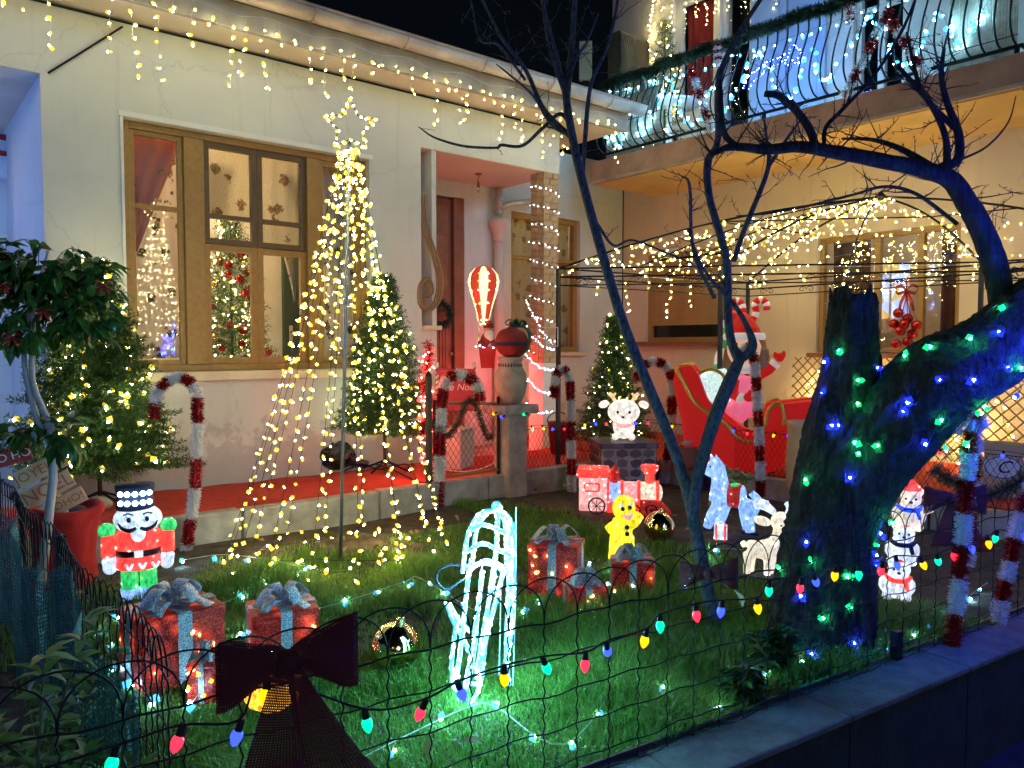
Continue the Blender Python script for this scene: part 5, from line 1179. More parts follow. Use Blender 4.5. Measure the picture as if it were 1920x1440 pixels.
# train ------------------------------------------------------------
t, k, q = fig('toy_train', 'lit red and pink acrylic locomotive on the lawn before the stone plinth', 'toy train', 1170, 958)
def qb(u0, v0, u1, v1, y0, y1): a, b = V(q(u0, v0, y0)), V(q(u1, v1, y1)); return MB().bb(a, b)
qb(1087,892,1138,955,-28,28).build('cab', A_pink, t, bevel=.012); qb(1083,877,1142,893,-32,32).build('cab_roof', A_red, t, bevel=.015)
rect = MB()
for a, b in (((1098,903),(1124,903)), ((1124,903),(1124,917)), ((1124,917),(1098,917)), ((1098,917),(1098,903))): rect.tube([q(*a,-29), q(*b,-29)], 1.8*k, 5)
rect.build('window_trim', A_red, t)
for a, b, mt, nm in ((1140,1165,A_ice,'boiler_band'), (1165,1196,A_pink,'boiler'), (1196,1232,A_cream,'boiler_front')): MB().tube([q(a,922), q(b,922)], 20*k, 18).build(nm, mt, t, True)
for u in (1140, 1166, 1197, 1231): MB().tube([q(u-3,922), q(u+3,922)], 22.5*k, 18).build('hoop', A_red, t, True)
MB().ell(q(1234,922), (7*k,15*k,16*k), 14, 9).build('headlamp', A_cream, t, True)
MB().lathe([(9*k,0), (9*k,24*k), (0,36*k)], 12, q(1152,906)).build('steam_dome', A_dim, t, True); MB().lathe([(9*k,0), (8*k,16*k), (16*k,26*k), (17*k,34*k), (13*k,35*k)], 16, q(1217,905)).build('chimney', A_red, t, True)
qb(1138,938,1200,958,-22,22).build('chassis', A_red, t, bevel=.008)
MB().prism([(q(1198,932)[0], q(1198,932)[2]), (q(1232,932)[0], q(1232,932)[2]), (q(1257,958)[0], q(1257,958)[2]), (q(1200,961)[0], q(1200,961)[2])], -24*k, 24*k).build('cow_catcher', A_dim, t, bevel=.008)
for u, r_ in ((1120,15), (1165,9), (1190,9), (1220,10)):
    w = MB().tube([V(q(u,959-r_,-31))+V(math.cos(g)*r_*k,0,math.sin(g)*r_*k) for g in np.linspace(0,6.283,20)[:-1]], 1.6*k, 5, closed=True).build('wheel', M_black, t)
    sp_ = MB()
    for j in range(8): g = j*math.pi/4; sp_.tube([q(u,959-r_,-31), V(q(u,959-r_,-31))+V(math.cos(g)*r_*k,0,math.sin(g)*r_*k)], .7*k, 4)
    sp_.build('spokes', M_black, w)
# horse ------------------------------------------------------------
t, k, q = fig('rocking_horse', 'icy blue lit horse with red and green saddle behind the sapling', 'figurine', 1365, 1000, turn=-.2)
m = MB().tube([q(1342,945), q(1360,940), q(1385,938)], [19*k,18*k,20*k], 14).tube([q(1340,950), q(1342,915), q(1338,890), q(1330,880)], [18*k,15*k,13*k,12*k], 12).tube([q(1338,880), q(1326,892), q(1319,905)], [13*k,10*k,8*k], 12)
m.tube([q(1345,950,-8), q(1330,975,-9), q(1322,998,-9)], [13*k,10*k,8*k], 10).tube([q(1350,950,8), q(1345,975,9), q(1338,998,9)], [13*k,10*k,8*k], 10).tube([q(1388,945,-8), q(1392,970,-9), q(1397,998,-9)], [15*k,11*k,9*k], 10).tube([q(1385,945,8), q(1384,972,9), q(1388,998,9)], [14*k,10*k,8*k], 10)
m.tube([q(1336,876), q(1334,866)], [4*k,1.5*k], 6).tube([q(1328,877), q(1325,866)], [4*k,1.5*k], 6); blob('body', m, A_ice, t, .006, 3)
t.location += RT*.03+V(0,0,.02); t.scale = (1.06,)*3
MB().ell(q(1327,888,-10), 2*k, 8, 6).build('eye', M_black, t); qb2 = MB().lathe([(21*k,-11*k), (21.5*k,11*k)], 18, q(1369,938), rot=(0,math.pi/2,0)); qb2.build('saddle', A_dim, t, True); MB().ell(q(1369,922), (12*k,12*k,7*k), 12, 8).build('saddle_pad', A_green, t, True)
for u in (1330, 1397): MB().tube([q(u-14,1000,-9), q(u+14,1000,-9)], 3*k, 6).build('foot_bar', M_navy, t)
MB().tube(curve([q(1396,930,0), q(1408,945,0), q(1402,975,0)], 5), lerps([6*k,7*k,2*k], 5), 8).build('tail', A_ice, t, True)
t, k, q = fig('gift_ornament', 'tiny white lit parcel with red bands under the horse', 'gift ornament', 1351, 1012)
MB().box(q(1351,997), (24*k,22*k,26*k)).build('box', A_white, t, bevel=.006)
for u in (1343, 1359): MB().box(q(u,997), (4*k,23.5*k,27.5*k)).build('band', A_red, t, bevel=.003)
MB().tube([V(q(1351,982))+V(math.cos(g)*5*k,0,math.sin(g)*5*k) for g in np.linspace(0,6.28,12)[:-1]], 1.2*k, 5, closed=True).build('ring', A_white, t)
# reindeer by the trunk --------------------------------------------
t, k, q = fig('reindeer', 'cream lit standing reindeer with pink nose beside the old trunk', 'figurine', 1432, 1078)
m = MB().tube([q(1403,1030), q(1430,1030), q(1450,1022)], [16*k,18*k,17*k], 14).tube([q(1448,1025), q(1457,1002), q(1460,985)], [15*k,12*k,12*k], 12).ell(q(1462,975), (20*k,17*k,19*k), 16, 10).ell(q(1472,984,-8), (12*k,12*k,10*k), 12, 8)
for u, y in ((1404,-8), (1410,8), (1440,-8), (1447,8)): m.tube([q(u,1035,y), q(u-1,1055,y), q(u-2,1076,y)], [11*k,8*k,7*k], 10)
m.ell(q(1395,1022), (6*k,5*k,8*k), 8, 6); blob('body', m, A_cream, t, .007, 5)
MB().ell(q(1428,976), (16*k,6*k,9*k), 12, 8, rot=(0,.25,0)).build('ear', A_cream, t, True); MB().ell(q(1492,972,6), (12*k,5*k,8*k), 12, 8).build('ear', A_cream, t, True)
a = MB().tube(curve([q(1450,960), q(1440,952), q(1425,944), q(1412,948)], 5), lerps([6*k,8*k,11*k,8*k], 5), 10).tube([q(1435,950), q(1432,938)], [8*k,7*k], 8).tube(curve([q(1472,960), q(1478,950), q(1486,943), q(1490,930)], 5), lerps([6*k,7*k,8*k,4*k], 5), 10).tube([q(1478,950), q(1470,938)], [7*k,6*k], 8)
blob('antlers', a, A_white, t, .006, 3); MB().ell(q(1474,993,-20), (9*k,7*k,8*k), 12, 8).build('nose', A_pink, t, True)
for u in (1461, 1473): MB().ell(q(u,979,-17), 2.2*k, 8, 6).build('eye', M_black, t, True)
MB().box(q(1440,1079), (100*k,44*k,5*k)).build('base', M_navy, t, bevel=.003)
# big-headed reindeer on a stone plinth ----------------------------
pp = P(1166, 906, Z=0); pl_ = thing('stone_plinth', 'dark crazy-paved stone plinth under the seated reindeer', 'plinth', pp, facing(pp)+.25); kp = depth(pp)/FPX; W2 = 50*kp
MB().bb((-W2,-W2,0), (W2,W2,72*kp)).build('core', M_concrete, pl_)
rs_ = random.Random(3); M_st = [mk('plinth_stone_a', (.10,.06,.09), .5, var=.3), mk('plinth_stone_b', (.16,.12,.15), .5, var=.3), mk('plinth_stone_c', (.055,.045,.07), .5, var=.3)]
for side in range(4):
    R_ = Matrix.Rotation(side*math.pi/2, 3, 'Z')
    for i in range(4):
        for j in range(4):
            cx, cz = -W2+W2/2*(i+.5), 72*kp*(j+.5)/4; w, h = W2*.23, 72*kp*.115; pg = [(cx+w*math.cos(g)*rs_.uniform(.85,1.15), cz+h*math.sin(g)*rs_.uniform(.85,1.15)) for g in [x+rs_.uniform(-.2,.2) for x in (.5,1.6,2.6,3.7,4.7,5.8)]]
            MB().prism(pg, -W2-.008, -W2+.002, fr=lambda x, y, z: R_ @ V(x, y, z)).build('stone', M_st[rs_.randrange(3)], pl_)
MB().bb((-W2-.02,-W2-.02,72*kp), (W2+.02,W2+.02,82*kp)).build('cap_slab', M_st[2], pl_, bevel=.008)
for i in range(5): MB().bb((-W2+W2*.4*i+.004,-W2-.024,73*kp), (-W2+W2*.4*(i+1)-.004,-W2-.018,81*kp)).build('tile', M_st[i % 3], pl_)
t, k, q = fig('reindeer', 'bright white lit baby reindeer sitting on the stone plinth', 'figurine', 1168, 824, d=depth(pp)-.05); A_glow = acrylic('acrylic_bright', (1,.93,.82), .5, 4, (1,1,1))
blob('body', MB().ell(q(1169,772), (30*k,24*k,24*k), 18, 12).ell(q(1169,803), (19*k,16*k,20*k), 14, 10).ell(q(1154,818,-8), 7*k).ell(q(1184,818,-8), 7*k).ell(q(1155,800,-8), (6*k,6*k,11*k)).ell(q(1184,800,-8), (6*k,6*k,11*k)), A_glow, t, .007, 3)
for sg in (-1, 1):
    MB().ell(q(1169+37*sg,758), (10*k,5*k,7*k), 12, 8, rot=(0,.4*sg,0)).build('ear', A_glow, t, True); MB().tube(curve([q(1169+16*sg,752), q(1169+22*sg,742), q(1169+28*sg,737)], 4), 3.5*k, 8).tube([q(1169+21*sg,744), q(1169+15*sg,737)], [3.2*k,2*k], 7).build('antler', A_tan, t, True)
    MB().ell(q(1169+11*sg,771,-23), (2.6*k,2*k,3*k), 8, 6).build('eye', M_black, t, True)
MB().ell(q(1168,780,-25), (3*k,2.4*k,2.4*k), 8, 6).build('nose', M_black, t, True); MB().tube(curve([q(1150,792,-14), q(1168,797,-20), q(1186,792,-14)], 5), 4*k, 8).build('scarf', A_pink, t, True)
# bear totem -------------------------------------------------------
t, k, q = fig('animal_totem', 'lit tower of three stacked animals with red caps right of the old trunk', 'figurine', 1690, 1122)
def totem(vb, cap, scarf, mt, sz=1.0, u=1690):
    m = MB().ell(q(u,vb-26), (27*sz*k,22*k,28*k), 16, 10).ell(q(u+3,vb-56), (22*sz*k,19*k,20*k), 16, 10); 
    for sg in (-1, 1): m.ell(q(u+25*sz*sg,vb-26,-4), (9*k,9*k,15*k), 10, 8).ell(q(u+15*sg,vb-5,-10), (11*k,11*k,8*k), 10, 8).ell(q(u+3+17*sg,vb-70), 6*k, 8, 6)
    blob('animal', m, mt, t, .007, 4)
    for sg in (-1, 1): MB().ell(q(u+3+8*sg,vb-58,-19), 2.3*k, 8, 6).build('eye', M_black, t, True)
    MB().ell(q(u+3,vb-52,-20), (3.5*k,3*k,2.6*k), 8, 6).build('nose', M_black, t, True)
    if cap: MB().lathe([(18*k,0), (17*k,5*k), (10*k,13*k), (2*k,20*k), (0,21*k)], 14, q(u+3,vb-72)).build('cap', A_red, t, True)
    if scarf: MB().tube(curve([q(u-19,vb-41,0), q(u-8,vb-38,-20), q(u+12,vb-38,-20), q(u+22,vb-41,0)], 5), 4.5*k, 8).tube([q(u+14,vb-38,-20), q(u+18,vb-22,-22)], [4*k,3.5*k], 7).build('scarf', scarf, t, True)
totem(1122, True, A_red, A_bears, .92, 1682); totem(1054, True, M_navy, A_bears, .86, 1689); totem(988, True, A_blue, A_cream, .82, 1699)
MB().tube([q(1718,955,-4), q(1738,946,-8)], [8*k,6*k], 8).build('waving_arm', A_cream, t, True)
# rope light deer --------------------------------------------------
def rope_mat():
    m, nt, b, N, L = nodes('rope_light'); co = obj_co(nt); v = N.new('ShaderNodeTexVoronoi'); v.inputs['Scale'].default_value = 42; L.new(co, v.inputs[0])
    g = ramp(nt, v.outputs['Distance'], [(.08, (1,1,1)), (.30, (.10,.10,.10)), (.6, (.05,.05,.05))]); mu = N.new('ShaderNodeMath'); mu.operation = 'MULTIPLY'; mu.inputs[1].default_value = 9; L.new(g, mu.inputs[0])
    L.new(mu.outputs[0], b.inputs['Emission Strength']); L.new(mixc(nt, g, (.05,.55,.9), (.50,.95,.95)), b.inputs['Emission Color']); b.inputs['Base Color'].default_value = (.4,.6,.7,1); b.inputs['Roughness'].default_value = .2; return m
t, k, q = fig('rope_light_deer', 'glowing icy white rope light deer frame leaning on the lawn', 'light figure', 905, 1300); M_rope = rope_mat(); Rr = 4.2*k
RP = [('body_rib', [(868,1065),(878,1000),(900,960),(930,952),(955,968),(962,1040),(955,1090)], -10), ('body_rib', [(885,1070),(893,1005),(912,968),(932,962),(948,985),(950,1060)], 30),
      ('spine', [(933,945),(932,1000),(928,1040),(922,1100)], -25), ('hoop', [(882,985),(905,975),(935,985),(958,992)], -30), ('hoop', [(878,1022),(905,1010),(932,1020),(958,1030)], -30), ('hoop', [(885,1055),(910,1042),(935,1050),(955,1058)], -28),
      ('hoop', [(873,1062),(905,1058),(930,1062),(950,1075)], 10), ('flank', [(885,1040),(876,1100),(868,1180),(858,1255)], -20), ('flank', [(905,1060),(897,1130),(885,1210),(872,1280)], -25), ('flank', [(925,1060),(915,1130),(903,1200),(893,1262)], -20),
      ('fore_leg', [(945,1060),(930,1120),(912,1190),(905,1240),(895,1290),(872,1326)], -15), ('fore_leg', [(858,1255),(862,1300),(866,1326),(874,1330)], -12), ('hind_leg', [(955,980),(955,1080),(952,1160),(950,1230),(955,1292)], 20), ('hind_leg', [(962,985),(963,1080),(962,1180),(946,1270)], 30),
      ('antler', [(838,1122),(850,1160),(868,1190),(880,1215)], -10), ('antler', [(842,1126),(862,1165),(885,1185)], 0), ('neck', [(858,1150),(850,1210),(848,1250),(862,1272)], -20), ('head', [(850,1240),(848,1268),(858,1285),(872,1280),(878,1255)], -25), ('head', [(893,1240),(905,1255),(898,1272),(882,1270)], -20), ('tail', [(930,958),(926,946),(933,941),(938,948),(934,958)], 0)]
for nm, pts, y in RP:
    pth_ = curve([q(u, v, y+6*math.sin(i*1.3)) for i, (u, v) in enumerate(pts)], 7); ro = MB().tube(pth_, Rr, 8).build(nm, M_rope, t, True)
    bulbs([p+V(0,-Rr*.7,0) for p in resample(pth_, .034)], 'ice', ro, .0042, halo=1.5, name='led')
for pts in ([(968,950),(968,1100),(962,1290)], [(905,1050),(895,1200),(876,1330)], [(940,1060),(938,1200),(936,1270)]): MB().tube([q(u, v, 8) for u, v in pts], 1.2*k, 5).build('frame_rod', mk('white_rod', (.7,.75,.8), .4, var=0), t)
MB().tube(curve([q(878,1065,0), q(850,1055,0), q(825,1065,0), q(820,1085,0), q(838,1102,0), q(862,1088,0), q(876,1080,0)], 6), 2*k, 6).build('power_cord', M_navy, t, True)
0 and bulbs([V(q(u, v, -30+random.uniform(-5,5))) for u, v in ((905,1100),(890,1130),(925,1030),(880,1160),(868,1215),(872,1240),(862,1250),(895,1180),(955,1010),(958,1060),(955,1120),(952,1180),(950,1225),(948,1265),(870,1300),(868,1325),(885,1010),(890,985),(940,975),(845,1135))], 'cool', t, .010)
# mirror balls -----------------------------------------------------
M_gold = mk('gold_mirror', (.95,.72,.34), .06, 1, var=0)
for lab, u, v, r_ in (('gold mirrored ball lying in the grass near the street fence', 742, 1252, 46), ('gold mirrored ball lying between gingerbread man and sapling', 1236, 1012, 29)):
    t, k, q = fig('mirror_ball', lab, 'ornament ball', u, v); MB().ell((0,0,r_*k*.86), r_*k, 40, 26).build('ball', M_gold, t, True); MB().lathe([(r_*.18*k,0), (r_*.18*k,r_*.2*k), (0,r_*.22*k)], 12, (r_*.2*k, 0, r_*1.83*k)).build('cap', M_bgold, t)
# ---------------------------------------------------------------- tinsel candy canes
M_tred = island('red_tinsel', [(0, (.20,.004,.006)), (.6, (.48,.012,.015)), (1, (.8,.12,.1))], .25, 0, .8); M_twht = island('white_tinsel', [(0, (.72,.73,.76)), (1, (.97,.97,.98))], .35, .3, .6)
for m_ in (M_tred,): m_.node_tree.nodes['Principled BSDF'].inputs['Metallic'].default_value = .55
def fluff(path, r, rs, per=1400, w=.0016):
    pts = np.array([tuple(p) for p in path]); sg = np.linalg.norm(np.diff(pts, axis=0), axis=1); n = int(sg.sum()*per); i = rs.choice(len(sg), n, p=sg/sg.sum()); f = rs.uniform(0, 1, n)[:, None]
    p = pts[i]*(1-f)+pts[i+1]*f; d = (pts[i+1]-pts[i])/sg[i][:, None]; q = rs.normal(size=(n, 3)); q -= d*(q*d).sum(1)[:, None]*.7; q /= np.linalg.norm(q, axis=1)[:, None]; s = np.cross(q, rs.normal(size=(n, 3))); s /= np.linalg.norm(s, axis=1)[:, None]
    l = r*rs.uniform(.65, 1.1, n)[:, None]; v = np.zeros((n, 4, 3)); v[:, 0] = p-s*w; v[:, 1] = p+s*w; v[:, 2] = p+q*l+s*w*.7; v[:, 3] = p+q*l-s*w*.7
    return v.reshape(-1, 3), (np.array([(0,1,2),(0,2,3)])[None]+(np.arange(n)*4)[:, None, None]).reshape(-1, 3)
def cane(label, pts, d, r=15, nseg=13, seed=0, first=0, Z=None, bands=None, name='candy_cane', cat='candy cane'):
    rs = np.random.default_rng(seed); u, v = pts[-1]; b = P(u, v, d=d) if d else P(u, v, Z=Z or 0); d = depth(b); t = thing(name, label, cat, b); k = d/FPX
    path = curve([P(u, v, d=d)-b for u, v in pts], 14); MB().tube(path, 2.5*k, 6).build('core_wire', M_iron, t); N = len(path)
    for i in range(nseg):
        a, e = int(N*i/nseg), min(N-1, int(N*(i+1)/nseg)); sgm = path[a:e+1]
        if len(sgm) < 2: continue
        tm = M_tred if (i+first) % 2 == 0 else M_twht
        vv, f_ = fluff(sgm, r*k*1.15, rs, 6500, max(.0014, .6*k)); bo = link(bpy.data.objects.new('tinsel_band', arrmesh('tinsel_band', vv, f_, tm)), t)
        MB().tube(sgm, r*k*.5, 7).build('backing', tm, bo)
    return t
cane('red and white tinsel candy cane between nutcracker and light cone', [(289,785),(292,745),(312,716),(342,708),(366,730),(370,770),(368,860),(364,930),(352,1010),(348,1032)], None, 11, 12, 1)
cane('tinsel candy cane standing at the gate post', [(900,752),(896,725),(872,705),(845,706),(830,735),(826,800),(824,870),(821,950)], None, 11, 11, 2, 0)
cane('tinsel candy cane beside the front gazebo post', [(1039,745),(1042,705),(1056,692),(1068,715),(1070,790),(1071,860),(1072,922)], None, 8.5, 12, 3, 0)
cane('tinsel candy cane behind the stone plinth', [(1194,712),(1203,690),(1222,678),(1246,685),(1260,710),(1260,760),(1256,830),(1244,905)], None, 9, 12, 4, 0)
cane('tinsel candy cane in front of the sleigh', [(1385,668),(1398,652),(1412,668),(1418,720),(1422,790),(1425,860),(1426,930)], 5.9, 9, 13, 5, 0)
cane('near tinsel candy cane at the street fence right of the totem', [(1845,800),(1828,785),(1818,820),(1814,900),(1806,1000),(1797,1100),(1784,1222)], 3.05, 15, 10, 6, 1)
cane('second tinsel candy cane close behind the near one', [(1790,812),(1800,780),(1812,772),(1826,800),(1828,860),(1822,920),(1818,1000),(1812,1060)], 3.6, 13, 9, 7, 1)
cane('tinsel candy cane at the right edge of the garden', [(1940,900),(1925,935),(1905,1000),(1893,1060),(1880,1110),(1872,1165)], 3.25, 14, 7, 8, 1)
# ---------------------------------------------------------------- gate pier, urn, sack on top
gp_ = thing('gate_pier', 'grey concrete gate pier with moulded cap', 'pier', (4.05, 4.90, 0)); 
MB().box((0,0,.33), (.20,.20,.70)).build('shaft', M_concrete, gp_, bevel=.012); MB().box((0,0,.715), (.36,.32,.075)).build('cap', M_concrete, gp_, bevel=.012); MB().box((0,0,.665), (.24,.24,.03)).build('neck', M_concrete, gp_, bevel=.008)
uz = .755; un = thing('stone_urn', 'big round grey stone urn on the gate pier', 'urn', (4.05, 4.90, uz)); M_urn = mk('urn_stone', (.34,.32,.26), .85, var=.25, vs=10, bump=.5, bs=70)
MB().lathe([(.07,0), (.09,.015), (.125,.09), (.142,.17), (.132,.25), (.10,.31), (.085,.335), (.105,.365), (.108,.385), (.085,.39), (.07,.34), (0,.33)], 32).build('body', M_urn, un, True)
tth = MB()
for j in range(26): g = j*2*math.pi/26; tth.box((.098*math.cos(g), .098*math.sin(g), .318), (.012,.006,.035), (0,0,g+math.pi/2), taper=.4)
tth.build('fringe_band', M_black, un)
sk = thing('gift_sack', 'red velvet round parcel with green ribbon and gold buckle on the urn', 'gift sack', (4.05, 4.88, uz+.385)); M_velv = mk('red_velvet', (.26,.015,.015), .8, var=.25, vs=20, bump=.4, bs=160)
blob('bag', MB().ell((0,0,.12), (.145,.135,.125), 22, 14).ell((-.05,0,.15), (.09,.1,.09)).tube([(0,0,.2),(0.01,0,.25)], [.07,.04], 10), M_velv, sk, .01, 4); M_gr = mk('green_ribbon', (.01,.07,.04), .5, var=.1)
MB().lathe([(.147,-.013), (.149,.013)], 32, (0,0,.11), sc=(1,.94)).build('belt', M_navy, sk, True); ribbon([(.06+.05*math.sin(g*1.1), -.147*math.cos(g)-.0, .12+.135*math.sin(g)) for g in np.linspace(-1.2,1.45,14)], (.02,0,.004), M_gr, sk, 'ribbon')
for g in (.3, 1.4, 2.4, 3.6): ribbon(curve([(.06,0,.25), (.06+.06*math.cos(g),.05*math.sin(g),.31), (.06+.11*math.cos(g),.09*math.sin(g),.28), (.06+.03*math.cos(g),.02*math.sin(g),.25)], 5), (-.02*math.sin(g),.02*math.cos(g),.004), M_gr, sk, 'bow_loop')
bk = MB(); 
for a, b in (((.05,.10),(.09,.10)), ((.09,.10),(.09,.15)), ((.09,.15),(.05,.15)), ((.05,.15),(.05,.10))): bk.tube([(a[0],-.148,a[1]), (b[0],-.148,b[1])], .004, 5)
bk.build('buckle', M_bgold, sk)
# hot-air balloon with santa ---------------------------------------
t, k, q = fig('hot_air_balloon', 'red and white lit fabric hot-air balloon decoration carrying a santa', 'decoration', 908, 690, d=6.6); M_br = mk('balloon_red', (.55,.03,.02), .7, var=.1, em=(1,.08,.04), ems=.22); M_bw = mk('balloon_white', (.85,.75,.62), .7, var=.05, em=(1,.72,.42), ems=.75)
pr = [(7,0), (10,8), (18,38), (26,62), (29,78), (26,92), (16,104), (0,109)]; n = 10
for j in range(n):
    mb = MB(); g0, g1 = j*2*math.pi/n-math.pi/2-math.pi/n, (j+1)*2*math.pi/n-math.pi/2-math.pi/n; vs = []
    for r_, z in pr:
        for s in range(5): g = g0+(g1-g0)*s/4; bul = 1+.05*math.sin(math.pi*s/4); vs.append(((r_*bul*math.cos(g)-1)*k, r_*bul*math.sin(g)*k, (z+82)*k))
    mb.add(vs, [(i*5+s, i*5+s+1, (i+1)*5+s+1, (i+1)*5+s) for i in range(len(pr)-1) for s in range(4)]).build('gore', M_bw if j % 2 == 0 else M_br, t, True)
    MB().tube([((r_*1.02*math.cos(g0)-1)*k, r_*1.02*math.sin(g0)*k, (z+82)*k) for r_, z in pr], .9*k, 4).build('seam_wire', M_bgold, t)
bulbs([((r_*1.04*math.cos(g)-1)*k, r_*1.04*math.sin(g)*k, (z+82)*k) for r_, z in pr[:6] for g in (-2.6, -1.9, -1.2, -.5)], 'warm', t, .004)
MB().tube([q(895,508), q(902,512), q(907,500)], 1*k, 4).build('hook', M_iron, t)
for sg in (-1, 1): MB().tube([((sg*8-1)*k, 0, 82*k), ((sg*16+4)*k, 0, 40*k)], .8*k, 4).build('rope', M_bgold, t)
MB().lathe([(17*k,0), (23*k,38*k), (24*k,40*k), (20*k,38*k), (15*k,4*k)], 4, q(914,690), rot=(0,0,math.pi/4)).build('basket', mk('red_card', (.42,.02,.02), .7, var=.1), t)
blob('santa_body', MB().ell(q(914,640), (14*k,12*k,18*k)).tube([q(904,640,-6), q(898,652,-10)], [6*k,5*k], 8).tube([q(925,640,-6), q(931,650,-10)], [6*k,5*k], 8), M_velv, t, .008, 2); MB().ell(q(916,622), (9*k,9*k,10*k), 12, 8).build('santa_head', mk('doll_skin', (.6,.36,.26), .6, var=.05), t, True)
blob('santa_beard', MB().ell(q(917,632,-6), (10*k,6*k,14*k)).ell(q(917,645,-7), (6*k,4*k,8*k)), mk('white_wool', (.8,.76,.7), .9, var=.15, vs=60, bump=.6, bs=150), t, .006, 1); MB().lathe([(10*k,0), (9*k,6*k), (4*k,14*k), (0,18*k)], 12, q(916,615)).build('santa_hat', M_velv, t, True)
bulbs([q(u, v, -20) for u, v in ((893,650),(900,648),(906,651),(925,652),(932,648))], 'white', t, .005)
# red letter box ---------------------------------------------------
lb = P(855, 790, d=6.9); t = thing('letter_box', 'red letter box lettered for santa behind the gate garland', 'letter box', (lb.x, lb.y, .17), facing(lb)); k = 6.9/FPX; M_lbx = mk('letterbox_red', (.40,.03,.05), .5, var=.12)
zl = P(855, 700, d=6.9).z-.17; MB().box((0,0,zl-.16), (62*k,40*k,.34)).build('body', M_lbx, t, bevel=.01); MB().box((0,0,zl+.02), (70*k,46*k,.04)).build('lid', M_lbx, t, bevel=.01); MB().box((0,0,(zl-.33)/2), (14*k,14*k,zl-.33)).build('post', M_rwood, t)
letters('Père Noël', .085, mk('cream_letter', (.85,.72,.6), .6, var=0), t, (0,-21*k,zl-.12), (math.pi/2,0,0), shear=.25); MB().box((0,-20.5*k,zl-.04), (40*k,1.2*k,.012)).build('slot', M_black, t)
for sg in (-1, 1):
    cn = MB().tube([(sg*34*k,-18*k,zl-.35), (sg*34*k,-18*k,zl+.10)], 3*k, 8).build('striped_pole', M_whitep, t, True)
    for j in range(9): MB().tube([(sg*34*k-3.2*k,-18*k-3*k,zl-.33+j*.045), (sg*34*k+3.2*k,-18*k-3*k,zl-.305+j*.045)], 1.3*k, 5).build('stripe', M_lbx, cn)
# white cardboard parcel boxes behind gate
MB_ = thing('storage_box', 'pale storage box on the red carpet behind the gate', 'box', P(852, 868, d=6.75), .5); MB_.location.z = .175; MB().box((0,0,.16), (.28,.25,.32)).build('carton', mk('pale_card', (.62,.52,.44), .8, var=.1), MB_, bevel=.008); MB().box((0,0,.335), (.30,.27,.03)).build('lid', mk('pale_card', (.62,.52,.44), .8), MB_, bevel=.008)
# garlands on gate and pole ------------------------------------------
M_gtin = island('green_tinsel', [(0, (.006,.03,.012)), (.6, (.015,.07,.03)), (1, (.12,.16,.12))], .3, 0, .8)
def garland(label, path, r, mat, seed, per=2400, name='garland', cat='garland', w=.0018):
    rs = np.random.default_rng(seed); t = thing(name, label, cat); MB().tube(path, .004, 5, cap=False).build('core_wire', M_iron, t); v, f = fluff(path, r, rs, per, w); stuff(link(bpy.data.objects.new('tinsel', arrmesh('tinsel', v, f, mat)), t)); return t
garland('dark green tinsel garland swagged over the garden gate', curve([P(u, v, Y=4.87) for u, v in ((822,800),(838,818),(858,795),(875,755),(890,752),(902,790),(915,822),(925,815))], 10), .035, M_gtin, 1)
garland('red tinsel garland wound up beside the gate post', curve([P(800+6*math.sin(i*1.4), 640+i*22, Y=5.0) for i in range(9)], 8), .05, M_tred, 2, 2000)
garland('red and silver tinsel tuft lying at the gate post foot', curve([P(u, v, Y=4.95) for u, v in ((790,800),(808,790),(822,810),(838,800))], 8), .04, M_tred, 3)
garland('dark green garland laid along the balcony top rail', curve([V(rx-.02+.02*math.sin(i), YB0+.1+(YB1-YB0-.2)*i/24, 4.25+.015*math.sin(i*2.1)) for i in range(25)], 5), .075, M_gtin, 4, 4200, w=.003)
garland('dark green garland on the inner fence at the right', curve([P(u, v, d=4.6) for u, v in ((1750,880),(1790,905),(1840,930),(1890,915),(1930,890))], 8), .06, M_gtin, 5)
def rail_cane(label, u0, v0, u1, v1, seed): 
    a, b = P(u0, v0, X=rx-.16), P(u1, v1, X=rx-.16); rs = np.random.default_rng(seed); t = thing('tinsel_garland', label, 'garland'); n = 6
    for i in range(n): v, f = fluff([a.lerp(b, i/n), a.lerp(b, (i+1)/n)], .05, rs, 2200, .0028); link(bpy.data.objects.new('tinsel_band', arrmesh('tinsel_band', v, f, M_tred if i % 2 == 0 else M_twht)), t)
    MB().tube([a, b], .005, 5).build('core_wire', M_iron, t)
rail_cane('striped tinsel strand hanging aslant at mid balcony', 1670, 15, 1582, 182, 1); rail_cane('striped tinsel strand hanging at the right of the balcony', 1672, 40, 1735, 140, 2); rail_cane('striped tinsel strand falling near the balcony tree', 1296, 130, 1335, 245, 3); rail_cane('striped tinsel strand on the rail beside the red curtain', 1345, 80, 1347, 120, 4); rail_cane('striped tinsel strand at the railing beside the dark glass', 1592, 12, 1594, 45, 5)
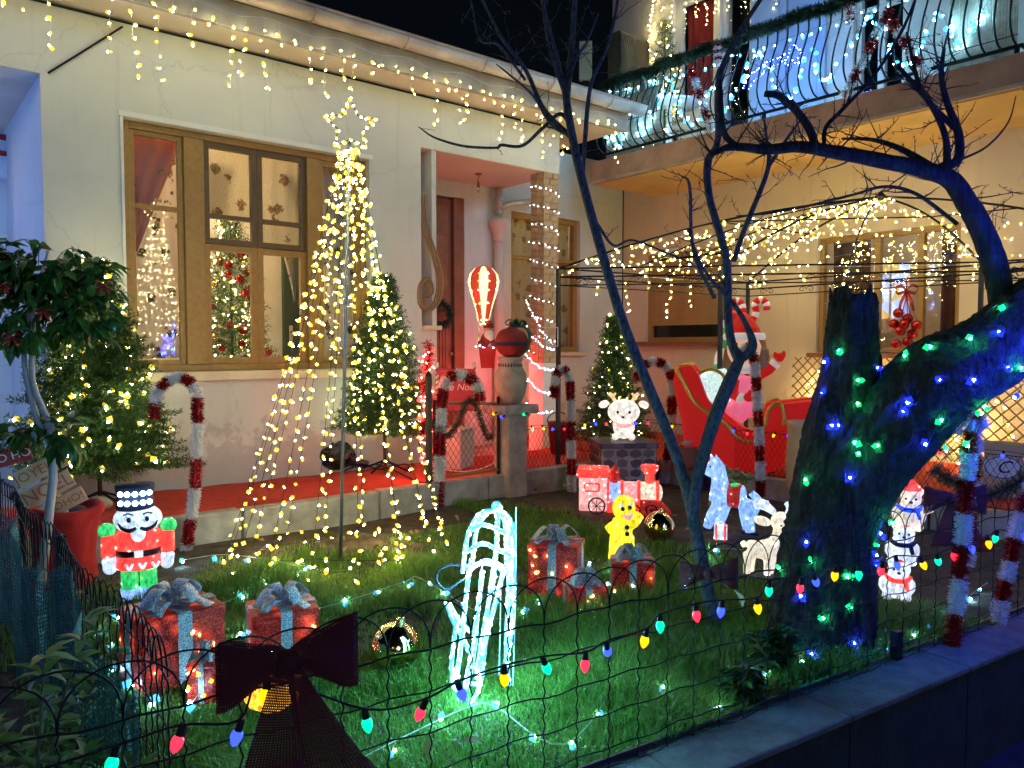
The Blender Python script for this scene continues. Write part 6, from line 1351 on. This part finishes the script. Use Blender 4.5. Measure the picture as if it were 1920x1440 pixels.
# shooting star, bell lights on balcony
def rope_shape(name, label, pts, X, key, r=.006): 
    t = thing(name, label, 'light figure'); q = [P(u, v, X=X) for u, v in pts]; MB().tube(q, .004, 5).build('frame', M_navy, t); bulbs(resample(q, .028), key, t, r)
rope_shape('shooting_star', 'blue rope light shooting star behind the balcony bars', [(1395,165),(1400,145),(1430,120),(1465,105),(1478,100),(1490,80),(1494,94),(1506,95),(1497,106),(1500,122),(1487,114),(1472,124),(1476,108),(1440,130),(1410,155),(1400,170)], rx+.3, 'blue', .005)
string('door_lights', 'warm white lights framing the balcony door', 'string lights', curve([P(u, v, X=XR-.06) for u, v in ((1212,150),(1216,100),(1220,50),(1224,0),(1230,-20),(1290,-25),(1340,-30))], 6), .06, 'warm', r=.0065)
drops('warm icicle lights in the upper balcony windows', [P(1225, 8, X=XR-.05), P(1350, -20, X=XR-.05), P(1500, -50, X=XR-.05)], .16, .1, .45, 'warm', WIREW, 12, .07, r=.005)
rt_ = thing('round_table', 'white round table seen through the balcony bars', 'table', P(1255, 205, X=7.15)); rt_.location.z = 3.395; MB().lathe([(.0,.60), (.34,.60), (.35,.615), (.34,.63), (0,.63)], 28).build('table_top', M_whitep, rt_, True); MB().tube([(0,0,.01), (0,0,.6)], .03, 8).build('leg', M_whitep, rt_)
for j in range(3): g = j*2.1; MB().tube([(0,0,.05), (.2*math.cos(g),.2*math.sin(g),.012)], .015, 6).build('foot', M_whitep, rt_)
bx = thing('lattice_cabinet', 'brown lattice-fronted cabinet on the far end of the balcony', 'cabinet', (7.05, 6.32, 3.395)); M_lat = mk('lattice_brown', (.20,.13,.06), .7, var=.25)
MB().bb((-.25,-.10,0), (.25,.10,1.52)).build('case', M_lat, bx, bevel=.01)
for j in range(14):
    for sg in (1, -1): x = -.25+.5*j/13; MB().tube([(x,-.108 if sg > 0 else -.114,.55), (max(-.25,min(.25,x+sg*.3)),-.108 if sg > 0 else -.114,1.48)], .006, 4).build('lath', M_dwood, bx)
pn = P(1098, 112, d=9.3); t = thing('notice_panel', 'cream upright box with red scrawl beyond the balcony end', 'panel', pn, facing(pn)); k = 9.3/FPX; MB().box((0,.05,0), (24*k,.10,70*k)).build('casing', mk('cream_metal', (.62,.50,.26), .6, var=.1), t, bevel=.006)
MB().tube(curve([(-8*k,-.005,24*k), (-4*k,-.005,27*k), (0,-.005,22*k), (4*k,-.005,27*k), (8*k,-.005,23*k)], 4), .8*k, 4).build('scrawl', M_lbx, t); MB().box((0,.09,-50*k), (10*k,.06,40*k)).build('bracket', M_iron, t)
# ---------------------------------------------------------------- red felt sack with signs
t, k, q = fig('felt_sack', 'big red felt sack standing at the left behind the nutcracker', 'sack', 122, 1098); M_felt = mk('red_felt', (.42,.02,.025), .95, var=.18, vs=14, bump=.5, bs=240)
nn = 40; prof_ = [(46,0), (54,10), (52,60), (54,105), (60,125), (66,132), (68,145), (62,152), (56,146), (52,130), (48,100)]; vs = []
for i, (r_, z) in enumerate(prof_):
    for j in range(nn): g = 2*math.pi*j/nn; f = 1+.045*math.sin(5*g+i*.5)+.03*math.sin(9*g-i); vs.append((r_*f*math.cos(g)*k, r_*f*math.sin(g)*.8*k, (z+(5*math.sin(2*g+1) if i > 3 else 0))*k))
MB().add(vs, [(i*nn+j, i*nn+(j+1) % nn, (i+1)*nn+(j+1) % nn, (i+1)*nn+j) for i in range(len(prof_)-1) for j in range(nn)]+[tuple(range(nn))[::-1]]).build('bag', M_felt, t, True)
blob('filling', MB().ell((20*k,0,132*k), (26*k,24*k,18*k)).ell((-18*k,4*k,130*k), (24*k,22*k,16*k)), M_navy, t, .008, 2)
sg_ = thing('sign_post', 'wooden sign post with slanted festive boards stuck in the red sack', 'sign', P(122, 1098, Z=0), facing(P(122,1098,Z=0))); M_ply = mk('pale_plywood', (.62,.46,.26), .6, var=.12, vs=12); M_let = mk('orange_letter', (.45,.13,.05), .6, var=0)
def qs(u, v, y=0): return V(q(u, v, y))
MB().tube([qs(131,975,-16), qs(90,860,-16)], 7*k, 4).build('stake', M_ply, sg_)
def board(u, v, w, h, ang, txt, size, mat=M_ply, lm=M_let, y=-26):
    b = MB().box((0,0,0), (w*k,6*k,h*k)).build('board', mat, sg_, bevel=.003); b.location = qs(u, v, y); b.rotation_euler = (0, -ang, 0)
    if txt: letters(txt, size*k, lm, b, (0,-3.6*k,0), (math.pi/2,0,0), extrude=.001)
board(88,873,88,30,R(26),'JOYEUX',24); board(99,909,86,34,R(26),'NOËL',33); board(111,944,104,28,R(26),'HOHOHO!',20); board(42,846,66,30,R(14),'HO HO',20,mk('red_board', (.35,.03,.03), .6, var=.1),mk('white_letter', (.8,.78,.74), .6, var=0))
st_ = fig('pebble', 'smooth pale oval stone lying on the carpet beside the red sack', 'stone', 188, 955, Z=.175); MB().ell((0,0,12*st_[1]), (22*st_[1],14*st_[1],13*st_[1]), 20, 12, rot=(0,.25,0)).build('stone', mk('pale_stone', (.45,.40,.32), .7, var=.15), st_[0], True)
# red bows in the fig tree
for i, (u, v, w) in enumerate(((5,535,'at the far left'), (82,585,'in the middle'), (195,535,'at the right'), (22,632,'low on the left'))):
    p = P(u, v, d=3.55); b = thing('ribbon_bow', 'small red ribbon bow %s of the fig tree crown' % w, 'bow', p, facing(p)); s = 3.6/FPX
    for g in (-1, 1): ribbon(curve([(0,0,0), (g*7*s,-2*s,6*s), (g*14*s,0,3*s), (g*13*s,2*s,-5*s), (0,0,0)], 5), (0,5*s,2*s), mk('red_satin', (.40,.015,.015), .4, var=.1), b, 'loop', .001); ribbon([(0,0,0), (g*5*s,-2*s,-8*s), (g*8*s,-2*s,-17*s)], (2.5*s,0,0), MT['red_satin'], b, 'tail', .001)
    MB().ell((0,-2*s,0), 3*s, 8, 6).build('knot', MT['red_satin'], b, True)
# ---------------------------------------------------------------- burgundy bows on the street fence
M_burg = weave('burgundy_burlap', (.10, .012, .018), 190, .42, .9); M_burgs = mk('burgundy_knot', (.09,.01,.015), .9, var=.2, vs=40, bump=.5, bs=300)
def big_bow(label, u, v, sc, d=None, tails=True, rot=0, X=None):
    p = P(u, v, d=d) if d else PF(u, v)+FN*.035; b = thing('burlap_bow', label, 'bow', p, facing(p)); k = sc*depth(p)/FPX
    for sg, hh in ((-1, 62), (1, 68)):
        g1 = []
        for i in range(9):
            f = i/8; w = (14+(hh-14)*min(1, f*1.25)**.8); row = []
            for j in range(13): s = j/12*2-1; row.append((sg*128*f*k, (-16*math.sin(math.pi*f)*(1-.4*s*s)-5*math.sin(s*4+f*5))*k, (s*w+(12 if sg > 0 else -18)*f+5*math.sin(f*6+s))*k))
            g1.append(row)
        sheet('loop', g1, M_burg, b, .002); g2 = [[(x*.96, -y+.012, z*.9) for x, y, z in r] for r in g1]; sheet('loop_back', g2, M_burg, b, .002)
    if tails:
        for sg, du, dl in ((-1, -25, 215), (1, 90, 225)):
            g1 = [[((sg*8+du*f+s*(16+46*f))*k, (-10-14*math.sin(2.2*f+s))*k, (-10-dl*f+(8*s if f > .9 else 0))*k) for s in np.linspace(-1, 1, 9)] for f in np.linspace(0, 1, 12)]; sheet('tail', g1, M_burg, b, .002)
    blob('knot', MB().ell((0,-10*k,0), (22*k,18*k,26*k)).ell((0,-14*k,8*k), (16*k,14*k,12*k)), M_burgs, b, max(.004, 3*k), 2); return b
big_bow('big burgundy burlap bow with long tails tied on the street fence', 532, 1228, 1.0); big_bow('small burgundy bow tied where the sapling crosses the fence', 1328, 1075, .42, 2.9, False); big_bow('dark burgundy bow hanging on the fence right of the totem', 1790, 935, .40, 3.3)
gl = thing('amber_lamp', 'glowing amber faceted lantern behind the burgundy bow tails', 'lantern', PF(528, 1308)-FN*.06); kk = depth(gl.location)/FPX
MB().ell((0,0,0), (58*kk,44*kk,44*kk), 10, 7).build('globe', acrylic('amber_glass', (1,.42,.03), 1.6, 6, (1,.8,.3), 30), gl); MB().lathe([(12*kk,0),(12*kk,14*kk),(0,16*kk)], 10, (0,0,42*kk)).build('socket', M_iron, gl)
# ---------------------------------------------------------------- inflatable sleigh with girl
t, k, q = fig('inflatable_sleigh', 'red inflatable sleigh with gold trim in the courtyard', 'inflatable', 1400, 882, d=6.75); M_inf = mk('red_nylon', (.42,.006,.006), .5, var=.1, vs=3, em=(1,.02,.015), ems=.14, spec=.3); M_gt = mk('gold_trim', (.75,.48,.08), .3, .7, var=.15)
t.location.z = .18; zoff = P(1400, 882, d=6.75).z-.18
poly = [(1272,688),(1300,683),(1314,702),(1330,745),(1352,772),(1385,800),(1410,812),(1425,792),(1434,757),(1460,752),(1518,744),(1537,760),(1533,795),(1510,810),(1490,824),(1480,850),(1440,876),(1310,876),(1290,852),(1284,790),(1268,720)]
for nm, y0, y1 in (('side', -62, -34), ('side', 34, 62)): blob(nm, MB().prism([((u-1400)*k, (882-v)*k+zoff) for u, v in poly], y0*k, y1*k), M_inf, t, .014, 5)
blob('seat_back', MB().prism([((u-1400)*k, (882-v)*k+zoff) for u, v in ((1275,690),(1300,686),(1340,765),(1390,815),(1400,870),(1305,872))], -36*k, 36*k), M_inf, t, .016, 5); blob('dashboard', MB().prism([((u-1400)*k, (882-v)*k+zoff) for u, v in ((1450,757),(1515,748),(1532,770),(1505,805),(1470,850),(1400,872),(1390,860))], -36*k, 36*k), M_inf, t, .016, 5)
def qz(u, v, y=0): a = q(u, v, y); return (a[0], a[1], a[2]+zoff)
for y in (-63, 63): MB().tube(curve([qz(u, v, y) for u, v in ((1274,690),(1290,720),(1306,750),(1330,770),(1362,790),(1385,815),(1410,820),(1428,795),(1436,762),(1455,752),(1462,775),(1460,790))], 5), 4*k, 7).build('gold_piping', M_gt, t, True)
MB().tube([qz(1274,688,-60), qz(1300,682,0), qz(1276,688,60)], 4*k, 7).build('gold_piping', M_gt, t, True)
for y in (-50, 50):
    MB().tube(curve([qz(u, v, y) for u, v in ((1290,905),(1340,912),(1440,912),(1500,900),(1530,870))], 6), 7*k, 8).build('runner', M_navy, t, True)
    for u in (1330, 1440): MB().tube([qz(u,870,y), qz(u,910,y)], 7*k, 8).build('strut', M_navy, t, True)
g_ = thing('inflatable_girl', 'inflatable girl in santa hat and pink dress waving from the sleigh', 'inflatable', t.location, t.rotation_euler.z); M_nyl = lambda n, c, e=.3: mk(n, c, .45, var=.05, em=c, ems=e)
M_skin = M_nyl('peach_nylon', (.72,.42,.28)); M_hair = M_nyl('brown_nylon', (.22,.10,.04), .08); M_pk = M_nyl('pink_nylon', (.85,.16,.28), .3); M_wn = M_nyl('white_nylon', (.85,.82,.78), .12)
blob('dress', MB().ell(qz(1392,735), (30*k,24*k,32*k)).ell(qz(1390,765,-4), (34*k,28*k,20*k)).tube([qz(1375,765,-20), qz(1395,780,-34)], [16*k,14*k], 10), M_pk, g_, .012, 4); blob('head', MB().ell(qz(1393,655), (32*k,28*k,34*k), 18, 12), M_skin, g_, .012, 2)
blob('hair', MB().ell(qz(1396,650,10), (37*k,28*k,36*k)).tube([qz(1422,655,4), qz(1424,690,2), qz(1416,710,0)], [15*k,17*k,9*k], 10).tube([qz(1366,655,6), qz(1362,690,6), qz(1366,706,4)], [10*k,11*k,6*k], 10), M_hair, g_, .012, 3)
blob('hat', MB().lathe([(34*k,0), (30*k,16*k), (18*k,32*k), (6*k,44*k), (0,47*k)], 18, qz(1390,632,-4)).tube([qz(1385,600), qz(1370,592), qz(1360,604)], [12*k,9*k,5*k], 8), M_inf, g_, .012, 2); MB().lathe([(36*k,-6*k), (39*k,0), (36*k,7*k)], 22, qz(1392,632,-4)).build('hat_brim', M_wn, g_, True)
MB().ell(qz(1357,608,-2), 8*k, 10, 7).build('pompom', M_wn, g_, True); blob('collar', MB().ell(qz(1393,692,-6), (28*k,22*k,9*k)), M_wn, g_, .01, 2)
blob('sleeve', MB().tube([qz(1412,708,-6), qz(1438,692,-8), qz(1448,680,-8)], [10*k,9*k,8*k], 10), M_inf, g_, .01, 2); MB().tube([qz(1443,686,-8), qz(1449,679,-8)], 10*k, 10).build('cuff', M_wn, g_, True); blob('mitten', MB().ell(qz(1455,670,-8), (9*k,6*k,9*k)).ell(qz(1447,666,-8), (4*k,4*k,7*k)).ell(qz(1462,664,-8), (4*k,4*k,7*k)), M_inf, g_, .008, 2)
blob('sleeve', MB().tube([qz(1376,712,-14), qz(1374,740,-26), qz(1390,745,-36)], [10*k,10*k,9*k], 10), M_inf, g_, .01, 2); MB().tube([qz(1385,743,-34), qz(1392,746,-37)], 10.5*k, 10).build('cuff', M_wn, g_, True)
blob('mitten', MB().ell(qz(1402,742,-38), (10*k,7*k,9*k)).ell(qz(1404,734,-40), (4*k,4*k,6*k)), M_inf, g_, .008, 2)
for sg in (-1, 1):
    u = 1388+14*sg; MB().ell(qz(u,655,-27), (6*k,2.5*k,8*k), 12, 8).build('eye', M_wn, g_, True); MB().ell(qz(u,656,-29), (4.2*k,2*k,6*k), 10, 7).build('iris', M_hair, g_, True); MB().tube(curve([qz(u-7,645,-27), qz(u,641,-29), qz(u+7,646,-27)], 4), 1.2*k, 5).build('eyelash', M_black, g_, True)
MB().tube(curve([qz(1380,676,-26), qz(1388,679,-28), qz(1396,675,-26)], 4), 1.5*k, 5).build('mouth', mk('lip', (.5,.1,.1), .5, var=0), g_, True)
gb = thing('inflatable_parcel', 'bright white glowing inflatable parcel with gold ribbon in the sleigh', 'inflatable', t.location, t.rotation_euler.z); A_par = acrylic('glow_parcel', (.70,1,.92), .55, .5, sc=8)
blob('parcel', MB().box(qz(1338,725,-8), (56*k,44*k,62*k), (0,-.15,0)), A_par, gb, .012, 5)
MB().tube(curve([qz(1312,700,-31), qz(1335,692,-32), qz(1358,706,-31), qz(1362,740,-31)], 5), 3.4*k, 7).build('ribbon', M_gt, gb, True)
pe = thing('inflatable_elf', 'green capped inflatable figure behind the sleigh seat', 'inflatable', t.location, t.rotation_euler.z); M_gn = M_nyl('green_nylon', (.03,.30,.10), .2)
blob('body', MB().ell(qz(1358,680,30), (22*k,20*k,32*k)).ell(qz(1350,695,20), (16*k,14*k,18*k)), M_wn, pe, .012, 3); blob('cap', MB().ell(qz(1360,640,30), (18*k,16*k,20*k)).tube([qz(1362,628,30), qz(1372,600,28), qz(1378,588,26)], [14*k,10*k,5*k], 10), M_gn, pe, .012, 2); MB().ell(qz(1380,600,24), (11*k,9*k,16*k)).build('lit_tip', emit('lit_yellow', (.8,1,.25), 1.4), pe, True); blob('scarf', MB().ell(qz(1355,690,14), (20*k,10*k,10*k)), M_gn, pe, .01, 2)
an = thing('candy_antlers', 'pair of striped inflatable candy cane antlers above the girl', 'inflatable', t.location, t.rotation_euler.z)
for sg, u0 in ((-1, 1392), (1, 1406)):
    path = curve([qz(u0,603,26), qz(u0+sg*9-2,585,26), qz(u0+sg*10-6,570,26), qz(u0+sg*18-4,562,26), qz(u0+sg*26-2,568,26), qz(u0+sg*27-1,582,26)] if sg > 0 else [qz(1396,606,26), qz(1390,590,26), qz(1388,572,26), qz(1380,563,26), qz(1371,568,26), qz(1370,582,26)], 6); n = len(path)
    for j in range(9): a, b = int(n*j/9), min(n-1, int(n*(j+1)/9)); MB().tube(path[a:b+1], 6.5*k, 10, cap=True).build('stripe', M_inf if j % 2 == 0 else M_wn, an, True)
# cream felt sacks
def felt_bag(label, u, v, w, h, d, txt):
    p = P(u, v, d=d); b = thing('cream_sack', label, 'sack', p, facing(p)+.2); k = d/FPX; M_cf = mk('cream_felt', (.62,.46,.28), .95, var=.12, vs=10, bump=.4, bs=200); vs = []; nn = 28
    pr_ = [(.46,0), (.5,.06), (.5,.4), (.47,.75), (.5,.9), (.55,1.0), (.5,1.0), (.44,.85)]
    for i, (r_, z) in enumerate(pr_):
        for j in range(nn): g = 2*math.pi*j/nn; f = 1+.05*math.sin(4*g+i)+.03*math.sin(7*g); vs.append((r_*w*f*math.cos(g)*k, r_*w*f*math.sin(g)*.7*k, z*h*k))
    MB().add(vs, [(i*nn+j, i*nn+(j+1) % nn, (i+1)*nn+(j+1) % nn, (i+1)*nn+j) for i in range(len(pr_)-1) for j in range(nn)]+[tuple(range(nn))[::-1]]).build('bag', M_cf, b, True)
    MB().lathe([(0,0), (.26*w*k,0), (.26*w*k,.004), (0,.0045)], 24, (0,-.405*w*k,.62*h*k), rot=(math.pi/2,0,0), sc=(1.15,.8)).build('badge', mk('badge_cloth', (.66,.74,.82), .7, var=.05), b); MB().tube([(.27*w*k*math.cos(g),-.415*w*k,.62*h*k+.19*w*k*math.sin(g)) for g in np.linspace(0,6.28,26)[:-1]], .9*k, 4, closed=True).build('badge_border', M_navy, b)
    letters(txt, .3*w*k, M_navy, b, (0,-.42*w*k,.62*h*k), (math.pi/2,0,0), shear=.35, extrude=.0008); return b
b_ = felt_bag('cream felt sack with oval badge half hidden behind the old trunk', 1525, 920, 95, 130, 5.95, 'N'); b_ = felt_bag('cream felt sack with pale badge at the right edge behind the mesh', 1868, 935, 105, 105, 5.6, 'C')
# bunch of red baubles hung from the gazebo ring
bb = P(1700, 545, d=7.1); t = thing('bauble_bunch', 'bunch of shiny red baubles hung on ribbons from the gazebo', 'ornament', bb, facing(bb)); k = 7.1/FPX
for i, (u, v) in enumerate(((1687,587),(1703,597),(1680,607),(1718,610),(1691,620),(1711,626),(1684,645),(1703,641),(1714,652),(1697,608))):
    o = MB().ell(((u-1700)*k, (i % 3-1)*6*k, (545-v)*k), 9.5*k, 18, 12).build('bauble', M_bred, t, True); MB().tube([((u-1700)*k, (i % 3-1)*6*k, (545-v+9)*k), (0,0,-6*k)], .6*k, 4).build('string', M_lbx, o)
for g in (-1, 1): ribbon(curve([(0,0,0), (g*9*k,-3*k,9*k), (g*19*k,0,5*k), (g*14*k,2*k,-5*k), (0,0,0)], 5), (0,4*k,3*k), MT['red_satin'], t, 'bow_loop', .001); ribbon([(0,0,0), (g*9*k,-2*k,-20*k), (g*12*k,-2*k,-38*k)], (2.5*k,0,0), MT['red_satin'], t, 'bow_tail', .001)
MB().tube([(0,0,0), (0,0,25*k)], 1*k, 4).build('hanger', M_iron, t)
# bin bag, cables, white frame, red bucket, clay pot ------------------
t, k, q = fig('bin_bag', 'crumpled black bin bag on the red carpet by the wall', 'bag', 628, 880, Z=.175)
m = MB().ell(q(628,855), (36*k,30*k,27*k), 24, 16); rs_ = random.Random(8); m.v = [tuple(V(p)*(1+rs_.uniform(-.10,.10))) if True else p for p in m.v]; m.tube([q(650,862), q(668,868), q(690,872)], [14*k,9*k,6*k], 8); m.build('bag', mk('black_polythene', (.012,.012,.014), .28, var=.2, vs=20, bump=1, bs=30), t, False, bevel=.004)
for i, pts in enumerate(([(640,884),(680,872),(715,880),(760,870),(770,885)], [(690,866),(730,878),(790,905),(810,895)], [(830,880),(870,884),(905,878),(930,866)])):
    MB().tube(curve([P(u, v, Z=.188) for u, v in pts], 6), .006, 5).build('mains_cable', M_iron if i < 2 else M_whitep, None, True)
    tag(bpy.context.scene.collection.objects[-1] if False else [o for o in COL.objects if o.name.startswith('mains_cable')][-1], ['black cable coiling from the bin bag to the narrow tree', 'black cable crossing the carpet towards the gate post', 'pale cable lying along the threshold behind the gate'][i], 'cable')
wf = P(1027, 632, d=6.9); t = thing('wire_frame', 'small white wire square hung beside the gazebo post', 'frame', wf, facing(wf)); k = 6.9/FPX; fr_ = MB()
for a, b in (((-19,18),(19,18)), ((19,18),(19,-17)), ((19,-17),(-19,-17)), ((-19,-17),(-19,18)), ((-4,18),(-2,-17))): fr_.tube([(a[0]*k,0,a[1]*k), (b[0]*k,0,b[1]*k)], 1*k, 5)
fr_.build('rods', MT['white_rod'], t)
t, k, q = fig('red_bucket', 'dark red bucket on the carpet behind the trailing lights', 'bucket', 1047, 800, d=7.6); t.location.z = .175; MB().lathe([(15*k,0), (21*k,60*k), (22*k,60*k), (19*k,58*k), (14*k,4*k)], 18).build('pail', mk('red_plastic', (.30,.02,.02), .4, var=.1), t, True); MB().tube([(21*k*math.cos(g),0,60*k+18*k*math.sin(g)) for g in np.linspace(0,math.pi,12)], 1*k, 5).build('handle', M_iron, t)
t, k, q = fig('clay_pot', 'round clay pot on the courtyard carpet behind the plinth', 'pot', 1288, 875, d=6.6); t.location.z = .175; MB().lathe([(14*k,0), (22*k,12*k), (24*k,26*k), (18*k,40*k), (20*k,44*k), (16*k,44*k), (14*k,38*k), (0,36*k)], 20).build('body', mk('terracotta', (.22,.075,.045), .85), t, True); MB().lathe([(0,44*k),(10*k,46*k),(9*k,52*k),(0,56*k)], 12).build('lid', M_concrete, t, True)
wr = P(822, 590, Y=6.96); t = thing('door_wreath', 'dark wreath with tiny lights on the brown front door', 'wreath', wr); M_w = 0
path = [V(.13*math.cos(g), -.03, .13*math.sin(g)) for g in np.linspace(0, 6.28, 40)]; v, f = fluff(path, .06, np.random.default_rng(3), 2600, .002); stuff(link(bpy.data.objects.new('greens', arrmesh('greens', v, f, M_gtin)), t)); MB().tube(path[:-1], .012, 6, closed=True).build('ring', M_bark, t); bulbs(path[::5], 'white', t, .004)
sn = thing('snowman_cling', 'snowman and penguin cut-out standing in the far left window', 'decoration', (P(8, 275, Y=7.7).x, 7.72, P(8, 310, Y=7.7).z)); k = depth(sn.location)/FPX
MB().ell((2*k,0,0), (22*k,.02,26*k)).build('snow_body', M_whitep, sn, True); MB().ell((0,0,38*k), (15*k,.018,16*k)).build('snow_head', M_whitep, sn, True); MB().ell((0,-.012,52*k), (14*k,.018,6*k)).build('cap', MT['red_satin'], sn, True); MB().ell((18*k,-.02,-10*k), (12*k,.018,18*k)).build('penguin', M_black, sn, True); MB().ell((18*k,-.035,-12*k), (7*k,.01,12*k)).build('penguin_belly', M_whitep, sn, True); MB().ell((-2*k,-.02,22*k), (14*k,.016,5*k)).build('scarf', MT['red_satin'], sn, True)
lv = thing('fallen_leaf', 'dry brown leaf caught on the street fence below the small bow', 'leaf', PF(1375, 1105)); v, f = leaves([(0,0,0)], [(.7,-.1,-.5)], .11, .05, np.random.default_rng(2)); link(bpy.data.objects.new('blade', arrmesh('blade', v, f, mk('dry_leaf', (.30,.20,.12), .8, var=.2))), lv); MB().tube([(0,0,0),(-.02,0,.02)], .0012, 4).build('stalk', M_bark, lv)
